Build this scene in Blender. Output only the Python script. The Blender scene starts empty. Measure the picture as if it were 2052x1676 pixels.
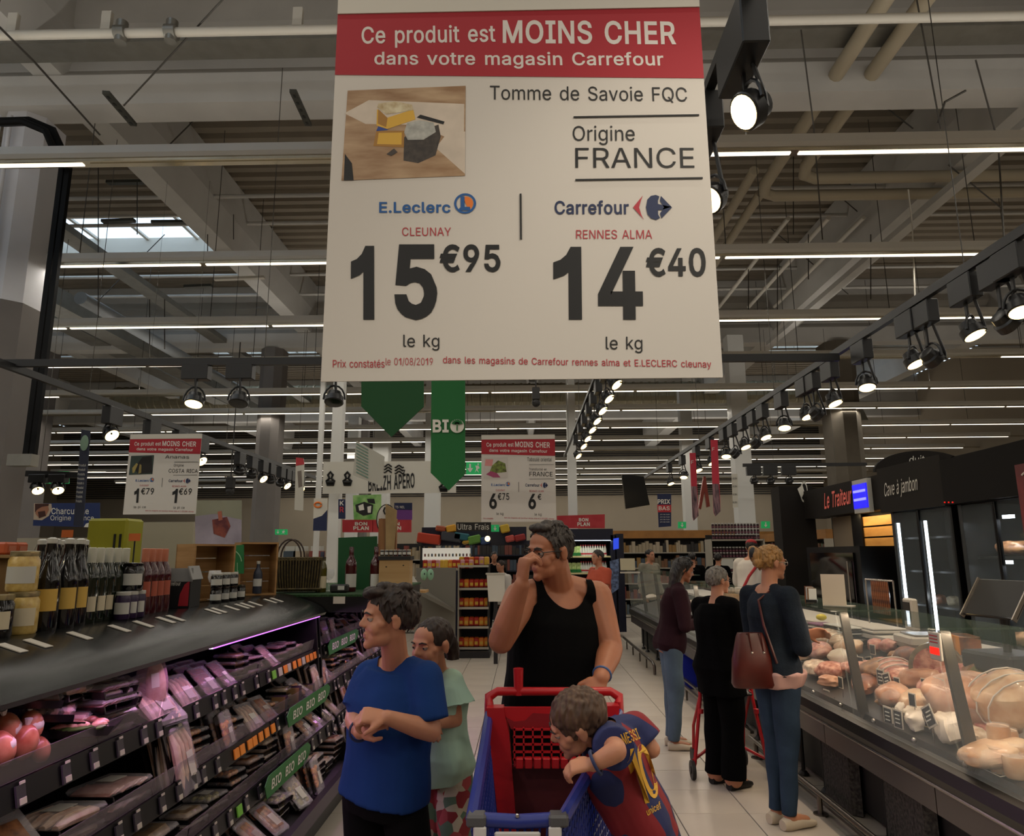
import bpy, bmesh, math, random
import numpy as np
from mathutils import Vector, Matrix, noise
from mathutils.bvhtree import BVHTree
random.seed(7)
C = bpy.context.scene.collection
scene = bpy.context.scene
R = math.radians
# ------------------------------------------------------------------ camera
F, CX, CY = 1420.0, 1026.0, 838.0
CAMZ = 1.6
cam_d = bpy.data.cameras.new('camera')
cam = bpy.data.objects.new('camera', cam_d); C.objects.link(cam); scene.camera = cam
cam_d.sensor_fit = 'HORIZONTAL'; cam_d.sensor_width = 36.0; cam_d.lens = F / 2052 * 36.0
cam_d.clip_start = 0.05; cam_d.clip_end = 200
PITCH, YAW, ROLL = math.atan(274 / F), math.atan(26 / F), 0.006
CM = Matrix.Rotation(YAW, 3, 'Z') @ Matrix.Rotation(math.pi / 2 + PITCH, 3, 'X') @ Matrix.Rotation(-ROLL, 3, 'Z')
cam.matrix_world = Matrix.Translation((0, 0, CAMZ)) @ CM.to_4x4()
def ray(u, v): return CM @ Vector(((u - CX) / F, -(v - CY) / F, -1.0))
def P(u, v, Y):                       # point of the world at distance Y
    d = ray(u, v); t = Y / d.y
    return Vector((d.x * t, Y, CAMZ + d.z * t))
def PZ(u, v, z):                      # point of the world at height z
    d = ray(u, v); t = (z - CAMZ) / d.z
    return Vector((d.x * t, d.y * t, z))
def PX(u, v, x):
    d = ray(u, v); t = x / d.x
    return Vector((x, d.y * t, CAMZ + d.z * t))
# ------------------------------------------------------------------ world, exposure
scene.view_settings.view_transform = 'Standard'; scene.view_settings.look = 'None'
scene.view_settings.exposure = 0.0; scene.view_settings.gamma = 1.0
try: scene.view_settings.use_curve_mapping = False
except Exception: pass
scene.cycles.use_denoising = True
scene.cycles.max_bounces = 6; scene.cycles.diffuse_bounces = 3; scene.cycles.glossy_bounces = 3
scene.cycles.transmission_bounces = 4; scene.cycles.transparent_max_bounces = 12
scene.cycles.caustics_reflective = False; scene.cycles.caustics_refractive = False
scene.cycles.sample_clamp_indirect = 3.0
w = bpy.data.worlds.new('overcast'); scene.world = w; w.use_nodes = True
bg = w.node_tree.nodes['Background']; bg.inputs[0].default_value = (0.62, 0.80, 1.0, 1); bg.inputs[1].default_value = 2.8
# ------------------------------------------------------------------ lights of the hall
ROW_Z, ROW_Y0, ROW_DY, ROW_N = 5.0, 5.55, 2.24, 14
def area(name, loc, sx, sy, power, color, rot=(0, 0, 0), spread=None):
    l = bpy.data.lights.new(name, 'AREA'); l.shape = 'RECTANGLE'; l.size = sx; l.size_y = sy
    l.energy = power; l.color = color
    if spread: l.spread = spread
    o = bpy.data.objects.new(name, l); C.objects.link(o); o.location = loc; o.rotation_euler = rot
    return o
for k in range(-5, ROW_N, 1):
    y = ROW_Y0 + k * ROW_DY
    a_ = area('tube_row_light', (0, y, ROW_Z - 0.075), 26, 0.05, 104, (1.0, 0.93, 0.82))
    b_ = area('roof_fill_light', (0, y, ROW_Z + 0.10), 26, 0.05, 84, (1.0, 0.94, 0.86), (math.pi, 0, 0))  # added fill that brightens the roof; the tube reflectors shine down only
def spot(loc, aim, power, size=70, color=(1.0, 0.78, 0.50), blend=0.6, rad=0.05):
    l = bpy.data.lights.new('spot_beam', 'SPOT'); l.energy = power; l.color = color
    l.spot_size = R(size); l.spot_blend = blend; l.shadow_soft_size = rad
    o = bpy.data.objects.new('spot_beam', l); C.objects.link(o); o.location = loc
    o.rotation_euler = (Vector(aim) - Vector(loc)).to_track_quat('-Z', 'Y').to_euler()
    return o
# ------------------------------------------------------------------ materials
MATS = {}
def lin(c):
    if isinstance(c, str):
        c = tuple(int(c[i:i + 2], 16) / 255 for i in (0, 2, 4))
        return tuple((x / 12.92 if x <= 0.04045 else ((x + 0.055) / 1.055) ** 2.4) for x in c)
    return c
def mat(name, col, rough=0.6, metal=0.0, emit=None, es=1.0, alpha=1.0, trans=0.0, var=0.0, scale=8.0, bump=0.0, bscale=60.0, col2=None,
        spec=0.5, wave=None, stretch=None, sss=0.0, coat=0.0, ior=1.45, sheen=0.0):
    if name in MATS: return MATS[name]
    m = bpy.data.materials.new(name); m.use_nodes = True; nt = m.node_tree; N = nt.nodes; L = nt.links
    b = N['Principled BSDF']; c = lin(col)
    b.inputs['Base Color'].default_value = (*c, 1); b.inputs['Roughness'].default_value = rough
    b.inputs['Metallic'].default_value = metal; b.inputs['Specular IOR Level'].default_value = spec
    b.inputs['IOR'].default_value = ior
    if alpha < 1: b.inputs['Alpha'].default_value = alpha
    if trans: b.inputs['Transmission Weight'].default_value = trans
    if coat: b.inputs['Coat Weight'].default_value = coat; b.inputs['Coat Roughness'].default_value = 0.1
    if sheen: b.inputs['Sheen Weight'].default_value = sheen
    if sss: b.inputs['Subsurface Weight'].default_value = sss; b.inputs['Subsurface Radius'].default_value = (0.02, 0.008, 0.004); b.inputs['Subsurface Scale'].default_value = 0.5
    if emit: b.inputs['Emission Color'].default_value = (*lin(emit), 1); b.inputs['Emission Strength'].default_value = es
    tc = None
    def coord():
        nonlocal tc
        if tc is None:
            t = N.new('ShaderNodeTexCoord'); mp = N.new('ShaderNodeMapping'); L.new(t.outputs['Object'], mp.inputs['Vector'])
            if stretch: mp.inputs['Scale'].default_value = stretch
            tc = mp
        return tc.outputs[0]
    if var or col2:
        n = N.new('ShaderNodeTexNoise'); n.inputs['Scale'].default_value = scale; n.inputs['Detail'].default_value = 5
        L.new(coord(), n.inputs['Vector'])
        r = N.new('ShaderNodeValToRGB'); L.new(n.outputs['Fac'], r.inputs['Fac'])
        lo, hi = (tuple(x * (1 - var) for x in c), tuple(min(1, x * (1 + var)) for x in c)) if not col2 else (c, lin(col2))
        r.color_ramp.elements[0].position = 0.35; r.color_ramp.elements[1].position = 0.65
        r.color_ramp.elements[0].color = (*lo, 1); r.color_ramp.elements[1].color = (*hi, 1)
        L.new(r.outputs['Color'], b.inputs['Base Color'])
    if bump:
        if wave:
            n = N.new('ShaderNodeTexWave'); n.inputs['Scale'].default_value = wave; n.inputs['Distortion'].default_value = 1.5
        else:
            n = N.new('ShaderNodeTexNoise'); n.inputs['Scale'].default_value = bscale; n.inputs['Detail'].default_value = 3
        L.new(coord(), n.inputs['Vector'])
        bp = N.new('ShaderNodeBump'); bp.inputs['Strength'].default_value = bump; bp.inputs['Distance'].default_value = 0.01
        L.new(n.outputs[0] if not wave else n.outputs['Fac'], bp.inputs['Height']); L.new(bp.outputs['Normal'], b.inputs['Normal'])
    MATS[name] = m; return m
# ------------------------------------------------------------------ mesh builder
class MB:
    def __init__(s): s.v = []; s.f = []; s.m = []; s.cur = 0
    def add(s, vs, fs):
        o = len(s.v); s.v += [tuple(v) for v in vs]; s.f += [tuple(i + o for i in f) for f in fs]; s.m += [s.cur] * len(fs); return s
    def mi(s, i): s.cur = i; return s
    def box(s, c, d, rot=None, bev=0.0):
        x, y, z = d[0] / 2, d[1] / 2, d[2] / 2
        if bev > 0:
            b = min(bev, x * .9, y * .9, z * .9); vs = []
            for sx in (-1, 1):
                for sy in (-1, 1):
                    for sz in (-1, 1):
                        vs += [(sx * x, sy * (y - b), sz * (z - b)), (sx * (x - b), sy * y, sz * (z - b)), (sx * (x - b), sy * (y - b), sz * z)]
            I = lambda sx, sy, sz, k: ((sx > 0) * 4 + (sy > 0) * 2 + (sz > 0)) * 3 + k
            fs = []
            for sg in (-1, 1):
                q = [I(sg, -1, -1, 0), I(sg, 1, -1, 0), I(sg, 1, 1, 0), I(sg, -1, 1, 0)]; fs.append(q if sg > 0 else q[::-1])
                q = [I(-1, sg, -1, 1), I(1, sg, -1, 1), I(1, sg, 1, 1), I(-1, sg, 1, 1)]; fs.append(q[::-1] if sg > 0 else q)
                q = [I(-1, -1, sg, 2), I(1, -1, sg, 2), I(1, 1, sg, 2), I(-1, 1, sg, 2)]; fs.append(q if sg > 0 else q[::-1])
            for a in (-1, 1):
                for b2 in (-1, 1):
                    fs.append([I(a, b2, -1, 0), I(a, b2, -1, 1), I(a, b2, 1, 1), I(a, b2, 1, 0)])
                    fs.append([I(a, -1, b2, 0), I(a, -1, b2, 2), I(a, 1, b2, 2), I(a, 1, b2, 0)])
                    fs.append([I(-1, a, b2, 1), I(-1, a, b2, 2), I(1, a, b2, 2), I(1, a, b2, 1)])
                    for c2 in (-1, 1): fs.append([I(a, b2, c2, 0), I(a, b2, c2, 1), I(a, b2, c2, 2)])
        else:
            vs = [(sx * x, sy * y, sz * z) for sx in (-1, 1) for sy in (-1, 1) for sz in (-1, 1)]
            fs = [(0, 1, 3, 2), (4, 6, 7, 5), (0, 4, 5, 1), (2, 3, 7, 6), (0, 2, 6, 4), (1, 5, 7, 3)]
        c = Vector(c)
        if rot is not None: vs = [c + rot @ Vector(v) for v in vs]
        else: vs = [c + Vector(v) for v in vs]
        return s.add(vs, fs)
    def cyl(s, p0, p1, r0, r1=None, n=12, caps=True):
        p0, p1 = Vector(p0), Vector(p1); r1 = r0 if r1 is None else r1
        q = (p1 - p0).to_track_quat('Z', 'Y'); vs = []
        for i in range(n):
            a = 2 * math.pi * i / n; d = q @ Vector((math.cos(a), math.sin(a), 0))
            vs += [p0 + d * r0, p1 + d * r1]
        fs = [(2 * i, 2 * ((i + 1) % n), 2 * ((i + 1) % n) + 1, 2 * i + 1) for i in range(n)]
        if caps: fs += [tuple(2 * i for i in range(n))[::-1], tuple(2 * i + 1 for i in range(n))]
        return s.add(vs, fs)
    def lathe(s, prof, n=14, M=None):      # prof: (r, z) list
        vs = []; fs = []; k = len(prof)
        for i in range(n):
            a = 2 * math.pi * i / n
            vs += [(r * math.cos(a), r * math.sin(a), z) for r, z in prof]
        for i in range(n):
            j = (i + 1) % n
            for q in range(k - 1): fs.append((i * k + q, j * k + q, j * k + q + 1, i * k + q + 1))
        fs.append(tuple(i * k for i in range(n))[::-1]); fs.append(tuple(i * k + k - 1 for i in range(n)))
        if M is not None: vs = [M @ Vector(v) for v in vs]
        return s.add(vs, fs)
    def tube(s, pts, r, n=8, closed=False):
        pts = [Vector(p) for p in pts]; k = len(pts); rings = []; up = Vector((0, 0, 1)); prev = None
        rs = r if isinstance(r, (list, tuple)) else [r] * k
        for i, p in enumerate(pts):
            a = pts[(i - 1) % k] if (i > 0 or closed) else p; b = pts[(i + 1) % k] if (i < k - 1 or closed) else p
            t = (b - a).normalized()
            if prev is None:
                x = t.cross(up)
                if x.length < 1e-3: x = t.cross(Vector((1, 0, 0)))
            else: x = prev - t * prev.dot(t)
            x.normalize(); prev = x; y = t.cross(x)
            rings.append([p + (x * math.cos(2 * math.pi * j / n) + y * math.sin(2 * math.pi * j / n)) * rs[i] for j in range(n)])
        vs = [v for rg in rings for v in rg]; fs = []
        for i in range(k if closed else k - 1):
            i2 = (i + 1) % k
            for j in range(n): fs.append((i * n + j, i * n + (j + 1) % n, i2 * n + (j + 1) % n, i2 * n + j))
        if not closed: fs += [tuple(range(n))[::-1], tuple((k - 1) * n + j for j in range(n))]
        return s.add(vs, fs)
    def prism(s, poly, axis, a, b):        # poly: 2D points, extruded along axis from a to b
        def mk(p, t): return {'x': (t, p[0], p[1]), 'y': (p[0], t, p[1]), 'z': (p[0], p[1], t)}[axis]
        n = len(poly); vs = [mk(p, a) for p in poly] + [mk(p, b) for p in poly]
        fs = [tuple(range(n))[::-1], tuple(range(n, 2 * n))] + [(i, (i + 1) % n, n + (i + 1) % n, n + i) for i in range(n)]
        return s.add(vs, fs)
    def sphere(s, c, r, n=12, m=8, rot=None):
        r = (r, r, r) if isinstance(r, (int, float)) else r; vs = []; fs = []; c = Vector(c)
        vs.append((0, 0, -r[2]))
        for i in range(1, m):
            ph = -math.pi / 2 + math.pi * i / m
            for j in range(n):
                a = 2 * math.pi * j / n; vs.append((r[0] * math.cos(ph) * math.cos(a), r[1] * math.cos(ph) * math.sin(a), r[2] * math.sin(ph)))
        vs.append((0, 0, r[2])); top = len(vs) - 1
        for j in range(n):
            fs.append((0, 1 + (j + 1) % n, 1 + j)); fs.append((top, top - n + j, top - n + (j + 1) % n))
            for i in range(m - 2):
                a = 1 + i * n; fs.append((a + j, a + (j + 1) % n, a + n + (j + 1) % n, a + n + j))
        vs = [c + (rot @ Vector(v) if rot is not None else Vector(v)) for v in vs]
        return s.add(vs, fs)
    def mesh(s, name, mats, smooth=False):
        me = bpy.data.meshes.new(name); me.from_pydata(s.v, [], s.f)
        for m in (mats if isinstance(mats, (list, tuple)) else [mats]): me.materials.append(m)
        if any(s.m): me.polygons.foreach_set('material_index', s.m)
        bm = bmesh.new(); bm.from_mesh(me); bmesh.ops.recalc_face_normals(bm, faces=bm.faces[:]); bm.to_mesh(me); bm.free()
        if smooth:
            me.polygons.foreach_set('use_smooth', [True] * len(me.polygons))
            try: me.set_sharp_from_angle(angle=R(40))
            except Exception: pass
        me.update(); return me
    def build(s, name, mats, parent=None, smooth=False, loc=None):
        o = bpy.data.objects.new(name, s.mesh(name, mats, smooth)); C.objects.link(o)
        if parent is not None: o.parent = parent
        if loc is not None: o.location = loc
        return o
def tag(o, label=None, cat=None, group=None, kind=None):
    if label: o['label'] = label
    if cat: o['category'] = cat
    if group: o['group'] = group
    if kind: o['kind'] = kind
    return o
def thing(name, label, cat, loc=(0, 0, 0), rz=0.0, group=None, rot=None):
    o = bpy.data.objects.new(name, None); C.objects.link(o); o.empty_display_size = 0.1
    o.location = loc; o.rotation_euler = rot if rot else (0, 0, rz)
    return tag(o, label, cat, group)
def struct(name, mb, m, smooth=False, parent=None):
    o = mb.build(name, m, parent, smooth)
    if parent is None: o['kind'] = 'structure'
    return o
KIDS = {}
def copy_tree(o, label=None, group=None, loc=None, rz=None, rot=None, parent=None, scale=None):
    c = o.copy(); C.objects.link(c)
    if parent is not None: c.parent = parent
    if label: c['label'] = label
    if group: c['group'] = group
    if loc is not None: c.location = loc
    if rz is not None: c.rotation_euler = (0, 0, rz)
    if rot is not None: c.rotation_euler = rot
    if scale is not None: c.scale = scale if not isinstance(scale, (int, float)) else (scale,) * 3
    for ch in list(o.children):
        copy_tree(ch, parent=c)
    return c
# ------------------------------------------------------------------ lettering
GLYPH = {}
for _l in '''É 104 15,0 15,127 93,127 93,113 31,113 31,72 89,72 89,57 31,57 31,14 94,14 94,0|48,140 60,164 76,164 60,140
A 120 60,114 22,0 4,0 50,127 69,127 116,0 99,0 66,93|28,36 28,50 92,50 92,36
B 114 15,0 15,127 72,126 90,118 98,102 100,94 99,86 96,80 89,72 78,66 91,62 100,51 104,43 104,25 100,16 86,4 76,1|31,14 61,14 74,16 82,20 88,26 89,34 86,46 82,51 70,57 31,58|31,72 60,72 72,74 81,82 84,93 82,101 78,107 70,112 31,113
C 128 67,-2 52,0 38,6 26,16 18,29 12,45 10,64 12,82 18,98 26,112 38,121 52,127 67,129 85,126 100,118 107,112 116,96 118,87 102,87 98,98 90,107 79,112 67,114 56,112 46,108 38,101 31,91 27,78 26,64 27,48 38,26 46,19 56,14 67,13 79,15 90,20 98,28 102,40 118,40 116,31 112,22 94,4 76,-1
K 116 26,36 26,54 53,86 91,127 112,127|15,0 15,127 31,127 31,0|93,0 47,65 57,78 112,0
E 104 15,0 15,127 93,127 93,113 31,113 31,72 89,72 89,57 31,57 31,14 94,14 94,0
F 102 15,0 15,127 92,127 92,113 31,113 31,70 86,70 86,56 31,56 31,0
H 129 15,0 15,127 31,127 31,72 98,72 98,127 114,127 114,0 98,0 98,58 31,58 31,0
I 75 8,0 8,14 30,14 30,113 8,113 8,127 68,127 68,113 46,113 46,14 68,14 68,0
L 98 15,0 15,127 31,127 31,14 90,14 90,0
M 157 30,108 30,0 15,0 15,127 38,127 78,21 79,18 88,47 119,127 142,127 142,0 126,0 126,108 114,72 86,0 72,0 42,72
N 131 30,107 31,0 15,0 15,127 34,127 101,19 100,127 116,127 116,0 96,0 44,82
O 134 66,-2 52,0 38,6 26,16 18,29 12,45 10,64 12,82 18,98 26,112 38,121 52,127 66,129 82,127 96,121 108,112 116,98 122,82 124,64 122,45 116,29 108,16 96,6 82,0|66,13 78,14 88,19 96,26 102,36 106,48 108,64 106,78 102,91 96,101 88,108 78,112 66,114 56,112 46,108 38,101 32,91 27,78 26,64 27,48 38,26 46,19 56,14
P 111 31,60 58,60 74,64 80,68 86,80 86,94 80,106 74,110 58,113 31,113|31,60 31,46 28,46 28,60|31,46 31,0 15,0 15,127 72,126 83,122 92,116 98,108 101,98 102,87 101,76 98,66 92,58 83,52 72,48 59,46
Q 134 62,40 78,40 117,-12 100,-12 86,6 83,12|66,-2 52,0 38,6 26,16 18,29 12,45 10,64 12,82 18,98 26,112 38,121 52,127 66,129 82,127 96,121 108,112 116,98 122,82 124,64 122,45 116,29 108,16 96,6 82,0|66,13 78,14 88,19 96,26 102,36 106,48 108,64 106,78 102,91 96,101 88,108 78,112 66,114 56,112 46,108 38,101 32,91 27,78 26,64 27,48 38,26 46,19 56,14
R 112 31,64 68,64 80,70 84,75 86,81 86,95 84,101 80,106 74,110 58,113 31,113|31,64 31,50 24,50 24,64|31,50 31,0 15,0 15,127 72,126 84,122 92,116 98,108 101,99 102,88 101,77 98,68 92,60 83,54 72,50|88,0 58,58 76,58 107,0
S 112 56,-2 43,-1 32,2 23,8 16,15 12,24 10,34 26,34 31,22 42,14 56,12 72,15 78,18 86,28 86,40 83,44 74,51 32,65 22,72 15,82 13,93 14,103 18,112 34,124 45,128 57,129 68,128 88,119 94,112 98,104 100,94 84,94 82,103 76,110 67,114 48,114 36,109 30,100 29,94 32,84 42,77 78,66 90,60 98,50 101,42 102,34 100,25 96,16 90,8 81,2 70,-1
T 112 8,113 8,127 104,127 104,113 64,113 64,0 48,0 48,113
U 130 64,-2 50,0 38,4 28,11 21,20 16,31 15,127 31,127 31,44 32,36 35,28 40,22 47,17 55,14 64,13 74,14 90,22 97,36 98,44 98,127 114,127 113,31 108,20 100,11 91,4 78,0
X 118 59,55 46,32 23,0 4,0 50,65 8,127 26,127 59,75 74,100 94,127 112,127 68,66 114,0 96,0 62,49
Y 118 59,65 70,86 96,127 114,127 67,52 67,0 51,0 51,52 4,127 23,127 56,73
Z 110 29,14 100,14 100,0 10,0 10,12 76,108 81,114 10,113 10,127 99,127 99,116 34,20
a 98 32,-2 24,1 12,11 8,18 8,34 14,45 32,52 44,55 58,56 66,58 69,64 66,74 60,80 49,82 38,80 30,75 25,68 10,73 14,80 26,91 33,94 48,96 60,95 72,90 80,80 84,72 84,0 69,0 69,13 63,6 54,0|50,12 57,14 62,18 68,28 69,48 58,44 34,40 26,35 23,26 26,18 32,13
b 106 50,-2 43,1 34,8 30,14 28,14 28,0 13,0 13,127 28,127 28,80 30,80 34,86 49,96 58,96 68,94 78,90 86,83 92,73 96,61 98,47 96,33 92,21 86,12 78,4 68,0|55,12 63,13 70,16 79,29 82,38 82,57 79,66 70,78 63,82 47,82 40,78 31,66 28,48 29,38 35,22 40,16 47,13
c 99 52,-2 40,0 29,4 20,12 14,22 10,33 8,47 10,61 14,73 20,82 29,90 40,94 52,96 65,94 76,89 85,80 90,69 76,66 68,78 60,81 52,82 43,81 36,78 31,72 27,64 24,47 27,30 31,22 36,16 43,13 52,12 60,13 68,16 73,22 76,30 90,26 86,14 76,6 65,0
d 106 38,0 28,4 20,12 14,21 10,33 8,47 10,61 14,73 20,83 28,90 38,94 57,96 72,86 76,80 78,80 78,127 93,127 93,0 78,0 78,14 76,14 72,8 57,-2|51,12 59,13 66,16 75,29 78,48 75,66 66,78 59,82 43,82 36,78 27,66 24,48 27,29 36,16 43,13
e 101 25,55 24,52 25,42 18,42 18,55|25,55 77,55 74,67 66,78 59,82 44,82 31,74 27,68|25,42 25,34 32,20 45,12 64,13 72,18 76,26 91,22 84,10 78,5 62,-2 40,0 29,4 20,12 14,21 10,33 8,46 10,60 14,72 20,82 29,90 39,94 52,96 66,94 74,90 80,85 90,70 93,42
f 64 57,95 57,82 2,82 2,95|20,0 20,108 21,116 24,122 34,130 56,132 60,130 57,117 42,118 38,115 36,110 36,0
g 106 52,-38 34,-35 20,-28 12,-18 26,-10 30,-16 38,-22 52,-24 62,-23 70,-19 76,-12 78,-2 78,17 76,17 72,10 63,4 48,1 38,2 28,6 14,22 10,34 8,48 10,62 14,74 20,83 28,90 38,94 57,96 64,93 78,80 78,95 93,95 92,-14 88,-22 81,-30 72,-34|51,15 59,16 66,19 75,30 78,38 78,58 71,73 60,82 43,82 36,78 27,66 24,48 27,30 36,19 43,16
h 102 28,76 31,83 38,90 47,94 57,96 66,95 74,92 80,87 85,80 90,60 90,0 74,0 74,59 72,68 68,76 62,80 46,82 40,80 32,70 29,64 28,0 13,0 13,127 28,127
i 42 13,0 13,95 28,95 28,0|21,110 11,117 10,121 14,128 21,131 28,128 32,121 31,117
j 42 13,95 28,95 28,-16 22,-28 10,-35 -2,-36 -2,-22 6,-21 10,-18 13,-8|21,110 11,117 10,121 14,128 21,131 28,128 32,121 28,114
k 95 28,34 28,53 30,53 71,95 90,95 46,50 44,50|13,0 13,127 28,127 28,0|74,0 37,46 48,57 93,0
l 48 25,1 18,5 14,12 13,21 13,127 28,127 28,24 30,16 36,13 42,14 45,0
m 152 79,76 84,86 95,94 117,96 124,93 135,82 138,74 139,0 124,0 124,64 122,72 118,78 112,82 98,82 94,80 86,72 84,62 84,0 68,0 68,65 67,72 63,78 58,82 40,80 35,77 29,66 28,60 28,0 13,0 13,95 28,95 28,76 33,86 43,94 55,96 64,95 72,90 77,83
n 102 28,76 31,83 38,90 47,94 57,96 66,95 74,92 80,87 85,80 90,60 90,0 74,0 74,59 72,68 68,76 62,80 46,82 40,80 32,70 29,64 28,0 13,0 13,95 28,95
o 104 52,-2 40,0 29,4 20,12 14,22 10,33 8,47 10,61 14,73 20,82 29,90 40,94 52,96 64,94 74,90 84,82 90,73 94,61 96,47 94,33 90,22 84,12 74,4 64,0|52,12 60,13 68,16 73,22 77,30 80,47 77,64 73,72 68,78 60,81 52,82 43,81 36,78 31,72 27,64 24,47 27,30 31,22 36,16 43,13
p 106 13,-36 13,95 28,95 28,80 30,80 34,86 49,96 58,96 68,94 78,90 86,83 92,73 96,61 98,47 96,33 92,21 86,12 78,4 68,0 50,-2 43,1 34,8 30,14 28,14 28,-36|55,12 63,13 70,16 79,29 82,38 82,57 79,66 70,78 63,82 47,82 40,78 31,66 28,48 29,38 35,22 40,16 47,13
r 65 13,0 13,95 28,95 28,80 38,92 45,95 61,96 61,80 52,82 35,76 29,66 28,0
s 91 36,-2 21,4 12,16 9,24 24,26 26,20 31,15 38,12 54,12 66,20 67,26 64,34 53,39 26,46 18,52 14,60 12,68 13,76 16,83 29,92 37,95 56,96 70,90 81,72 67,70 60,79 55,82 47,83 39,82 32,79 28,75 27,70 28,64 31,61 68,48 76,43 81,36 83,26 82,18 72,6 56,-1
t 57 51,95 51,82 2,82 2,95|16,118 32,118 32,19 38,13 42,12 50,14 54,0 42,-1 31,0 23,6 18,13 16,23
u 102 74,16 72,12 64,4 56,0 46,-2 28,2 18,14 14,24 13,95 28,95 28,36 30,26 34,18 41,14 50,12 67,19 71,24 74,38 74,95 90,95 90,0 74,0
v 98 48,15 50,22 76,95 93,95 56,0 40,0 4,95 21,95 42,39 46,22
x 94 47,40 23,0 5,0 39,49 7,95 25,95 48,58 70,95 88,95 56,48 90,0 72,0
y 98 48,15 50,22 76,95 93,95 51,-14 44,-27 35,-34 16,-36 12,-34 16,-22 26,-22 32,-18 38,-9 40,0 4,95 21,95 42,39 46,22
0 114 56,-2 44,0 32,6 24,16 17,28 12,64 14,82 18,98 24,112 32,121 44,127 56,129 70,127 80,121 90,112 96,98 100,82 102,64 100,44 96,28 90,16 81,6 70,0|56,12 66,14 72,18 78,26 85,48 86,64 85,78 78,102 66,114 56,115 48,114 41,109 35,102 28,78 28,48 35,26 41,18 48,14
2 114 16,0 16,12 70,70 78,82 80,99 73,109 68,112 56,115 43,112 34,104 32,98 32,90 16,90 18,101 22,110 28,118 36,124 46,128 56,129 67,128 76,124 90,112 96,93 92,80 84,64 38,14 98,14 98,0
4 114 10,26 10,40 62,127 78,127 27,42 27,40 104,40 104,26|70,0 70,80 86,80 86,0
5 114 56,-2 35,3 27,8 20,15 16,24 15,32 30,32 34,22 44,15 56,12 69,16 74,20 81,33 82,40 81,48 78,56 68,66 54,69 42,67 32,62 17,63 24,127 92,127 92,113 38,113 34,76 44,81 58,84 74,80 86,72 97,50 98,41 96,29 92,19 86,10 77,4 67,0
6 114 42,72 49,76 58,78 70,78 79,74 86,68 92,60 96,50 97,40 96,28 92,18 86,10 78,4 68,0 56,-2 46,0 36,4 28,10 21,18 17,29 16,40 17,50 20,60 34,85 63,127 80,127|56,12 64,13 70,16 78,26 81,32 82,40 81,47 78,54 70,63 64,66 50,66 38,59 34,54 31,40 34,26 38,20 50,13
7 114 24,0 81,113 16,113 16,127 98,127 98,112 41,0
8 114 56,-2 34,3 25,8 18,16 14,24 13,34 16,49 20,55 32,64 38,66 30,70 23,77 19,86 18,95 19,104 22,112 28,120 46,128 56,129 67,128 84,120 94,104 96,95 94,86 90,77 84,70 75,66 82,64 93,55 100,42 99,24 88,8 79,3|56,12 71,15 76,18 84,28 84,42 76,52 64,58 56,59 42,56 36,52 30,42 29,34 32,23 36,18 48,13|56,72 68,75 77,82 80,94 77,105 74,109 69,112 56,115 44,112 36,105 33,94 36,82 44,75
9 114 56,129 68,128 78,124 86,117 92,108 96,98 97,86 93,68 79,42 50,0 32,0 72,56 64,50 54,48 44,50 34,54 26,60 20,67 17,77 16,88 17,99 21,109 28,118 36,124 46,128|56,115 44,112 38,108 32,96 32,80 38,68 50,62 56,61 70,64 78,74 81,80 82,88 81,95 75,108 70,112
€ 116 91,82 85,70 4,70 8,82|80,58 74,45 4,45 8,58|106,116 100,102 92,108 82,112 72,114 62,112 54,108 46,101 40,91 36,78 36,48 40,36 46,26 62,14 72,13 82,14 92,18 99,24 106,10 82,-1 72,-2 58,0 45,6 34,16 26,28 21,44 20,64 21,82 26,98 34,112 45,121 58,127 72,129 90,126
/ 62 58,133 18,-19 4,-19 44,133
. 47 24,-1 16,2 12,10 16,18 24,22 32,18 36,10 32,2
é 101 25,55 24,52 25,42 18,42 18,55|25,55 77,55 74,67 66,78 59,82 44,82 31,74 27,68|25,42 25,34 32,20 45,12 64,13 72,18 76,26 91,22 84,10 78,5 62,-2 40,0 29,4 20,12 14,21 10,33 8,46 10,60 14,72 20,82 29,90 39,94 52,96 66,94 74,90 80,85 90,70 93,42|44,107 56,132 73,132 57,107
à 98 32,-2 24,1 12,11 8,18 8,34 14,45 32,52 44,55 58,56 66,58 69,64 66,74 60,80 49,82 38,80 30,75 25,68 10,73 14,80 26,91 33,94 48,96 60,95 72,90 80,80 84,72 84,0 69,0 69,13 63,6 54,0|50,12 57,14 62,18 68,28 69,48 58,44 34,40 26,35 23,26 26,18 32,13|42,107 25,132 42,132 54,107'''.split('\n'):
    _c, _a, _r = _l.split(' ', 2)
    GLYPH[_c] = (int(_a) * 2, [[tuple(int(q) * 2 for q in p.split(',')) for p in k.split()] for k in _r.split('|')])
TXT = {}; GFILL = {}
GLYPH['1'] = (200, [[(152, 0), (152, 254), (112, 254), (90, 226), (52, 204), (20, 196), (20, 158), (62, 168), (106, 192), (106, 0)]])
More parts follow.
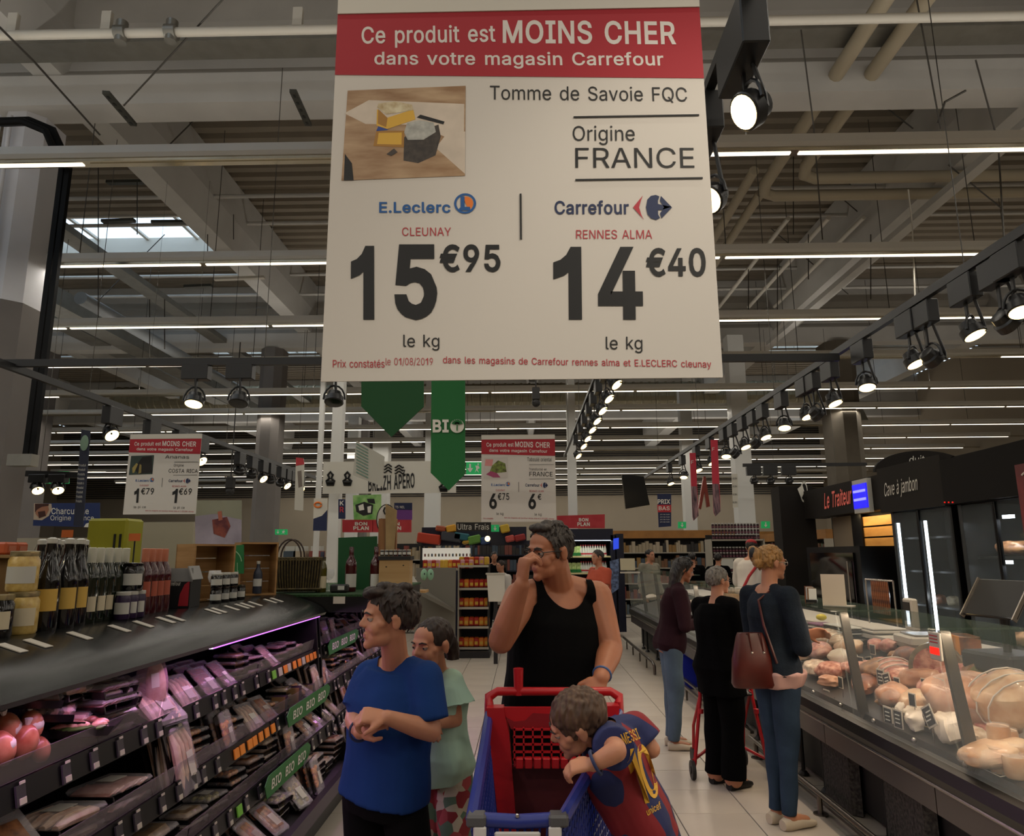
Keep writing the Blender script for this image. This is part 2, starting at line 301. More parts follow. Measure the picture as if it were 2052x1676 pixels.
def glyph_fill(ch, bold):              # every outline of the letter filled on its own, holes kept
    if (ch, bold) in GFILL: return GFILL[(ch, bold)]
    cs = [c for c in GLYPH[ch][1] if len(c) > 2]
    ar = [sum(c[i - 1][0] * c[i][1] - c[i][0] * c[i - 1][1] for i in range(len(c))) for c in cs]
    big_ = max(range(len(cs)), key=lambda i: abs(ar[i])); sg = ar[big_] > 0
    def inside(p, c):
        r = False
        for i in range(len(c)):
            (x1, y1), (x2, y2) = c[i - 1], c[i]
            if (y1 > p[1]) != (y2 > p[1]) and p[0] < (x2 - x1) * (p[1] - y1) / (y2 - y1) + x1: r = not r
        return r
    V, Fc, Z = [], [], []
    for i, c in enumerate(cs):
        if (ar[i] > 0) != sg: continue
        cu = bpy.data.curves.new('t', 'CURVE'); cu.dimensions = '2D'; cu.fill_mode = 'FRONT'; cu.offset = bold
        for h in [c] + [d for j, d in enumerate(cs) if (ar[j] > 0) != sg and inside((sum(q[0] for q in d) / len(d) + .1, sum(q[1] for q in d) / len(d) + .1), c)]:
            sp = cu.splines.new('POLY'); sp.points.add(len(h) - 1); sp.use_cyclic_u = True
            for k, p in enumerate(h): sp.points[k].co = (p[0] / 500, p[1] / 500, 0, 1)
        o = bpy.data.objects.new('t', cu); C.objects.link(o)
        me = bpy.data.meshes.new_from_object(o.evaluated_get(bpy.context.evaluated_depsgraph_get())); n0 = len(V)
        V += [(q.co.x, q.co.y) for q in me.vertices]; Z += [float(i)] * len(me.vertices); Fc += [tuple(q + n0 for q in p.vertices) for p in me.polygons]
        bpy.data.objects.remove(o); bpy.data.curves.remove(cu); bpy.data.meshes.remove(me)
    GFILL[(ch, bold)] = (np.column_stack([np.array(V).reshape(-1, 2), np.array(Z)]), Fc); return GFILL[(ch, bold)]
def text_geo(s, bold=0.0):
    key = (s, bold)
    if key in TXT: return TXT[key]
    x = 0.0; V = []; Fc = []; n0 = 0
    for ch in s:
        if ch == ' ' or ch not in GLYPH: x += 0.28; continue
        v, f = glyph_fill(ch, bold)
        if len(v): V.append(v + np.array([x, 0, 0])); Fc += [tuple(q + n0 for q in p) for p in f]; n0 += len(v)
        x += GLYPH[ch][0] / 500 + bold * 1.3
    if not V: TXT[key] = (np.zeros((0, 3)), []); return TXT[key]
    v = np.concatenate(V); lo, hi = v.min(0), v.max(0); lo[2] = 0; hi[2] = 1; TXT[key] = ((v - lo) / np.maximum(hi - lo, 1e-6), Fc); return TXT[key]
def text(mb, s, o, ex, ey, bold=0.0, off=None):      # fills the parallelogram o + a*ex + b*ey
    v, f = text_geo(s, bold); o, ex, ey = Vector(o), Vector(ex), Vector(ey); off = Vector(off) if off is not None else Vector((0, 0, 0))
    nn = ex.cross(ey).normalized() * 0.00015; mb.add([o + off + ex * a + ey * b + nn * c for a, b, c in v], f); return mb
# ================================================================== the hall
X0, X1, Y0, Y1, ZR = -24.0, 15.0, -7.0, 36.0, 8.3
M_floor = mat('floor_tile', '9f968b', 0.35, var=0.06, scale=3)
M_tile = mat('floor_tile_piece', 'b0a79b', 0.32, var=0.05, scale=2.5)
M_grout = mat('grout', '4a4540', 0.9)
M_conc = mat('concrete_beam', 'bfbdb8', 0.85, var=0.07, scale=1.2)
M_deck = mat('roof_deck', '83796a', 0.7, var=0.05, scale=2)
M_colw = mat('column_white_paint', 'd2d2d6', 0.75, var=0.04, scale=2)
M_colg = mat('column_grey_paint', '6f6a66', 0.8, var=0.05, scale=2)
M_wall = mat('back_wall_paint', '9c9180', 0.85, var=0.04, scale=0.6)
M_dark = mat('dark_cladding', '2b2a29', 0.6)
M_white = mat('white_metal', 'c9c4b8', 0.45)
M_steel = mat('galvanised_steel', '8d8b84', 0.45, 0.7, var=0.08, scale=5)
M_black = mat('black_metal', '141414', 0.5)
M_blackp = mat('black_plastic', '1a1a1b', 0.35)
M_wire = mat('thin_wire', '4b4843', 0.5, 0.4)
# floor
mb = MB(); mb.box(((X0 + X1) / 2, (Y0 + Y1) / 2, -0.1), (X1 - X0, Y1 - Y0, 0.2)); floor = struct('floor', mb, M_floor)
nt = M_floor.node_tree; b_ = nt.nodes['Principled BSDF']
tcn = nt.nodes.new('ShaderNodeTexCoord'); br = nt.nodes.new('ShaderNodeTexBrick'); br.offset = 0.0; br.inputs['Scale'].default_value = 1.0
br.inputs['Brick Width'].default_value = 0.45; br.inputs['Row Height'].default_value = 0.45; br.inputs['Mortar Size'].default_value = 0.004
br.inputs['Color1'].default_value = (*lin('aea598'), 1); br.inputs['Color2'].default_value = (*lin('a89f92'), 1); br.inputs['Mortar'].default_value = (*lin('4a4540'), 1)
nt.links.new(tcn.outputs['Object'], br.inputs['Vector']); nt.links.new(br.outputs['Color'], b_.inputs['Base Color'])
mb = MB(); mb.box((0.245, 7.525, 0.0015), (3.14, 9.88, 0.003)); struct('floor_bed', mb, M_grout).parent = floor; bpy.data.objects['floor_bed'].name = 'grout_bed'
mb = MB(); mb.box((0, 0, 0.004), (0.444, 0.444, 0.008), bev=0.002); tme = mb.mesh('floor_tile', M_tile)
for i in range(7):
    for j in range(22):
        o = bpy.data.objects.new('tile', tme); C.objects.link(o); o.parent = floor
        o.location = (-1.105 + 0.45 * i, 2.8 + 0.45 * j, 0.001)
# walls
mb = MB(); mb.box(((X0 + X1) / 2, Y1 + 0.1, ZR / 2), (X1 - X0, 0.2, ZR)); wb = struct('wall_back', mb, M_wall)
mb = MB()
for k in range(34): mb.box(((X0 + X1) / 2, Y1 - 0.03, 4.55 + k * 0.11), (X1 - X0, 0.05, 0.05))
o = mb.build('ribbed_cladding', M_dark, wb); tag(o, kind='stuff')
mb = MB(); mb.box((X0 - 0.1, (Y0 + Y1) / 2, ZR / 2), (0.2, Y1 - Y0, ZR)); struct('wall_left', mb, M_wall)
mb = MB(); mb.box((X1 + 0.1, (Y0 + Y1) / 2, ZR / 2), (0.2, Y1 - Y0, ZR)); struct('wall_right', mb, M_wall)
mb = MB(); mb.box(((X0 + X1) / 2, Y0 - 0.1, ZR / 2), (X1 - X0, 0.2, ZR)); struct('wall_front', mb, M_wall)
# ribbed roof deck with openings for the skylights
SKY = [(-12.0, -6.3, 13.0, 15.0), (-17.5, -14.0, 12.9, 14.7), (-10.4, -6.9, 22.0, 24.2), (-17.5, -12.5, 18.5, 20.5), (-5.6, -2.0, 29.5, 31.5), (-16.0, -12.0, 28.5, 30.5),
       (5.6, 10.6, 21.6, 23.6), (3.0, 5.2, 22.0, 23.2), (-9.5, -6.6, 4.3, 5.3), (9.0, 13.0, 29.5, 31.0), (-14.5, -11.0, 4.3, 6.0), (-13.0, -3.0, 0.5, 3.5), (-14.0, -8.0, 8.4, 9.8)]  # the wide near-left opening is out of view, added for bluish roof light
mb = MB(); prof = []; y = Y0
while y < Y1: prof += [(y, 0.0), (y + 0.14, 0.0), (y + 0.18, 0.07), (y + 0.26, 0.07)]; y += 0.30
for a in range(len(prof) - 1):
    (ya, za), (yb, zb) = prof[a], prof[a + 1]; xs = [X0, X1]; ym = (ya + yb) / 2
    segs = [(X0, X1)]
    for sx0, sx1, sy0, sy1 in SKY:
        if sy0 < ym < sy1:
            ns = []
            for p, q in segs:
                if sx1 <= p or sx0 >= q: ns.append((p, q)); continue
                if sx0 > p: ns.append((p, sx0))
                if sx1 < q: ns.append((sx1, q))
            segs = ns
    for p, q in segs: mb.add([(p, ya, ZR + za), (q, ya, ZR + za), (q, yb, ZR + zb), (p, yb, ZR + zb)], [(0, 1, 2, 3)])
roof = struct('ceiling', mb, M_deck)
M_pane = mat('skylight_pane', 'e8f0f4', 0.4, alpha=0.25)
for k, (sx0, sx1, sy0, sy1) in enumerate(SKY):
    mb = MB(); cx, cy = (sx0 + sx1) / 2, (sy0 + sy1) / 2
    for yy in (sy0, sy1): mb.box((cx, yy, ZR + 0.22), (sx1 - sx0, 0.06, 0.5))
    for xx in (sx0, sx1): mb.box((xx, cy, ZR + 0.22), (0.06, sy1 - sy0, 0.5))
    nb = max(2, int((sx1 - sx0) / 1.1))
    for i in range(1, nb): mb.box((sx0 + (sx1 - sx0) * i / nb, cy, ZR + 0.44), (0.07, sy1 - sy0, 0.05))
    mb.box((cx, sy0 + (sy1 - sy0) * 0.3, ZR + 0.42), (sx1 - sx0, 0.06, 0.05))
    win = struct('window_%d' % (k + 1), mb, M_white)
    for i in range(nb):
        a, b2 = sx0 + (sx1 - sx0) * i / nb, sx0 + (sx1 - sx0) * (i + 1) / nb
        MB().box(((a + b2) / 2, cy, ZR + 0.48), (b2 - a - 0.02, sy1 - sy0, 0.01)).build('pane', M_pane, win)
# precast girders across the hall
for k, gy in enumerate((-2.6, 7.2, 16.9, 26.6)):
    mb = MB(); mb.prism([(gy, 6.7), (gy + 0.36, 6.7), (gy + 0.36, 7.08), (gy + 0.27, 7.2), (gy + 0.27, 7.62), (gy + 0.4, 7.72), (gy + 0.4, 8.3), (gy - 0.04, 8.3), (gy - 0.04, 7.72), (gy + 0.09, 7.62), (gy + 0.09, 7.2), (gy, 7.08)], 'x', X0, X1)
    o = struct('concrete_girder', mb, M_conc)
# secondary beams along the hall
for x, zt, wd, hh in ((-5.5, 7.1, 0.34, 0.5), (-12.2, 7.0, 0.34, 0.5), (6.4, 7.0, 0.5, 0.55), (0.3, 7.6, 0.25, 0.4), (11.8, 7.0, 0.4, 0.5), (-18.0, 7.0, 0.34, 0.5)):
    mb = MB(); mb.prism([(x - wd / 2, zt), (x + wd / 2, zt), (x + wd / 2 + 0.1, zt + hh), (x + wd / 2 + 0.1, 8.3), (x - wd / 2 - 0.1, 8.3), (x - wd / 2 - 0.1, zt + hh)], 'y', Y0, Y1)
    struct('roof_beam', mb, M_conc)
# columns
def column(x, y, wd, zsplit, top=6.7, m1=M_colw, m2=M_colg, name='column'):
    k = wd * 0.28; h = wd / 2; poly = [(x - h, y - h + k), (x - h + k, y - h), (x + h - k, y - h), (x + h, y - h + k), (x + h, y + h), (x - h, y + h)]
    c = struct(name, MB().prism(poly, 'z', zsplit, top), m1)
    if zsplit > 0: MB().prism([(x + (a - x) * 1.03, y + (b - y) * 1.03) for a, b in poly], 'z', 0, zsplit).build('painted_base', m2, c)
    return c
c1 = column(-5.86, 7.55, 0.5, 4.4)
mb = MB()
for dx in (-0.15, -0.02): mb.cyl((-5.86 + dx, 7.24, 2.2), (-5.86 + dx, 7.24, 6.6), 0.022)
mb.build('conduit', M_colw, c1, True)
column(-6.3, 17.1, 0.55, 0.01, 6.7, M_colg, M_colg)
column(7.75, 17.1, 0.72, 0.01, 6.7, mat('column_brown_grey', '5d564b', 0.85, var=0.1, scale=3), M_colg)
column(-6.3, 26.8, 0.55, 0.01, 6.7, M_colg, M_colg)
column(-12.2, 17.1, 0.55, 0.01, 6.7, M_colg, M_colg)
M_pole = mat('white_pole', 'd4d4d0', 0.5)
def pole(u, v0, v1, Y, wd, name='column'):
    a, b = P(u, v0, Y), P(u, v1, Y)
    return struct(name, MB().box((b.x, Y, 6.7 / 2), (wd, wd, 6.7), bev=0.01), M_pole)
pole(668, 560, 1100, 11.0, 0.17)
pole(1148, 780, 1030, 16.2, 0.2); pole(1492, 780, 1030, 16.4, 0.38); pole(1384, 960, 1060, 22.0, 0.36)
pole(760, 1000, 1100, 22.0, 0.5); pole(866, 820, 1060, 20.0, 0.42); pole(702, 800, 1100, 26.0, 0.4); pole(633, 900, 1100, 13.0, 0.09)
# black cable riser on the column
mb = MB()
a, b = P(125, 318, 7.05), P(50, 912, 7.05)
M_riser = mat('riser_black', '070708', .6, spec=.2)
for dx in (-0.035, 0.035): mb.box(((a.x + b.x) / 2 + dx, 7.12, (a.z + b.z) / 2), (0.055, 0.05, a.z - b.z))
r_ = thing('cable_riser', 'black vertical cable duct fixed beside the big concrete column', 'duct', (0, 0, 0))
mb.build('duct', M_riser, r_)
q = [P(0, 245, 7.0), P(60, 243, 7.0), P(105, 262, 7.0), P(122, 300, 7.0), Vector((a.x, 7.05, a.z - 0.1))]
MB().tube(q, 0.05, 8).build('cable_bundle', M_riser, r_, True)
MB().tube([p + Vector((0, -0.1, -0.07)) for p in q[:4]], 0.04, 8).build('cable_bundle', M_riser, r_, True)
MB().box((b.x - 0.05, 7.1, b.z - 0.05), (0.25, 0.12, 0.12)).build('bracket', M_steel, r_)
# tube rows
M_tube = mat('tube_glow', 'ffffff', emit='fff3de', es=3.0)
M_hous = mat('luminaire_white', 'd8d6d0', 0.4)
M_refl = mat('luminaire_reflector', 'cfc8b6', 0.15, 0.9)
XA, XB = -19.0, 14.5; NSEG = 11; SL = (XB - XA) / NSEG
hme = MB().prism([(-0.06, -0.005), (-0.075, 0.03), (-0.075, 0.10), (0.075, 0.10), (0.075, 0.03), (0.06, -0.005)], 'x', XA, XB).mesh('housing', M_hous)
rme = MB().box((0, 0, -0.02), (XB - XA, 0.10, 0.03)).mesh('reflector', M_refl)
tme2 = MB().box((0, 0, -0.036), (SL - 0.07, 0.04, 0.012)).mesh('tube', M_tube)
toff = MB().box((0, 0, -0.036), (SL - 0.07, 0.04, 0.012)).mesh('tube_off', M_refl)
wme = MB().cyl((0, 0, 0.1), (0, 0, 3.2), 0.006, n=4).mesh('hanger', M_wire)
rnd = random.Random(3)
ords = ['nearest', 'second nearest', 'third nearest', 'fourth nearest']
for k in range(0, ROW_N):
    y = ROW_Y0 + k * ROW_DY; z = ROW_Z + rnd.uniform(-0.03, 0.03)
    t = thing('fluorescent_row', ('continuous fluorescent tube luminaire across the hall, the %s row' % ords[k]) if k < 4 else 'thin continuous fluorescent tube luminaire among the many rows towards the back', 'ceiling light', (0, y, z), group=None if k < 4 else 'far fluorescent rows')
    for nm, me in (('housing', hme), ('reflector', rme)):
        o = bpy.data.objects.new(nm, me); C.objects.link(o); o.parent = t
    for i in range(NSEG):
        off = rnd.random() < 0.06 or (k == 1 and i == 9)
        if k == 1 and i != 9: off = False
        if k == 1 and i == 9: off = True
        o = bpy.data.objects.new('tube', toff if off else tme2); C.objects.link(o); o.parent = t
        o.location = (XA + (i + 0.5) * SL, 0, 0)
    if k < 9:
        for i in range(10):
            o = bpy.data.objects.new('hanger_wire', wme); C.objects.link(o); o.parent = t; o.location = (XA + i * 3.4 + rnd.uniform(0, 1), 0, 0)
# pipes, trays and ducts under the roof
def run(name, label, cat, pts, r, m, n=10, parts=None, square=None):
    t = thing(name, label, cat)
    if square:
        mb = MB()
        for p, q in zip(pts[:-1], pts[1:]):
            p, q = Vector(p), Vector(q); c = (p + q) / 2; L = (q - p).length
            rot = (q - p).to_track_quat('X', 'Z').to_matrix(); mb.box(c, (L, square[0], square[1]), rot)
        mb.build('run', m, t)
    else: MB().tube(pts, r, n).build('run', m, t, True)
    return t
run('sprinkler_pipe', 'white sprinkler pipe with two valves in front of the concrete girder', 'pipe', [(X0, 5.86, 6.5), (X1, 5.86, 6.5)], 0.045, M_white)
t = bpy.data.objects['sprinkler_pipe']
for u in (245, 345): p = P(u, 48, 5.86); MB().cyl((p.x, 5.86, 6.4), (p.x, 5.86, 6.62), 0.055).cyl((p.x - 0.05, 5.86, 6.5), (p.x + 0.05, 5.86, 6.5), 0.075).build('valve', M_steel, t, True)
for u in (215, 597, 28): p = P(u, 40, 5.86); MB().box((p.x, 5.86, 6.62), (0.09, 0.05, 0.22)).build('bracket', M_white, t)
run('conduit_pipe', 'thin white conduit running along the upper cable tray', 'pipe', [(X0, 6.95, 7.22), (X1, 6.95, 7.22)], 0.035, M_white)
for yy, zz, lb in ((6.75, 7.02, 'perforated steel cable tray in front of the nearest girder'), (16.4, 7.1, 'perforated steel cable tray in front of the second girder')):
    t = thing('cable_tray', lb, 'cable tray')
    MB().box((-4, yy, zz), (38, 0.3, 0.012)).box((-4, yy - 0.15, zz + 0.03), (38, 0.012, 0.06)).build('tray', M_steel, t)
    mb = MB()
    for i in range(4): mb.tube([(-23 + 2 * j, yy - 0.1 + i * 0.06 + 0.01 * math.sin(j * i), zz + 0.03) for j in range(20)], 0.014, 5)
    tag(mb.build('cables', M_blackp, t), kind='stuff')
for yy, zz in ((8.6, 7.55), (9.7, 7.7), (11.0, 7.6), (12.4, 7.8), (14.9, 7.8), (15.6, 7.6), (19.0, 7.7), (20.6, 7.6)):
    run('roof_pipe', 'slim beige pipe hung crosswise under the ribbed roof deck', 'pipe', [(X0, yy, zz), (X1, yy, zz)], 0.035, M_conc).__setitem__('group', 'slim pipes under the roof')
M_pp = mat('pipe_beige', 'a89d87', 0.6)
run('heating_pipe', 'thick pale pipe running overhead then bending right, outer of the pair', 'pipe', [(3.55, -3, 6.9), (3.55, 9.6, 6.9), (3.62, 9.85, 6.9), (3.8, 9.95, 6.9), (X1 - .03, 9.95, 6.9)], 0.085, M_pp)
run('heating_pipe', 'thick pale pipe running overhead then bending right, inner of the pair', 'pipe', [(3.95, -3, 6.9), (3.95, 9.1, 6.9), (4.02, 9.35, 6.9), (4.2, 9.45, 6.9), (X1 - .03, 9.45, 6.9)], 0.085, M_pp)
run('heating_pipe', 'pale pipe continuing deeper overhead behind the sign edge', 'pipe', [(3.3, 9.3, 6.95), (3.3, 20, 6.95)], 0.07, M_pp)
run('heating_pipe', 'pale pipe beginning at the bend and running to the back', 'pipe', [(3.6, 9.95, 6.95), (3.6, 20, 6.95)], 0.07, M_pp)
for x in (4.6, 5.3, 5.9): run('roof_tube', 'short white tube segments hung lengthwise under the roof on the right', 'pipe', [(x, 11.5, 7.3), (x, 16.0, 7.3)], 0.04, M_white).__setitem__('group', 'lengthwise white tubes')
run('air_duct', 'long grey rectangular duct on the left passing the skylight', 'duct', [(-7.6, 8.0, 6.9), (-7.6, 24.0, 6.9)], 0, M_steel, square=(0.32, 0.12))
run('air_duct', 'pale round duct on the left under the far skylights', 'duct', [(-8.0, 12, 6.2), (-8.0, 22.5, 6.2)], 0.12, mat('duct_blue_grey', '9aa0a4', 0.4, 0.3), 14)
run('air_duct', 'wide steel duct left of the round pale duct', 'duct', [(-9.3, 10.5, 6.6), (-9.3, 24, 6.6)], 0, M_steel, square=(0.5, 0.35))
run('air_duct', 'wide steel duct furthest out beside the near column', 'duct', [(-10.6, 9.0, 6.9), (-10.6, 24, 6.9)], 0, M_steel, square=(0.5, 0.2))
run('roof_beam_brace', 'double pale steel brace rising to the right under the roof', 'brace', [(5.9, 16.5, 6.55), (6.0, 3.0, 6.55)], 0, M_conc, square=(0.16, 0.10))
# ribbed round ducts
M_duct = mat('spiral_duct', '938c76', 0.45, 0.5, var=0.06, scale=6)
def spiral(y, z, r, xa, xb, label):
    t = thing('ventilation_duct', label, 'duct', (0, y, z)); pts = []; rr = []
    n = int((xb - xa) / 0.28)
    for i in range(n):
        x = xa + i * 0.28; pts += [(x, 0, 0), (x + 0.06, 0, 0), (x + 0.08, 0, 0), (x + 0.14, 0, 0), (x + 0.16, 0, 0)]; rr += [r, r, r * 1.05, r * 1.05, r]
    MB().tube(pts, rr, 16).build('run', M_duct, t); return t
spiral(24.3, 7.1, 0.42, -14.5, 10.2, 'big ribbed round air duct crossing behind the sign')
t = thing('ventilation_duct', 'end elbow of the ribbed duct turning down on the right', 'duct', (10.2, 24.3, 7.1))
MB().tube([(0, 0, 0), (0.5, 0, -0.06), (0.85, 0, -0.3), (1.1, 0, -0.8), (1.2, 0, -1.3)], [0.42, 0.42, 0.42, 0.42, 0.5], 16).build('run', M_duct, t, True)
# struts, rods, diagonal cables
def bar(u0, v0, Ya, u1, v1, Yb, wd, m, name, label, cat='strut', holes=True):
    a, b = P(u0, v0, Ya), P(u1, v1, Yb); t = thing(name, label, cat, a)
    d = b - a; rot = d.to_track_quat('X', 'Z').to_matrix(); mb = MB().box(d / 2, (d.length, wd, wd * 0.5), rot)
    mb.build('bar', m, t)
    if holes:
        mb = MB(); n = int(d.length / 0.12)
        for i in range(n): mb.box(d * ((i + 0.5) / n) - rot @ Vector((0, 0, wd * 0.27)), (0.05, wd * 0.35, 0.004), rot)
        tag(mb.build('slot', M_black, t), kind='stuff')
    return t
M_strut = mat('dark_strut', '4a4a44', 0.5, 0.5)
bar(212, 185, 6.4, 268, 250, 7.1, 0.07, M_strut, 'slotted_strut', 'short slotted dark steel strut hung left of the girder')
bar(587, 182, 6.4, 618, 250, 7.1, 0.07, M_strut, 'slotted_strut', 'short slotted dark steel strut hung near the price sign')
bar(215, 366, 11, 343, 364, 11, 0.10, M_strut, 'cross_strut', 'horizontal dark channel hung above the left skylight', holes=False)
bar(305, 446, 11.4, 418, 445, 11.4, 0.10, M_strut, 'cross_strut', 'horizontal dark channel hung across the left skylight, longer one', holes=False)
bar(205, 444, 11.4, 270, 442, 11.4, 0.10, M_strut, 'cross_strut', 'short horizontal dark channel at the left end of the skylight', holes=False)
bar(370, 575, 12.5, 425, 573, 12.5, 0.10, M_strut, 'cross_strut', 'short dark channel below the second tube row', holes=False)
bar(430, 560, 12.5, 530, 556, 12.5, 0.09, M_white, 'cross_strut', 'white steel channel below the second tube row', holes=False)
def cable(pts, r, label, name='steel_cable', m=M_wire):
    t = thing(name, label, 'cable'); MB().tube(pts, r, 5).build('strand', m, t); return t
cable([P(455, -10, 5.6), P(248, 212, 6.6)], 0.009, 'dark taut cable slanting down to the slotted strut')
cable([P(0, 55, 5.6), P(70, 125, 6.2), P(200, 270, 7.6)], 0.012, 'twisted steel cable slanting across the top left corner')
cable([P(1837, 0, 6.0), P(1885, 258, 6.2)], 0.008, 'thin cable hanging to the nearest tube row, left one at right side')
cable([P(1955, 120, 6.0), P(2000, 285, 6.2), P(2012, 480, 6.2)], 0.008, 'thin cable hanging near the right edge to the track')
cable([P(1605, 60, 6.2), P(1630, 250, 6.5), P(1648, 480, 7.7)], 0.008, 'thin dark cable hanging to the second tube row right of the sign')
cable([P(1820, 380, 8.0), P(1828, 450, 8.0), P(1834, 600, 8.0)], 0.009, 'pale twisted string hanging right of the pipes', m=M_white)
cable([P(1880, 245, 6.2), P(1893, 205, 6.2), P(1935, 182, 6.2)], 0.012, 'loose curved wire end above the nearest tube row')
for k, (ua, va, ub, vb, Yc) in enumerate([(1750, 195, 1830, 258, 9), (1655, 330, 1740, 400, 12), (1690, 400, 1760, 460, 12), (1500, 420, 1700, 590, 14), (1900, 330, 2010, 420, 9), (200, 600, 330, 470, 14), (390, 240, 330, 300, 9)]):
    cable([P(ua, va, Yc), P(ub, vb, Yc)], 0.010, 'thin diagonal bracing rod under the roof deck').__setitem__('group', 'diagonal bracing rods')
rods = [(197, 250, 640), (275, 360, 470), (340, 300, 360), (372, 350, 420), (416, 470, 520), (468, 430, 480), (1500, 540, 620), (1558, 500, 700), (1620, 470, 560), (1745, 470, 600), (1590, 290, 470), (1950, 300, 350), (300, 600, 720), (330, 600, 700)]
for u, va, vb in rods:
    cable([P(u, va, 10.5), P(u, vb, 10.5)], 0.008, 'thin vertical threaded rod hanging from the roof').__setitem__('group', 'threaded hanging rods')
# black steel frame tube on the right and the crossbar on the left
# ================================================================== hanging signs
M_paper = mat('sign_paper', 'cfc9c0', 0.7); M_red = mat('sign_red', 'a3202c', 0.65); M_ink = mat('ink_black', '141414', 0.6)
M_navy = mat('ink_navy', '1c2a4f', 0.6); M_blue = mat('ink_blue', '1f5796', 0.6); M_rtext = mat('ink_red', 'b0303c', 0.6)
M_orange = mat('ink_orange', 'e0782c', 0.6); M_htext = mat('ink_pale', 'd8d2cb', 0.6)
SY = 1.5
q0, q1, q2, q3 = P(675, 20, SY), P(1406, 24, SY), P(1445, 759, SY), P(645, 762, SY)
SX0, SX1, SZ0, SZ1 = (q0.x + q3.x) / 2, (q1.x + q2.x) / 2, (q2.z + q3.z) / 2, (q0.z + q1.z) / 2
def nrm(u, v):                          # photo pixel on the big sign -> 0..1 on the sign
    p = P(u, v, SY); xl = q3.x + (q0.x - q3.x) * (p.z - SZ0) / (SZ1 - SZ0); xr = q2.x + (q1.x - q2.x) * (p.z - SZ0) / (SZ1 - SZ0)
    return (p.x - xl) / (xr - xl), (p.z - SZ0) / (SZ1 - SZ0)
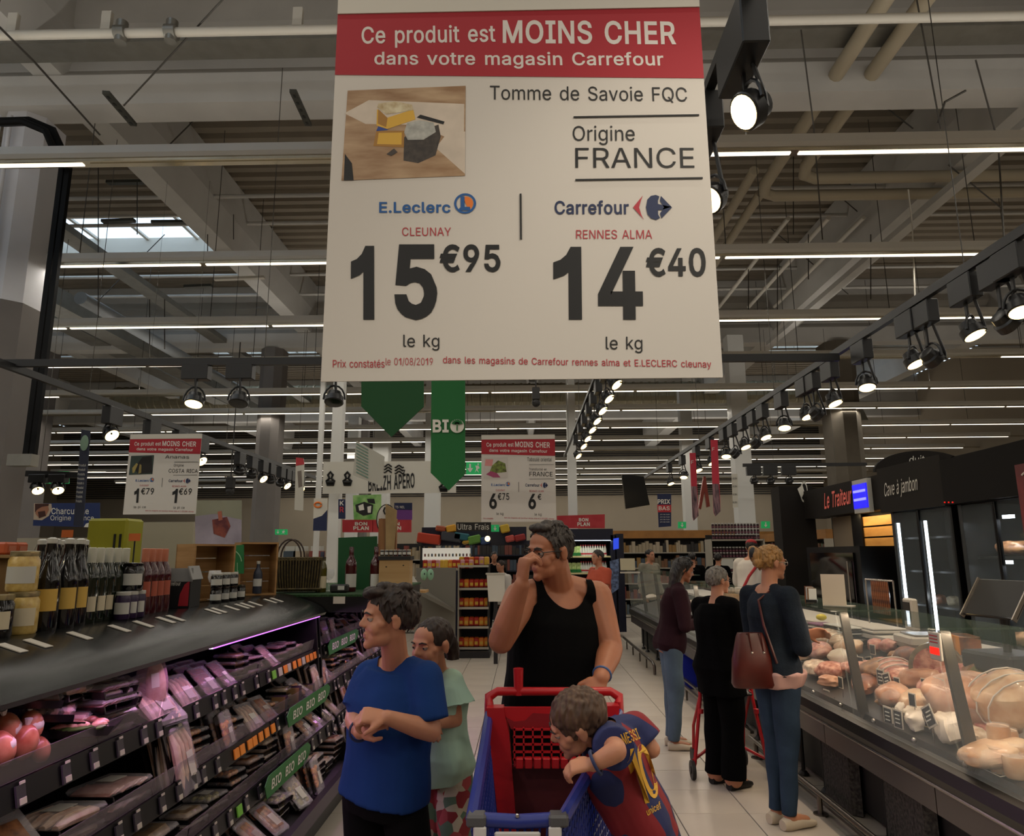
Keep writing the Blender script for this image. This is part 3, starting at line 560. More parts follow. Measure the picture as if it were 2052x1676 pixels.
# text, left, right, top, bottom, material index, boldness
def price_sign(name, label, loc, W, H, items, picture, extra=None, rz=0.0, logos=True):
    t = thing(name, label, 'sign', loc, rz, group=None)      # origin: bottom centre of the panel
    KY = 1.0 if W > 0.8 and loc[1] < 3 else 4.0
    mp = lambda a, b, y=-0.0004: Vector(((a - 0.5) * W, y * KY, b * H))
    MB().box((0, 0.003, H / 2), (W, 0.004, H)).build('panel', M_paper, t)
    MB().box((0, 0.003, H + 0.026), (W * 1.0, 0.012, 0.052)).build('hanging_rail', M_white, t)
    for sx in (-0.32, 0.32): MB().cyl((sx * W, 0.003, H + 0.02), (sx * W, 0.003, H + (3.0 if W > .5 else 1)), 0.0015, n=4).build('hanger_wire', M_wire, t)
    a, b = nrm(675, 20), nrm(670, 150); c = nrm(1407, 157)
    mb = MB(); mb.add([mp(0, b[1], -.0001), mp(1, c[1], -.0001), mp(1, 1, -.0001), mp(0, 1, -.0001)], [(0, 1, 2, 3)]); mb.build('header_band', M_red, t)
    bym = {}
    for it in items:
        s, u0, u1, v0, v1, mi, bold = it[:7]; vr0, vr1 = (it[7], it[8]) if len(it) > 7 else (v0, v1)
        o = nrm(u0, v1); ex = nrm(u1, vr1); ey = nrm(u0, v0)
        O = mp(*o); mbb = bym.setdefault(mi, MB()); text(mbb, s, O, mp(*ex) - O, mp(*ey) - O, bold)
    ms = {0: M_ink, 1: M_rtext, 2: M_htext, 3: M_blue, 4: M_navy}; nmz = {0: 'black_lettering', 1: 'red_lettering', 2: 'header_lettering', 3: 'blue_lettering', 4: 'navy_lettering'}
    for mi, mbb in bym.items(): tag(mbb.build(nmz[mi], ms[mi], t), kind='stuff')
    def rect(mb, u0, v0, u1, v1, y=-.0004):
        a, b = nrm(u0, v1), nrm(u1, v0); mb.add([mp(a[0], a[1], y), mp(b[0], a[1], y), mp(b[0], b[1], y), mp(a[0], b[1], y)], [(0, 1, 2, 3)])
    mb = MB()
    for u0, v0, u1, v1 in ((1150, 231, 1402, 235.5), (1153, 358, 1408, 360.5), (1042, 389, 1045, 480)):
        a, b = nrm(u0, v1), nrm(u1, v0); c_ = (mp(*a) + mp(*b)) / 2; mb.box((c_.x, -.0012, c_.z), (abs(b[0] - a[0]) * W, .002, max(.004 * W, abs(b[1] - a[1]) * H)))
    tag(mb.build('ruled_line', M_ink, t), kind='stuff')
    # picture
    pa, pb = nrm(684, 362), nrm(933, 172)
    pp = lambda x, y, d=-.0002: mp(pa[0] + (pb[0] - pa[0]) * x, pa[1] + (pb[1] - pa[1]) * y, d)
    po = MB().add([pp(0, 0), pp(1, .03), pp(1, 1), pp(.02, .97)], [(0, 1, 2, 3)]).build('printed_picture', picture[0], t)
    for k, (m, poly) in enumerate(picture[1]):
        MB().add([pp(x, y, -.0003 - k * .00005) for x, y in poly], [tuple(range(len(poly)))]).build('picture_shape', m, po)
    # logos
    def disc(uc, vc, r, n=28, r2=None, a0=0, a1=2 * math.pi, y=-.0006):
        mb = MB(); cc = nrm(uc, vc); k = nrm(uc + 10, vc)[0] - cc[0]; C0 = mp(*cc, y); s = k * W / 10; vs = []; fs = []
        for i in range(n + 1):
            a = a0 + (a1 - a0) * i / n; d = Vector((math.cos(a), 0, math.sin(a))) * s
            vs += [C0 + d * r, C0 + d * (r2 or 0)]
            if i: fs.append((2 * i - 2, 2 * i, 2 * i + 1, 2 * i - 1))
        return mb.add(vs, fs)
    disc(932, 408, 22, r2=17.5).build('logo_ring', M_blue, t); disc(933, 408, 15, a0=-1.2, a1=1.9, y=-.0005).build('logo_disc', M_orange, t)
    mb = MB(); 
    def pl(mb, pts, y=-.0008): mb.add([mp(*nrm(u, v), y) for u, v in pts], [tuple(range(len(pts)))])
    pl(mb, [(923, 394), (931, 394), (931, 415), (942, 415), (942, 422), (920, 422), (920, 418), (923, 416)]); mb.build('logo_letter', M_blue, t)
    mb = MB(); pl(mb, [(1268, 416), (1288, 392), (1284, 402), (1280, 416), (1285, 432), (1290, 441)]); mb.build('logo_arrow', M_rtext, t)
    mb = MB(); pl(mb, [(1297, 400), (1304, 393), (1314, 391), (1321, 394), (1318, 403), (1318, 409), (1326, 411), (1345, 415), (1326, 421), (1318, 421), (1318, 430), (1322, 437), (1314, 441), (1304, 438), (1297, 430), (1294, 416)])
    pl(mb, [(1324, 393), (1346, 416), (1325, 438), (1322, 428), (1330, 416), (1322, 403)]); mb.build('logo_diamond', M_navy, t)
    return t
HEAD = [('Ce produit est', 723, 994, 53, 97, 2, .012, 48, 93), ('MOINS CHER', 1008, 1358, 40, 87, 2, .018, 43, 90), ('dans votre magasin Carrefour', 749, 1333, 103, 137, 2, .012, 100, 139)]
BODY = [('E.Leclerc', 760, 903, 405, 427, 3, .02), ('Carrefour', 1111, 1260, 402, 430, 4, .016), ('CLEUNAY', 806, 904, 456, 473, 1, .0), ('RENNES ALMA', 1154, 1306, 461, 479, 1, .0)]
FOOT = [('Prix constatés', 669, 772, 721, 737, 1, .004), ('le 01/08/2019', 774, 868, 717, 734, 1, -.004), ('dans les magasins de Carrefour rennes alma et E.LECLERC cleunay', 888, 1422, 714, 732, 1, .004, 721, 741)]
KG = [('le kg', 809, 881, 671, 703, 0, 0), ('le kg', 1212, 1285, 675, 708, 0, 0)]
M_wood1 = mat('print_wood', 'b79a78', 0.5, col2='8f6c4a', scale=4, stretch=(2, 1, 9)); M_p1 = mat('print_cheese', 'd7a93a', 0.5); M_p2 = mat('print_rind', '3a322b', 0.5, var=.4, scale=60)
M_p3 = mat('print_cloth', 'cdbfae', 0.5, var=.1, scale=14); M_p4 = mat('print_crust', 'a68a5c', .5, col2='d9cfae', scale=40); M_p5 = mat('print_label', 'a9a9a2', .5, var=.2, scale=60); M_p6 = mat('print_blue', '27418a', .5); M_p7 = mat('print_gold_side', 'a3742a', .5)
cheese = (M_wood1, [(M_p3, [(.0, .72), (.18, .6), (.62, .58), (.99, .35), (.99, .8), (.6, .83), (.2, .86)]), (M_p3, [(.76, .33), (1, .05), (1, .5), (.86, .5)]), (M_p2, [(.5, .2), (.62, .17), (.76, .25), (.8, .45), (.78, .58), (.5, .45)]),
    (M_p5, [(.5, .5), (.53, .42), (.66, .42), (.76, .5), (.74, .6), (.62, .63), (.52, .6)]), (M_p7, [(.25, .36), (.5, .34), (.5, .52), (.27, .52)]), (M_p1, [(.28, .38), (.48, .37), (.48, .5), (.29, .5)]), (M_p6, [(.27, .52), (.36, .53), (.42, .6), (.3, .62)]),
    (M_p1, [(.27, .58), (.36, .54), (.59, .64), (.57, .75), (.35, .66), (.27, .76)]), (M_p7, [(.28, .6), (.35, .56), (.36, .66), (.28, .76)]), (M_p4, [(.27, .78), (.35, .7), (.57, .74), (.56, .8), (.42, .84), (.28, .82)]),
    (M_ink, [(.6, .66), (.82, .58), (.83, .61), (.63, .69)]), (M_p2, [(.36, .27), (.4, .25), (.45, .29), (.42, .33)]), (M_ink, [(.02, .0), (.1, .0), (.08, .18), (.02, .28)])])
big = price_sign('price_sign', 'largest hanging white price sign with red header and the cheese picture', ((SX0 + SX1) / 2, SY, SZ0), SX1 - SX0, SZ1 - SZ0,
    HEAD + BODY + FOOT + KG + [('Tomme de Savoie FQC', 982, 1379, 171, 202, 0, 0, 177, 206), ('Origine', 1148, 1273, 252, 291, 0, 0), ('FRANCE', 1153, 1392, 296, 337, 0, .0),
    ('1', 704, 751, 493, 641, 0, .028), ('5', 791, 877, 490, 642, 0, .028), ('€95', 881, 1003, 490, 546, 0, .02), ('1', 1108, 1165, 495, 641, 0, .028), ('4', 1197, 1287, 495, 641, 0, .028), ('€40', 1293, 1413, 497, 555, 0, .02)], cheese)
salad = (mat('print_pale', 'c5beb5', .5), [(mat('print_pink', 'd08a86', .5), [(.05, .6), (.35, .58), (.4, .9), (.08, .9)]), (mat('print_green', '7e8f3e', .5, col2='4b4a20', scale=30), [(.25, .3), (.5, .25), (.95, .3), (.9, .7), (.6, .85), (.35, .6)]), (mat('print_magenta', '9b3f63', .5), [(.1, .2), (.4, .05), (.7, .05), (.55, .25), (.3, .35)])])
p = P(1039.5, 1046, 8.05)
s2 = price_sign('price_sign', 'middle-distance white price sign for the salad hanging above the man', p, 0.845, 0.94,
    HEAD + BODY + FOOT[:1] + FOOT[2:] + KG + [('Taboulé oriental', 1130, 1380, 171, 206, 0, 0), ('Transformé en', 1148, 1330, 262, 285, 0, 0), ('FRANCE', 1153, 1392, 296, 337, 0, .004), ('6', 735, 815, 495, 641, 0, .028), ('€75', 825, 945, 490, 555, 0, .012), ('6', 1145, 1225, 495, 641, 0, .028), ('€', 1240, 1280, 495, 550, 0, .012)], salad)
fruit = (mat('print_teal', '31403a', .5), [(mat('print_dark', '15120f', .5), [(.2, .3), (.5, .9), (.9, .95), (1, .1), (.4, .05)]), (mat('print_yellow', '9a8a4c', .5), [(.15, .1), (.22, .1), (.35, .55), (.28, .6), (.12, .35)]), (mat('print_yellow2', '8a7a42', .5), [(.4, .05), (.52, .1), (.5, .5), (.42, .55)])])
p = P(319, 1031, 7.4)
s3 = price_sign('price_sign', 'white price sign of the fruit from Costa Rica hanging behind the left spotlights', p, 0.77, 0.80,
    HEAD + BODY + FOOT[2:] + [('Ananas', 1050, 1300, 171, 202, 0, 0), ('Origine', 1148, 1253, 252, 285, 0, 0), ('COSTA RICA', 1100, 1410, 300, 337, 0, .004), ('1', 755, 805, 495, 641, 0, .028), ('€79', 825, 965, 490, 555, 0, .012), ('1', 1165, 1222, 495, 641, 0, .028), ('€69', 1232, 1372, 490, 555, 0, .012), ('la pièce', 760, 891, 671, 703, 0, 0), ('la pièce', 1192, 1315, 675, 708, 0, 0)], fruit)
# green pennants behind the big sign
M_green = mat('pennant_green', '14632e', 0.7); M_greend = mat('pennant_dark_green', '0f4a22', 0.7)
def flat(name, label, cat, pts, Y, m, th=0.01, group=None):
    t = thing(name, label, cat, (0, 0, 0), group=group); w_ = [P(u, v, Y) for u, v in pts]
    mb = MB(); n = len(w_); mb.add([p + Vector((0, d, 0)) for d in (0, th) for p in w_], [tuple(range(n))[::-1], tuple(range(n, 2 * n))] + [(i, (i + 1) % n, n + (i + 1) % n, n + i) for i in range(n)])
    mb.build('panel', m, t); return t
def ptext(t, s, u0, u1, v0, v1, Y, m, bold=0.0, vr0=None, vr1=None, name='lettering'):
    vr1 = v1 if vr1 is None else vr1; y = Y - 0.006
    O = P(u0, v1, y); mb = MB(); text(mb, s, O, P(u1, vr1, y) - O, P(u0, v0, y) - O, bold); return mb.build(name, m, t)
def ppoly(t, pts, Y, m, name='printed_shape', d=0.004): return MB().add([P(u, v, Y - d) for u, v in pts], [tuple(range(len(pts)))]).build(name, m, t)
flat('green_pennant', 'wide dark green pennant with a pointed lower end and no lettering', 'banner', [(724, 700), (849, 700), (849, 815), (784, 876), (724, 815)], 3.3, M_greend)
t = flat('green_pennant', 'narrow long green pennant lettered BIO', 'banner', [(865, 700), (932, 700), (932, 950), (899, 983), (863, 948)], 3.3, M_green)
M_pale = mat('ink_white', 'd8d6cc', .6)
ptext(t, 'BI', 867, 899, 841, 867, 3.3, M_pale, .03)
mb = MB(); c = P(916, 854, 3.292); mb.cyl(c, c + Vector((0, .002, 0)), 0.033, n=24); mb.build('emblem_disc', M_pale, t)
mb = MB(); c = P(916, 850, 3.286)
for i in range(9):
    a = math.pi * (0.05 + 0.9 * i / 8); mb.box(c + Vector((math.cos(a) * .015, 0, math.sin(a) * .013)), (.006, .002, .022), Matrix.Rotation(math.pi / 2 - a, 3, 'Y'))
mb.box(c + Vector((0, 0, -.017)), (.005, .002, .03)); tag(mb.build('emblem_tree', M_green, t), kind='stuff')
# banners of the departments
M_bw = mat('banner_white', 'c9c6bb', .7); M_bnavy = mat('banner_navy', '1b2447', .7); M_bred = mat('banner_red', 'a5232c', .6, col2='b93a40', scale=3)
t = flat('hanging_banner', 'long white banner with black hand lettering about drinks', 'banner', [(648, 926), (914, 924), (914, 988), (646, 990)], 10.6, M_bw)
ptext(t, 'BREIZH APÉRO', 738, 831, 948, 986, 10.6, M_ink, .02, vr0=946, vr1=978)
for k, (u, v) in enumerate([(776, 938), (800, 940)]):
    mb = MB()
    for i in range(3): mb.tube([P(u - 9 + 3 * j, v - 5 + i * 6 + 2.5 * math.sin(j * 1.3 + k), 10.59) for j in range(7)], .011, 4)
    tag(mb.build('wave_mark', M_ink, t), kind='stuff')
for u, v in ((662, 958), (696, 958), (889, 970)):
    mb = MB(); mb.tube([P(u - 6, v + 14, 10.59), P(u - 8, v + 6, 10.59), P(u - 2, v + 1, 10.59), P(u - 5, v - 6, 10.59), P(u, v - 12, 10.59), P(u + 5, v - 6, 10.59), P(u + 2, v + 1, 10.59), P(u + 8, v + 6, 10.59), P(u + 6, v + 14, 10.59)], .018, 4, closed=True)
    mb.tube([P(u - 7, v + 9, 10.59), P(u + 7, v + 9, 10.59)], .03, 4); mb.build('figure_mark', M_ink, t)
def bon(u0, u1, v0, v1, Y, label, tu0, tu1, skew=0):
    t = flat('promo_sign', label, 'sign', [(u0, v0), (u1, v0 - skew), (u1, v1), (u0, v1)], Y, M_bred, .04)
    h = v1 - v0; ptext(t, 'BON', tu0 + 3, tu1 - 3, v0 + h * .18, v0 + h * .46, Y, M_pale, .03); ptext(t, 'PLAN', tu0, tu1, v0 + h * .52, v0 + h * .82, Y, M_pale, .03); return t
bon(686, 746, 1042, 1067, 11.5, 'red BON PLAN sign left of the oval spiral sign', 708, 739)
bon(747, 824, 1042, 1067, 11.52, 'red BON PLAN sign partly hidden behind the oval spiral sign', 770, 804)
bon(1116, 1212, 1034, 1059, 14.5, 'red BON PLAN sign on the drinks cooler right of the man', 1157, 1182, 3)
t = flat('department_sign', 'blue sign about cured meats with a face in a circle behind the bottles', 'sign', [(68, 1009), (200, 1008), (200, 1057), (66, 1054)], 12.5, mat('sign_blue', '1c2d5c', .6))
ptext(t, 'Charcuterie', 103, 178, 1018, 1031, 12.5, M_pale, .006); ptext(t, 'Origine France', 101, 188, 1033, 1046, 12.5, M_pale, .0)
M_skinp = mat('print_skin', '9b6a52', .6); M_hairp = mat('print_hair', '3d1f18', .6)
ppoly(t, [(68, 1009), (103, 1010), (104, 1020), (98, 1034), (84, 1043), (67, 1042)], 12.5, mat('print_cream', 'b3a08c', .6))
ppoly(t, [(72, 1012), (96, 1012), (98, 1022), (92, 1034), (78, 1038), (71, 1030)], 12.5, M_skinp, d=.008)
ppoly(t, [(70, 1010), (98, 1010), (97, 1014), (84, 1016), (74, 1022), (70, 1028)], 12.5, M_hairp, d=.010); ppoly(t, [(76, 1026), (90, 1024), (92, 1034), (78, 1039)], 12.5, M_hairp, d=.010)
ppoly(t, [(168, 1057), (172, 1050), (184, 1046), (196, 1050), (199, 1057)], 12.5, M_pale)
t = flat('hanging_flag', 'narrow slate-blue vertical banner with a round leaf emblem', 'banner', [(163, 861), (181, 864), (166, 1056), (147, 1054)], 8.2, mat('flag_slate', '2c3040', .7))
mb = MB(); c = P(169, 888, 8.19); mb.sphere(c, (.05, .004, .095), 16, 8); mb.build('emblem_disc', mat('flag_emblem', '7f9a86', .6), t)
for i in range(9): ptext(t, 'Produits bio'[:6 + i % 5], 157 - i * .6, 172 - i, 930 + i * 9, 935 + i * 9, 8.2, M_pale, 0)
t = flat('hanging_flag', 'white and navy vertical flag with a hat drawing left of the white pole', 'banner', [(629, 999), (656, 999), (655, 1064), (627, 1064)], 9.6, M_bw)
ppoly(t, [(628, 1040), (645, 1034), (656, 1022), (655, 1064), (627, 1064)], 9.6, M_bnavy); MB().tube([P(637 + 7 * math.cos(a), 1012 + 5 * math.sin(a), 9.59) for a in np.linspace(0, 6, 12)], .012, 4).build('printed_line', M_orange, t)
t = flat('hanging_flag', 'navy and red vertical flag right of the white pole', 'banner', [(678, 1001), (692, 1001), (692, 1040), (678, 1040)], 10.2, M_bnavy); ptext(t, 'K', 681, 689, 1004, 1013, 10.2, M_pale, .02); ptext(t, 'R', 681, 689, 1016, 1027, 10.2, M_rtext, .02)
t = flat('promo_poster', 'green picture panel with black and white cow patches', 'sign', [(707, 993), (764, 991), (764, 1042), (709, 1042)], 13.0, mat('cow_green', '4f8f3a', .6, col2='9fc47e', scale=5))
for pl_ in ([(712, 1012), (730, 1006), (748, 1012), (746, 1030), (728, 1034), (714, 1026)], [(735, 1000), (750, 1000), (752, 1010), (738, 1008)]): ppoly(t, pl_, 13.0, M_ink)
for pl_ in ([(718, 1014), (728, 1010), (730, 1022), (720, 1024)], [(736, 1016), (744, 1014), (743, 1028), (737, 1028)]): ppoly(t, pl_, 13.0, M_pale, d=.008)
t = flat('promo_poster', 'violet and navy panel above the second red promo sign', 'sign', [(790, 1008), (826, 1008), (826, 1042), (790, 1042)], 12.2, mat('violet', '6d3c86', .6)); ppoly(t, [(790, 1008), (826, 1008), (826, 1022), (790, 1022)], 12.2, M_bnavy); ptext(t, 'FRUITS NEL'[4:], 792, 811, 1014, 1019, 12.2, M_pale)
t = flat('department_sign', 'dark hanging sign lettered Ultra Frais', 'sign', [(914, 1047), (984, 1047), (984, 1065), (914, 1065)], 12.0, mat('sign_brown', '1f1b1a', .6)); ptext(t, 'Ultra Frais', 917, 980, 1050, 1062, 12.0, M_pale, 0)
M_exit = mat('exit_green', '1f9a55', .5, emit='1f9a55', es=.35)
def exit_sign(u0, u1, v0, v1, Y, label, man=False):
    t = flat('exit_sign', label, 'sign', [(u0, v0), (u1, v0), (u1, v1), (u0, v1)], Y, M_exit, .05); uc, h = (u0 + u1) / 2, v1 - v0; 
    if man:
        w_ = u1 - u0; uc = u0 + w_ * .68; ppoly(t, [(uc - w_ * .1, v0 + h * .3), (uc + w_ * .1, v0 + h * .3), (uc + w_ * .18, v0 + h * .5), (uc + w_ * .04, v0 + h * .58), (uc + w_ * .12, v1 - h * .12), (uc - w_ * .02, v0 + h * .66), (uc - w_ * .14, v1 - h * .12), (uc - w_ * .04, v0 + h * .55)], Y, M_pale); uc = u0 + w_ * .25
        ppoly(t, [(u0 + w_ * .72, v0 + h * .12), (u0 + w_ * .79, v0 + h * .12), (u0 + w_ * .79, v0 + h * .26), (u0 + w_ * .72, v0 + h * .26)], Y, M_pale)
    ppoly(t, [(uc - h * .07, v0 + h * .15), (uc + h * .07, v0 + h * .15), (uc + h * .07, v0 + h * .5), (uc + h * .25, v0 + h * .5), (uc, v0 + h * .85), (uc - h * .25, v0 + h * .5), (uc - h * .07, v0 + h * .5)], Y, M_pale); return t
exit_sign(984, 1000, 1052, 1066, 12.1, 'green exit sign beside the Ultra Frais sign'); exit_sign(1359, 1375, 1046, 1059, 20, 'green exit sign left of the coffee jar display')
exit_sign(1526, 1543, 1045, 1059, 20, 'green exit sign right of the coffee jar display'); exit_sign(551, 575, 1061, 1072, 16, 'green running-man exit sign behind the wicker basket', True)
exit_sign(90, 136, 945, 969, 12.8, 'green running-man exit sign beside the slate-blue banner', True); exit_sign(934, 966, 926, 951, 12.8, 'dark green running-man exit sign left of the salad price sign', True)
t = flat('hanging_flag', 'navy price flag lettered PRIX on the wall side right of the man', 'banner', [(1317, 990), (1345, 990), (1345, 1055), (1320, 1057)], 13.5, M_bnavy); ppoly(t, [(1317, 1012), (1345, 1012), (1345, 1027), (1318, 1027)], 13.5, M_bred)
ptext(t, 'PRIX', 1318, 1343, 1001, 1010, 13.5, M_pale, .02)
for i in range(4): ptext(t, 'prix bas toute', 1323, 1342, 1030 + i * 5, 1033 + i * 5, 13.5, M_pale)
ptext(t, 'BAS', 1320, 1342, 1015, 1023, 13.5, M_pale, .01)
M_flagred = mat('flag_red', 'b22a3c', .6); M_streak = mat('flag_streaks', '1d1a22', .6, col2='8b6a70', scale=6, stretch=(6, 1, 1))
for (u0, u1, v0, v1, v2, Y, lb) in ((1424, 1438, 882, 970, 1035, 9.0, 'red and dark streaked narrow flag, nearer one under the right spotlights'), (1382, 1394, 908, 975, 1044, 10.4, 'red and dark streaked narrow flag, farther one under the right spotlights')):
    t = flat('hanging_flag', lb, 'banner', [(u0, v0), (u1, v0), (u1 + 6, v2 - 10), (u1 - 4, v2), (u0 + 6, v2 - 8)], Y, M_flagred); ppoly(t, [(u0 + 3, v1), (u1 + 2, v1), (u1 + 6, v2 - 10), (u1 - 4, v2), (u0 + 6, v2 - 8)], Y, M_streak); ptext(t, 'FÊTE'[0], u0 + 3, u0 + 8, v0 + 15, v0 + 22, Y, M_pale)
t = flat('hanging_letter', 'shiny red metallic letter A hanging between the streaked flags', 'sign', [(1400, 1018), (1410, 955), (1414, 955), (1423, 1015), (1417, 1017), (1412, 985), (1405, 1021)], 9.8, mat('metal_red', '8f4a42', .25, .8), .05)
t = flat('hanging_flag', 'small pale grey vertical notice strip on the white column', 'banner', [(1466, 950), (1478, 950), (1479, 1017), (1469, 1018)], 12.5, M_bw)
for i in range(4): ptext(t, 'ALMA', 1468, 1477, 957 + i * 16, 961 + i * 16, 12.5, M_ink)
t = flat('hanging_screen', 'black hanging screen tilted, reflecting one lamp', 'screen', [(1246, 951), (1290, 955), (1302, 1012), (1254, 1020)], 9.5, mat('screen_glass', '0d0e10', .15), .06)
t = flat('hanging_board', 'white slatted board hung edgewise beside the white pole', 'sign', [(714, 883), (768, 914), (765, 975), (707, 952)], 5.2, mat('board_white', 'b5b4a9', .7), .05)
for i in range(10): ppoly(t, [(714, 888 + i * 6.3), (738, 901 + i * 6.2), (738, 903.5 + i * 6.2), (714, 890.5 + i * 6.3)], 5.2, mat('board_stripe', '6f8d80', .7), 'stripe')
t = flat('hanging_flag', 'white feather flag with a red top behind the left spotlights', 'banner', [(593, 917), (608, 919), (610, 930), (607, 1024), (590, 1022)], 11.5, M_bw); ppoly(t, [(593, 917), (608, 919), (610, 931), (593, 934)], 11.5, M_bred); ppoly(t, [(596, 945), (604, 943), (606, 975), (598, 978)], 11.5, mat('flag_fig', '7a7068', .7))
t = flat('beach_picture', 'large printed picture of a wooden crate figure on pale sand', 'sign', [(391, 1003), (484, 1003), (484, 1060), (440, 1096), (391, 1090)], 9.2, mat('beach_sky', '8a8b78', .7, var=.12, scale=1.2))
ppoly(t, [(391, 1035), (430, 1030), (484, 1042), (484, 1090), (440, 1096), (391, 1090)], 9.2, mat('beach_sand', '9b93a0', .7, var=.2, scale=3)); ppoly(t, [(425, 1042), (455, 1036), (462, 1055), (450, 1078), (428, 1070)], 9.2, mat('beach_crate', '9b5340', .7, col2='5a2a30', scale=6), d=.008); ppoly(t, [(436, 1026), (444, 1024), (446, 1042), (438, 1044)], 9.2, mat('beach_fig', 'a5604c', .7), d=.009)
# ================================================================== lighting tracks and spotlights
M_lens = mat('lamp_lens', 'ffffff', emit='ffd68a', es=6.0); M_off = mat('lamp_lens_off', '0c0c0c', .2)
M_track = mat('track_black', '1b1b1c', .4)
def track(name, label, pa, pb, w_=0.045):
    t = thing(name, label, 'lighting track', pa); d = Vector(pb) - Vector(pa); rot = d.to_track_quat('X', 'Z').to_matrix()
    MB().box(d / 2, (d.length, w_, 0.05), rot).box(d / 2 + Vector((0, 0, .035)), (d.length, w_ * .4, 0.02), rot).build('rail', M_track, t)
    n = max(2, int(d.length / 3))
    for i in range(n): MB().cyl(d * ((i + .5) / n), d * ((i + .5) / n) + Vector((0, 0, 3)), .004, n=4).build('hanger_wire', M_wire, t)
    return t
def spotlight(x, y, z, drop, aim, lit, label, box=(0.085, 0.24, 0.17), side=0.0, power=0, aimp=None, r=0.075, group=None):
    t = thing('track_spotlight', label, 'spotlight', (x, y, z), group=group)
    MB().box((side * .5, 0, -0.03 - box[2] / 2), box, bev=.006).build('driver_box', M_track, t)
    h = Vector((side, 0.0, -drop)); zb = -0.03 - box[2]
    MB().box((side * .75, 0.02, (zb + h.z + .10) / 2), (.012, .022, abs(zb - h.z - .10))).build('arm', M_track, t)
    d = Vector(aim).normalized(); rot = d.to_track_quat('Z', 'Y').to_matrix()
    # yoke: half ring around the head
    ax = rot @ Vector((1, 0, 0)); upv = Vector((0, 0, 1)) - d * 0.0
    MB().tube([h + ax * (r * 1.12) * math.cos(a) + Vector((0, 0, 1)) * r * 1.5 * math.sin(a) for a in np.linspace(0, math.pi, 9)], .009, 6).build('yoke', M_track, t, True)
    k = h + Vector((side * .6 + .03, -.05, 0)); MB().tube([(side * .6 + .02, -.05, zb), k + Vector((0, 0, .03)), k + Vector((0.01, 0, -.01)), h + Vector((0, 0, .02))], .010, 6).build('flex_cable', M_track, t, True)
    M4 = Matrix.Translation(h) @ rot.to_4x4()
    MB().lathe([(r * .45, -.075), (r * .7, -.07), (r * .78, -.03), (r * .98, -.02), (r, .03), (r * .93, .035)], 20, M4).build('head', M_blackp, t, True)
    MB().lathe([(r * .1, .030), (r * .9, .031), (r * .86, .036), (r * .1, .042)], 20, M4).build('lens', M_lens if lit else M_off, t, True)
    if lit and power:
        p0 = Vector((x, y, z)) + h + d * .07; spot(p0, aimp if aimp else p0 + d, power)
    return t
TZ = 3.4
track('lighting_track', 'black lighting track running over the right counter', (2.87, 2.6, TZ), (2.87, 17, TZ))
ys = [4.0, 4.45, 5.15, 5.9, 6.55, 7.2, 7.85, 8.5, 9.3, 10.2, 11.0, 11.9, 13.0, 14.2]
for i, y in enumerate(ys):
    spotlight(2.87, y, TZ, .40, (0.25 if i % 3 else -.1, -0.35, -1), True, 'lit black spotlight on the right-hand track over the counter, %s' % (['nearest one', 'second one', 'third one', 'fourth one', 'fifth one'][i] if i < 5 else 'in the row towards the back'),
              power=(34 if i < 8 else 16), aimp=(2.45 if i % 2 else 2.7, y - .25, .8), side=0.03, group=None if i < 5 else 'far spotlights of the right track')
for i, y in enumerate((4.15, 4.95, 7.0, 8.9, 9.8)):
    spotlight(2.87, y, TZ, .44, (0.9, 0.2, -.7), False, 'unlit black spotlight turned away on the right-hand track, %s' % ['beside the nearest lit one', 'between the second and third lit ones', 'midway along it', 'in its far half', 'near the streaked flags'][i], side=.05)
MZ = 3.8
track('lighting_track', 'black lighting track passing right beside the big price sign', (0.9, 1.0, MZ), (0.9, 16, MZ))
spotlight(.9, 2.62, MZ, .42, (-.85, -.22, -.55), True, 'largest lit spotlight hanging close to the right edge of the big sign', box=(.11, .36, .22), side=0.03, power=30, aimp=(1.2, 1.8, 0.0), r=.08)
spotlight(.9, 3.2, MZ, .5, (-.6, -.4, -.6), True, 'lit spotlight half hidden behind the right edge of the big sign', box=(.09, .34, .2), side=.02, power=26, aimp=(0.4, 2.4, 1.2), r=.075)
for y in (-.1, .5): spot((.95, y, 3.2), (.42, 1.5, 2.3), 26, 50, (1, .9, .76), .9)
spot((-1.6, -1.2, 3.35), (-.1, 1.5, 2.4), 60, 60, (1, .93, .84), .9, .1); spot((-3.6, 0.2, 3.2), (-1.8, 2.6, 1.0), 40, 80); spot((2.6, 0.6, 3.3), (2.3, 3.0, .9), 60, 80); spot((2.6, 2.2, 3.3), (2.2, 3.4, .8), 50, 80)  # unseen spots without fixtures; the first is added to brighten the sign
for i, y in enumerate((5.9, 6.7, 7.4, 8.1, 8.8, 9.5, 10.2, 11.0, 11.8, 13.0)):
    spotlight(.9, y, MZ, .4, (0.5, -.35, -.7), True, 'lit black spotlight on the middle track below the big sign, turned to the counter', side=.07, power=(12 if i % 2 == 0 else 0), aimp=(2.3, y - .2, 1.0), group='spotlights of the middle track')
LX, LZ = -4.62, 3.28
track('lighting_track', 'black lighting track slanting down across the left side', (LX, 2.0, LZ), (LX, 16, LZ))
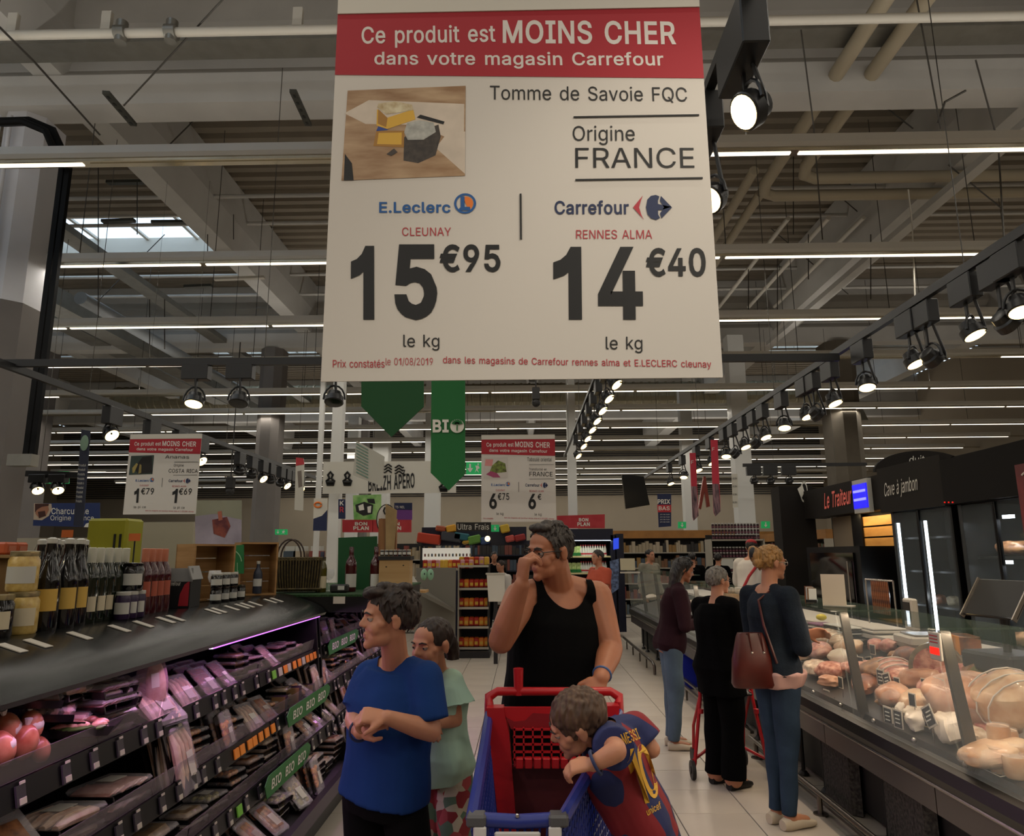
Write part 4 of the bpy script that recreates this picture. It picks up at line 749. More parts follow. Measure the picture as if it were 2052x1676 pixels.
for i, (u, lit) in enumerate(((222, 1), (302, 1), (358, 1), (383, 0), (403, 1), (480, 0), (505, 0), (527, 1), (542, 0), (563, 0), (575, 1), (585, 0), (603, 1))):
    D = 1420 * 4.62 / (1054 - u); y = (D - 1.68 * .189) / .982
    spotlight(LX, y, LZ, .33, (0.75, -.3, -.7) if lit else (-.3, .5, -.8), bool(lit), '%s spotlight on the slanting left track, %s' % ('lit' if lit else 'unlit', ['nearest to the concrete column', 'over the fruit sign header', 'right of the previous two over the fruit sign', 'dark one over the corner of the fruit sign', 'beside the dark one at the fruit sign edge'][i] if i < 5 else 'towards the far column'),
              box=(.10, .26, .2), power=(30 if lit and i < 5 else 8 if lit else 0), aimp=(-2.2, y - .3, 1.2), r=.085, group=None if i < 5 else 'far spotlights of the left track (%s)' % ('lit' if lit else 'unlit'))
track('lighting_track', 'black horizontal crosswise track on the left under the tube rows', (-7.5, 6.15, 3.34), (2.8, 6.15, 3.30))
for u, lit, lb in ((396, 1, 'lit round downlight on the crosswise left track'), (484, 0, 'unlit downlight on the crosswise left track'), (673, 0, 'unlit downlight at the lower left corner of the big sign')):
    p = P(u, 722, 6.15); spotlight(p.x, 6.15, 3.33, .36, (0.03, -.35, -1), bool(lit), lb, box=(.24, .10, .14), power=30 if lit else 0, aimp=(p.x, 5.6, 1.0), r=.085)
track('lighting_track', 'short crosswise track far back right of the white column', (4.6, 15.0, 3.42), (7.2, 15.0, 3.42))
for u in (1510, 1543, 1580):
    p = P(u, 945, 15.0); spotlight(p.x, 15.0, 3.42, .34, (0.2, .3, -1), False, 'small unlit spotlight on the short crosswise track far back', box=(.3, .1, .18), group='spotlights on the far crosswise track')
track('lighting_track', 'short track behind the concrete column at far left', (-7.2, 8.3, 2.62), (-5.3, 8.3, 2.55))
for u in (78, 118):
    p = P(u, 958, 8.3); spotlight(p.x, 8.3, 2.6, .2, (0.5, -.4, -.7), True, 'lit spotlight on the short far-left track, %s' % ('left of the pair' if u < 100 else 'right of the pair'), box=(.2, .1, .1), r=.07)
t = thing('cable_duct', 'black square vertical duct dropping to the track at the right edge', 'duct'); a, b = P(2032, 295, 4.6), P(2048, 478, 4.2)
MB().box((a.x + .05, 4.4, (a.z + 3.45) / 2), (.11, .11, a.z - 3.45)).build('duct', M_track, t)
def hangbox(u, v, Y, label):
    t = thing('camera_unit', label, 'camera', P(u, v, Y)); MB().box((0, 0, 0), (.12, .14, .2), bev=.01).cyl((0, 0, .1), (0, 0, 2.5), .01, n=6).sphere((0, 0, -.14), .07).build('body', M_dark, t)
hangbox(1074, 790, 11.0, 'small dark ceiling camera hung below the big sign')
hangbox(462, 968, 12.0, 'small dark camera hung left of the far column')
# ================================================================== left refrigerated case
M_case = mat('case_black', '0c0c0d', 0.35, spec=.35); M_canopy = mat('canopy_gloss', '0e1011', 0.25, spec=.35); M_lip = mat('clear_lip', '8a7f84', 0.15, alpha=0.28)
M_tagd = mat('tag_dark', '37343a', .3); M_tagp = mat('tag_pale', 'b9b2a6', .5); M_in = mat('case_inside', '1b191a', .5); M_purple = mat('purple_tube', 'ffffff', emit='c060ff', es=2.2)
M_film = mat('pack_film', 'e8dfe4', .08, alpha=.22); M_trayb = mat('tray_black', '161314', .25); M_lab = mat('pack_label', 'c9c2ba', .5)
M_card = mat('cardboard', '8d6c46', .8); M_or = mat('tag_orange', 'e88a2c', .5); M_gr = mat('tag_lime', '6fb63a', .5); M_bio = mat('strip_green', '1f6b2c', .5)
def case(name, label, ya, yb, rails, canopy):
    t = thing(name, label, 'refrigerated case', (0, 0, 0))
    MB().prism([(-1.24, 0.0), (-1.24, .15), (-1.16, .18), (-1.15, .27), (-1.19, .27), (-1.22, .2), (-2.25, .2), (-2.25, 0)], 'y', ya, yb).build('base_tray', M_case, t)
    MB().box((-2.22, (ya + yb) / 2, .72), (.06, yb - ya, 1.12)).build('back_panel', M_in, t)
    MB().prism([(-1.2, .205), (-1.2, .22), (-2.2, .3), (-2.2, .205)], 'y', ya + .02, yb - .02).build('bottom_deck', M_in, t)
    for yy in (ya + .012, yb - .012): MB().prism([(-2.25, 0), (-1.2, 0), (-1.16, .28), (-1.42, .45), (-1.5, 1.2), (-2.25, 1.25)], 'y', yy - .012, yy + .012).build('end_panel', M_case, t)
    for k, (x, z) in enumerate(rails):
        MB().box(((x - 2.2) / 2, (ya + yb) / 2, z - .035), (-2.2 - x + .0, yb - ya - .06, .012), Matrix.Rotation(R(4), 3, 'Y')).build('shelf', M_in, t)
        L = 1.22; n = max(1, round((yb - ya) / L)); L = (yb - ya - .05) / n
        for i in range(n):
            yc = ya + .025 + (i + .5) * L
            rl = MB().box((x + .005, yc, z - .02), (.014, L - .012, .075), Matrix.Rotation(R(-12), 3, 'Y')).build('price_rail', M_case, t)
            MB().box((x - .002, yc, z + .052), (.004, L - .02, .065), Matrix.Rotation(R(8), 3, 'Y')).build('clear_lip', M_lip, t)
    for q in canopy: MB().prism(q[0], 'y', ya - .01, yb + .01).build(q[2], q[1], t)
    return t
RL = [(-1.50, .94), (-1.42, .69), (-1.35, .47)]
can = [([(-2.3, 1.325), (-1.74, 1.335), (-1.70, 1.328), (-1.60, 1.298), (-1.52, 1.272), (-1.46, 1.24), (-1.432, 1.205), (-1.44, 1.188), (-1.47, 1.185), (-1.6, 1.225), (-2.3, 1.25)], M_canopy, 'canopy')]
lc = case('chiller_case', 'long black open refrigerated case with curved glossy canopy and violet light', 0.9, 5.2, RL, can)
for o in lc.children:
    if o.name.startswith('canopy'):
        me = o.data; me.polygons.foreach_set('use_smooth', [True] * len(me.polygons)); me.set_sharp_from_angle(angle=R(50))
MB().box((-1.475, 4.3, 1.180), (.02, 1.75, .010)).build('light_strip', M_purple, lc)
area('case_light', (-1.49, 3.05, 1.172), .04, 4.1, 10, (1.0, 0.48, 0.92), (0, R(-35), 0))
case2 = case('chiller_case', 'farther black refrigerated case with green turf top behind the boys head', 5.25, 7.5, RL, [([(-2.3, 1.20), (-1.1, 1.20), (-1.1, 1.31), (-2.3, 1.31)], M_case, 'canopy'), ([(-2.32, 1.31), (-1.09, 1.31), (-1.09, 1.325), (-2.32, 1.325)], mat('turf', '1f3d1a', .9, var=.5, scale=80, bump=.6), 'turf_top')])
MB().box((-1.15, 6.35, 1.19), (.02, 2.1, .012)).build('light_strip', M_purple, case2)
area('case_light', (-1.17, 6.35, 1.18), .04, 2.1, 7, (1.0, 0.42, 0.95), (0, R(-25), 0))
p = P(680, 1203, 5.24); MB().box((p.x, 5.235, p.z), (.085, .006, .05)).build('price_card', M_tagp, case2)
# price tags on the rails
tg = MB(); tg.box((0, 0, 0), (.006, .040, .058)).mi(1).box((.004, .004, -.017), (.003, .028, .018)).box((.004, .006, .034), (.003, .022, .008)); tgm = tg.mesh('price_tag', [M_tagd, M_tagp])
def colored_tag(m, wd=.055): return MB().box((0, 0, 0), (.006, wd, .045)).mesh('colour_tag', m)
cto, ctg, ctp = colored_tag(M_or), colored_tag(M_gr), colored_tag(M_tagp)
rnd = random.Random(11)
for k, (x, z) in enumerate(RL):
    y = 1.9
    while y < 7.4:
        tgt = lc if y < 5.2 else case2
        col = tgm
        if k == 0 and 4.3 < y < 5.2: col = rnd.choice([cto, ctp, cto, ctg])
        if k == 1 and 3.5 < y < 4.15: col = cto
        if k == 2 and 3.0 < y < 3.5: col = rnd.choice([cto, cto, tgm])
        if k == 2 and 3.5 < y < 3.6: col = ctg
        o = bpy.data.objects.new('price_tag' if col is tgm else 'colour_tag', col); C.objects.link(o); o.parent = tgt
        o.location = (x + .018, y, z - .022); o.rotation_euler = (0, R(-12), 0)
        y += rnd.uniform(.09, .22) if col is tgm else rnd.uniform(.065, .11)
for k, (x, z, ya, yb) in enumerate([(-1.50, .94, 5.35, 6.3), (-1.42, .69, 4.25, 5.15), (-1.35, .47, 3.75, 4.5)]):
    t = thing('bio_strip', 'green clip-on strip lettered BIO on the %s rail of the left case' % ['upper', 'middle', 'lower'][k], 'shelf sign')
    X = x + .05; n = 14; pts = []
    L = yb - ya; mb = MB()
    out = [(ya + .05 * L, z - .055), (yb - .12 * L, z - .055), (yb - .02 * L, z - .02), (yb, z + .02), (yb - .08 * L, z + .05), (ya + .06 * L, z + .05), (ya, z + .01)]
    mb.add([(X + d, a, b) for d in (0, .004) for a, b in out], [tuple(range(7))[::-1], tuple(range(7, 14))] + [(i, (i + 1) % 7, 7 + (i + 1) % 7, 7 + i) for i in range(7)]).build('strip', M_bio, t)
    for j, s in enumerate(('BIO', 'BIO', 'BIO')):
        mb = MB(); text(mb, s, (X + .006, ya + L * (.12 + .28 * j), z - .028), (0, L * .19, 0), (0, 0, .05), .02); mb.build('lettering', M_pale, t)
# deck labels
for k, (u, v) in enumerate([(21, 1306), (73, 1293), (157, 1278), (237, 1261), (285, 1254), (330, 1245), (350, 1241), (425, 1228), (437, 1226), (463, 1220), (483, 1217), (494, 1215), (510, 1210), (540, 1206), (553, 1204)]):
    y = PX(u, v, -1.655).y; MB().box((-1.65, y, 1.316), (.085, .038, .003), Matrix.Rotation(R(17), 3, 'Y')).build('deck_label', M_tagp, lc)
# ---------------------------------------------------------------- packs
def pmat(n, c, c2, sc=30, rough=.35): return mat(n, c, rough, col2=c2, scale=sc, coat=.3)
PM = [pmat('ham_pink', 'b0706a', 'd8a69c'), pmat('dried_red', '4f1f20', '8a3a34', 45), pmat('smoked_brown', '5a3524', '9a6540', 35), pmat('sausage_pale', 'b58a72', 'dcc0aa', 25),
      pmat('orange_meal', 'b0562a', 'dd9a4a', 40), pmat('salad_mix', '6f6a38', 'b0a058', 50), pmat('pate_tan', '7c5f48', 'b39a7c', 25), pmat('bacon', '8c3d3c', 'd6a492', 18)]
PN = ['pink ham', 'dried meat', 'smoked meat', 'sausage', 'orange meal', 'salad', 'tan pate', 'bacon']
def pack_meshes():
    out = {}
    out['tray'] = [('tray', MB().prism([(-.09, 0), (.09, 0), (.10, .022), (-.10, .022)], 'y', -.065, .065).mesh('tray', M_trayb)), ('food', None), ('film', MB().box((0, 0, .03), (.195, .128, .012), bev=.005).mesh('film', M_film)), ('label', MB().box((.03, .01, .0372), (.06, .04, .001)).mesh('label', M_lab))]
    return out
def food_mesh(m, kind):
    mb = MB(); rr = random.Random(hash((m.name, kind)) & 255)
    if kind == 'slices':
        for i in range(6): mb.box((-.07 + i * .027, rr.uniform(-.004, .004), .022 + rr.uniform(0, .004)), (.045, .105, .006), Matrix.Rotation(-.25, 3, 'Y'), bev=.003)
    elif kind == 'sausages':
        for i in range(4): y = -.045 + i * .03; mb.tube([(-.08, y, .018), (-.04, y + .003, .024), (.04, y - .003, .024), (.08, y, .018)], [.008, .014, .014, .008], 8)
    elif kind == 'block': mb.box((0, 0, .022), (.16, .10, .034), bev=.014)
    else:
        for i in range(14): mb.sphere((rr.uniform(-.07, .07), rr.uniform(-.045, .045), .02), (rr.uniform(.012, .022), rr.uniform(.01, .018), .012), 7, 5)
    return mb.mesh('food', m, True)
trayme = MB().prism([(-.088, 0), (.088, 0), (.10, .02), (.094, .02), (.084, .004), (-.084, .004), (-.094, .02), (-.10, .02)], 'y', -.065, .065).mesh('tray', M_trayb)
filmme = MB().box((0, 0, .0285), (.196, .13, .017), bev=.008).mesh('film', M_film); labme = MB().box((.02, .012, .0385), (.07, .045, .001)).mesh('label', M_lab)
FOOD = {}
def make_pack(mi, kind, loc, rot, label, group, scale=1.0, parent=None):
    t = thing('food_pack', label, 'food pack', loc, rot=rot, group=group); t.scale = (scale,) * 3
    k = (mi, kind)
    if k not in FOOD: FOOD[k] = food_mesh(PM[mi], kind)
    for nm, me in (('tray', trayme), ('food', FOOD[k]), ('film', filmme), ('label', labme)):
        o = bpy.data.objects.new(nm, me); C.objects.link(o); o.parent = t
    return t
rnd = random.Random(5); ordn = ['first', 'second', 'third', 'fourth', 'fifth', 'sixth', 'seventh', 'eighth', 'ninth', 'tenth', 'eleventh', 'twelfth', 'thirteenth', 'fourteenth', 'fifteenth', 'sixteenth', 'seventeenth', 'eighteenth', 'nineteenth', 'twentieth', 'twenty-first', 'twenty-second']
shelves = [('top', -1.50, .94, 2.75, 7.2), ('middle', -1.42, .69, 1.9, 7.2), ('lower', -1.35, .47, 2.0, 7.2), ('bottom', -1.2, .24, 2.6, 7.2)]
KD = ['slices', 'sausages', 'block', 'bits']
for si, (sn, x, z, ya, yb) in enumerate(shelves):
    y = ya; i = 0
    while y < yb:
        far = y > 4.6
        big_p = 1.4 if y < 3.1 else 1.0; w_ = rnd.uniform(.19, .24) * big_p; mi = rnd.choice([0, 1, 2, 3, 7, 1] if si == 0 else [1, 2, 0, 6, 3, 7] if y < 3.2 else [4, 5, 2, 6, 5, 4, 3]); kd = {0: 'slices', 1: 'slices', 2: 'block', 3: 'sausages', 4: 'bits', 5: 'bits', 6: 'block', 7: 'slices'}[mi]
        style = rnd.choice(['stack', 'lean', 'stack', 'row']); lb = '%s pack on the left case, %s shelf, %s facing from its near end' % (PN[mi], sn, ordn[min(i, 21)])
        g = 'packs: ' + lb; zb = z - .022 if si < 3 else .245
        if style == 'stack':
            for k in range(rnd.randint(2, 4)): make_pack(mi, kd, (x - .13 - rnd.uniform(0, .02), y + .08, zb + k * .037 * big_p + .004), (0, R(4), R(90) + rnd.uniform(-.08, .08)), lb, g, big_p)
            if si == 0 and y > 3.4:
                for k in range(rnd.randint(1, 3)): make_pack(mi, kd, (x - .34, y + .08, zb + .02 + k * .037), (0, R(4), R(90) + rnd.uniform(-.08, .08)), lb, g)
        elif style == 'lean':
            for k in range(3): make_pack(mi, kd, (x - .10 - k * .07, y + .08, zb + .055 + k * .006), (R(0), R(38 + rnd.uniform(-6, 6)), rnd.uniform(-.3, .1)), lb, g, big_p)
        else:
            for k in range(3): make_pack(mi, kd, (x - .06 - k * .045, y + .08, zb + .09), (0, R(72 + rnd.uniform(-5, 5)), rnd.uniform(-.1, .1)), lb, g, big_p)
        y += w_; i += 1
# special products at the near end of the top shelf
M_net = pmat('pink_ball', '9a4a34', 'c98468', 14)
for k, (u, v, r) in enumerate([(12, 1462, .05), (62, 1455, .045), (48, 1488, .05), (18, 1492, .045), (78, 1502, .04), (0, 1500, .05)]):
    p = PX(u, v, -1.62 + .02 * (k % 3)); t = thing('cured_sausage', 'round salmon-pink cured sausage heaped at the near end of the top shelf', 'sausage', p, rot=(rnd.uniform(-.5, .5), rnd.uniform(-.5, .5), rnd.uniform(0, 3)), group='round pink cured sausages')
    MB().sphere((0, 0, 0), (r * .8, r * .8, r * 1.1), 16, 10).build('sausage', M_net, t, True); MB().cyl((0, 0, r * 1.05), (0, 0, r * 1.05 + .02), .006, .012, n=8).build('tie', M_lab, t); MB().sphere((r * .12, -.001, 0), (r * .72, r * .81, r * .55), 12, 8).build('label', M_lab, t, True)
t = thing('salami_pack', 'tall oval film-wrapped sausage pack standing up in violet light', 'food pack', PX(305, 1372, -1.58), rot=(R(8), R(-8), R(35)))
MB().sphere((0, 0, 0), (.062, .022, .15), 20, 14).build('film', mat('violet_film', 'c9a0b8', .1, alpha=.3), t, True); MB().sphere((.014, 0, -.015), (.04, .02, .12), 14, 10).build('food', PM[3], t, True); MB().box((.01, -.021, .02), (.03, .002, .06)).build('label', M_lab, t)
for k, (u, v, mi) in enumerate([(175, 1392, 3), (200, 1404, 3), (215, 1414, 0), (110, 1398, 3), (130, 1452, 7), (95, 1440, 0), (60, 1415, 1)]):
    t = make_pack(mi, KD[k % 2], PX(u, v, -1.66), (R(6), R(4), R(80 + 8 * k)), 'long film pack lying flat at the near end of the top shelf under the canopy', 'flat packs at the near end of the top shelf', 1.25)
t = thing('leaf_tray', 'tray of meat with green leaves beside the pink sausages', 'food pack', PX(150, 1470, -1.6), rz=.3)
MB().prism([(-.12, 0), (.12, 0), (.14, .03), (-.14, .03)], 'y', -.07, .07).build('tray', M_trayb, t)
mb = MB()
for i in range(16): mb.sphere((rnd.uniform(-.1, .1), rnd.uniform(-.06, .06), .035), (.026, .018, .014), 8, 6)
tag(mb.build('food', PM[7], t, True), kind='stuff'); mb = MB()
for i in range(6): mb.sphere((.02 + rnd.uniform(-.05, .08), -.06 + rnd.uniform(-.02, .03), .03), (.045, .014, .006), 8, 5, Matrix.Rotation(rnd.uniform(0, 3), 3, 'Z'))
tag(mb.build('leaves', mat('leaf_green', '3f5a22', .5), t, True), kind='stuff')
# two gold and purple boxes
M_purp = mat('box_purple', '3a2038', .4)
for u, v, s in ((585, 1400, 1), (560, 1415, .8), (612, 1395, 1.1)):
    t = thing('carton_box', 'purple and tan carton standing among the packs on the middle shelf, %s' % {1: 'medium one', .8: 'smallest one', 1.1: 'tallest one'}[s], 'box', PX(u, v, -1.5), rz=.1)
    MB().box((0, 0, 0), (.10 * s, .08 * s, .14 * s)).build('box', M_purp, t); MB().box((0, .0405 * s - .085 * s, 0), (.10 * s, .003, .14 * s)).build('end_flap', M_card, t)
# ================================================================== goods on the deck
DZ = 1.335
M_gdark = mat('glass_dark', '0b0808', .06, coat=.5); M_ggreen = mat('glass_green', '10180c', .07, coat=.5); M_gred = mat('wine_red', '3a0c12', .08, coat=.5); M_cream = mat('label_cream', 'c9bda0', .6)
M_lid = mat('lid_gold', 'a89a74', .3, .7); M_lidp = mat('lid_pale', 'b9b8b0', .4); M_salmon = mat('capsule_salmon', 'b06a50', .5); M_caps = mat('capsule_pale', 'b9b8a8', .5); M_gold = mat('label_gold', 'c7a24a', .5); M_orl = mat('label_rust', '9c4a34', .6)
M_yel = mat('yellow_preserve', 'b3924a', .3, col2='d0b46a', scale=40, coat=.5); M_crate = mat('crate_wood', 'a07a4c', .7, col2='8a6539', scale=3, stretch=(1, 1, 12)); M_cr2 = mat('crate_wood_pale', 'b08c5c', .7, col2='9a7648', scale=3, stretch=(12, 1, 1))
def bottle(name, label, loc, prof, mb_, mc, ml, lz0, lz1, lr, cz, group=None, rz=0, larc=2.2, cat='bottle'):
    t = thing(name, label, cat, loc, rz, group)
    MB().lathe(prof, 16).build('glass', mb_, t, True)
    mb = MB(); n = 10; vs = []; fs = []
    for i in range(n + 1):
        a = -math.pi / 2 + larc * (i / n - .5) + .35; vs += [(lr * math.cos(a), lr * math.sin(a), lz0), (lr * math.cos(a), lr * math.sin(a), lz1)]
        if i: fs.append((2 * i - 2, 2 * i, 2 * i + 1, 2 * i - 1))
    mb.add(vs, fs).build('label', ml, t, True)
    MB().lathe([(q[0], q[1]) for q in cz], 12).build('cap', mc, t, True); return t
wine = [(.036, 0), (.038, .01), (.038, .17), (.033, .205), (.018, .235), (.0145, .25), (.0145, .30)]
swing = [(.044, 0), (.046, .01), (.046, .16), (.040, .20), (.026, .25), (.017, .28), (.016, .315)]
capw = [(.0155, .245), (.0160, .302), (.0145, .304)]; caps2 = [(.0165, .235), (.0168, .302), (.012, .304)]
b1 = None
for k, u in enumerate((92, 128, 150, 100, 130, 158, 72, 118)):
    row = 0 if k < 3 else 1 if k < 6 else 2; x = -1.80 - .10 * row; y = PX(u, 1200, x).y
    lb = 'black swing-top bottle with gold label in the front row, %s of three' % ['nearest', 'second', 'farthest'][k] if k < 3 else 'black swing-top bottle in the rows behind the front three'
    if b1 is None:
        b1 = bottle('swing_top_bottle', lb, (x, y, DZ), swing, M_gdark, M_lidp, M_gold, .07, .15, .0468, [(.012, .315), (.017, .318), (.018, .335), (.008, .34)])
        MB().tube([(.018, 0, .318), (.024, 0, .30), (.022, 0, .27), (-.022, 0, .27), (-.024, 0, .30), (-.018, 0, .318)], .0018, 5).build('wire_bail', M_steel, b1)
    else: copy_tree(b1, lb, None if k < 3 else 'swing-top bottles behind', (x, y, DZ), rz=.1 * k)
w1 = None
for k in range(10):
    row = k % 2; x = -1.82 - .085 * row; u = 178 + (k // 2) * 17; y = PX(u, 1180, x).y
    lb = 'dark green wine bottle with pale capsule and cream label, in the block beside the swing-tops'
    if w1 is None: w1 = bottle('wine_bottle', lb, (x, y, DZ), wine, M_ggreen, M_caps, M_cream, .045, .105, .0388, [(.0155, .225), (.0165, .23), (.0165, .303), (.012, .305)], 'green wine bottles on the deck')
    else: copy_tree(w1, lb, 'green wine bottles on the deck', (x, y, DZ), rz=rnd.uniform(-.2, .2))
w2 = None
for k in range(8):
    row = k % 2; x = -1.82 - .085 * row; u = 286 + (k // 2) * 13; y = PX(u, 1180, x).y
    lb = 'red wine bottle with salmon capsule and rust label, in the block before the black carton'
    if w2 is None: w2 = bottle('wine_bottle', lb, (x, y, DZ), wine, M_gred, M_salmon, M_orl, .08, .15, .0388, [(.0155, .235), (.0165, .24), (.0165, .303), (.012, .305)], 'red wine bottles on the deck')
    else: copy_tree(w2, lb, 'red wine bottles on the deck', (x, y, DZ), rz=rnd.uniform(-.2, .2))
def jar(label, loc, r, h, m, ml, mlid, group=None, s=1):
    return bottle('preserve_jar', label, loc, [(r * .92, 0), (r, .008), (r, h * .78), (r * .85, h * .88), (r * .85, h * .93)], m, mlid, ml, h * .2, h * .62, r * 1.02, [(r * .9, h * .88), (r * .93, h * .9), (r * .93, h), (r * .85, h * 1.01)], group, cat='jar')
y = PX(38, 1280, -1.80).y; jar('lower of two big yellow preserve jars with gold lids at the near end of deck', (-1.80, y, DZ), .052, .145, M_yel, M_cream, M_lid); jar('upper of two big yellow preserve jars, stacked beside the black bottles', (-1.81, y - .005, DZ + .147), .05, .14, M_yel, M_lidp, M_lid)
jar('dark jar cut off at the left frame edge next to the yellow jars', (-1.8, PX(-12, 1280, -1.8).y, DZ), .05, .14, M_gdark, M_cream, M_lid)
M_purj = mat('jar_purple', '2c1e3a', .2)
for k, u in enumerate((247, 262, 277)): jar('small purple jar with silver lid in front of the green wine bottles, %s of three' % ['nearest', 'middle', 'farthest'][k], (-1.755, PX(u, 1200, -1.755).y, DZ), .032, .115, M_purj, M_lidp, M_lidp)
jar('large dark jar with white label stacked on the small purple jars', (-1.765, PX(262, 1200, -1.765).y, DZ + .118), .046, .12, M_gdark, M_lidp, M_gdark)
# carton with grey flap
y = PX(365, 1200, -1.85).y; t = thing('carton_box', 'black and red carton with open pale grey flap lettered Carrefour', 'box', (-1.86, y, DZ), rz=.12)
MB().box((0, 0, .075), (.15, .17, .15)).build('box', mat('carton_black', '17181a', .5), t); MB().box((.08, -.035, .18), (.006, .17, .075), Matrix.Rotation(R(-20), 3, 'Y')).build('flap', mat('carton_grey', '8a8a88', .6), t)
MB().box((0.0, -.0855, .17), (.17, .004, .07)).build('flap', mat('carton_grey', '8a8a88', .6), t); mb = MB(); text(mb, 'Carrefour', (-.05, -.0868, .115), (.075, 0, 0), (0, 0, .022), .01); mb.build('lettering', M_pale, t)
MB().prism([(.02, 0.01), (.07, .01), (.07, .14), (.045, .12), (.025, .07)], 'y', -.087, -.0855).build('red_patch', M_red, t)
# wooden crates standing on end
def crate(label, y, x, wd, hh, dp, rz=0.0, m=M_crate):
    t = thing('wooden_crate', label, 'crate', (x, y, DZ), rz); th = .012
    for nm, c, d in (('side_board', (-wd / 2 + th / 2, 0, hh / 2), (th, dp, hh)), ('side_board', (wd / 2 - th / 2, 0, hh / 2), (th, dp, hh)), ('end_board', (0, 0, th / 2), (wd - 2 * th, dp, th)), ('end_board', (0, 0, hh - th / 2), (wd - 2 * th, dp, th))): MB().box(c, d).build(nm, m, t)
    n = 4
    for i in range(n): MB().box((0, dp / 2 - .005, (i + .5) * hh / n), (wd, .008, hh / n - .006)).build('slat', m, t)
    return t
def goblet(label, loc):
    t = thing('wine_glass', label, 'glass', loc); MB().lathe([(.034, 0), (.034, .003), (.004, .008), (.004, .08), (.03, .1), (.04, .13), (.034, .17), (.0335, .17), (.039, .13), (.028, .102), (.003, .09)], 16).build('glass', mat('clear_glass', 'ffffff', .02, alpha=.25), t, True)
yc = PX(395, 1200, -1.9).y
t = crate('tall open wooden crate standing on end behind the black carton', yc + .28, -1.99, .30, .34, .17, rz=R(62)); goblet('clear wine glass standing inside the near wooden crate', (-1.88, yc + .17, DZ + .012))
yc = PX(520, 1200, -1.85).y
t = crate('wooden crate standing on end with a grey bottle inside', yc + .02, -1.90, .26, .36, .17, rz=R(35)); bottle('stoneware_bottle', 'slim blue-grey bottle standing inside the second wooden crate', (-1.86, yc - .03, DZ + .012), [(q[0] * .8, q[1] * .72) for q in wine], mat('bottle_slate', '2a2f3c', .4), M_lidp, M_lidp, .05, .1, .0312, [(.012, .2), (.014, .218), (.01, .22)])
# board behind the near jars with orange boxes
t = thing('wooden_crate', 'long plain wooden board box behind the yellow jars at left edge', 'crate', (-2.12, PX(20, 1180, -2.1).y, DZ)); MB().box((0, 0, .14), (.06, .5, .26)).build('side_board', M_cr2, t); MB().box((.02, 0, .27), (.1, .5, .012)).build('end_board', M_cr2, t)
for k in range(2): t = thing('orange_packet', 'orange packet on the wooden box at the left edge, %s of two' % ['left', 'right'][k], 'packet', (-2.1, PX(12 + 22 * k, 1100, -2.1).y, DZ + .277)); MB().box((0, 0, .025), (.05, .07, .05), bev=.008).build('packet', mat('packet_orange', 'a8502c', .5), t); MB().box((.026, 0, .025), (.002, .04, .02)).build('label', M_salmon, t)
# dark jars in two tiers
j1 = None
for k in range(14):
    tier = 0 if k < 8 else 1; kk = k if k < 8 else k - 8; x = -1.80 - .075 * (kk % 2); u = (432 if tier == 0 else 432) + (kk // 2) * 16; y = PX(u, 1200, x).y; lb = ('small black jar with white label in the lower tier behind the crate', 'small white-labelled jar in the upper tier of black jars')[tier]; g = ('lower black jars', 'upper black jars')[tier]
    if k in (0, 8): j1 = jar(lb, (x, y, DZ + tier * .085), .033, .082, M_gdark, M_lidp, M_gdark if tier == 0 else M_lidp, g)
    else: copy_tree(j1, lb, g, (x, y, DZ + tier * .085))
t = flat('green_sign', 'green cardboard sign with a pale circle behind the black jars', 'sign', [(432, 1096), (488, 1092), (488, 1150), (432, 1150)], 4.9, mat('sign_green', '1a6a35', .6))
MB().tube([P(460 + 24 * math.cos(a), 1128 + 26 * math.sin(a), 4.88) for a in np.linspace(-3.1, -.1, 14)], .0035, 4).build('printed_ring', mat('green_pale', '7fa77f', .6), t, True); ptext(t, 'Noël', 445, 478, 1128, 1146, 4.9, mat('green_pale', '7fa77f', .6))
# wicker basket
M_wick = mat('wicker', '5a4c26', .7, col2='3a2f18', scale=30); M_wdark = mat('wicker_dark', '2c2418', .7)
pb = P(598, 1188, 5.55); t = thing('wicker_basket', 'tall dark wicker basket with two looped handles before the white pole', 'basket', (pb.x, 5.55, DZ), rz=.15)
for i in range(18):
    x = -.17 + i * .02; MB().tube([(x * .9, -.085, 0), (x, -.1, .12), (x * 1.06, -.105, .25)], .0055, 5).build('stake', M_wick, t, True)
MB().box((0, 0, .125), (.33, .16, .25)).build('inner_wall', M_wdark, t)
for z in (.02, .235, .25): MB().tube([(-.18, -.1, z), (.18, -.1, z), (.18, .1, z), (-.18, .1, z)], .008, 6, closed=True).build('rim', M_wick, t, True)
for s in (-1, 1): MB().tube([(-.07 + .09 * math.cos(a), .1 * s * .8, .25 + .14 * math.sin(a)) for a in np.linspace(0, math.pi, 12)], .007, 6).build('handle', mat('handle_brown', '2e1c12', .5), t, True)
# bottles and board on the second case
Yb = 5.6
def b_at(u, v, y, lb, mg, mc, ml, sc=1.0, name='wine_bottle'):
    p = P(u, v, y); t = bottle(name, lb, (p.x, y, DZ - .008), [(q[0] * 1.05, q[1]) for q in wine], mg, mc, ml, .03, .12, .0405, capw if True else caps2); t.scale = (sc,) * 3; return t
b_at(643, 1180, 5.55, 'green-gold white wine bottle beside the wicker basket', mat('glass_gold', '4a4410', .08, coat=.5), mat('capsule_navy', '1a2238', .4), M_cream)
b_at(702, 1180, 5.62, 'rosé wine bottle with white label in front of the green board, left one', M_gred, M_gred, M_lidp, 1.12)
b_at(752, 1182, 5.55, 'rosé wine bottle beside the wooden box, right one', M_gred, M_gred, M_lidp, 1.12)
t = flat('green_board', 'plain bottle-green display board behind the rosé bottles', 'board', [(678, 1078), (755, 1075), (755, 1188), (676, 1188)], 5.95, M_greend, .03)
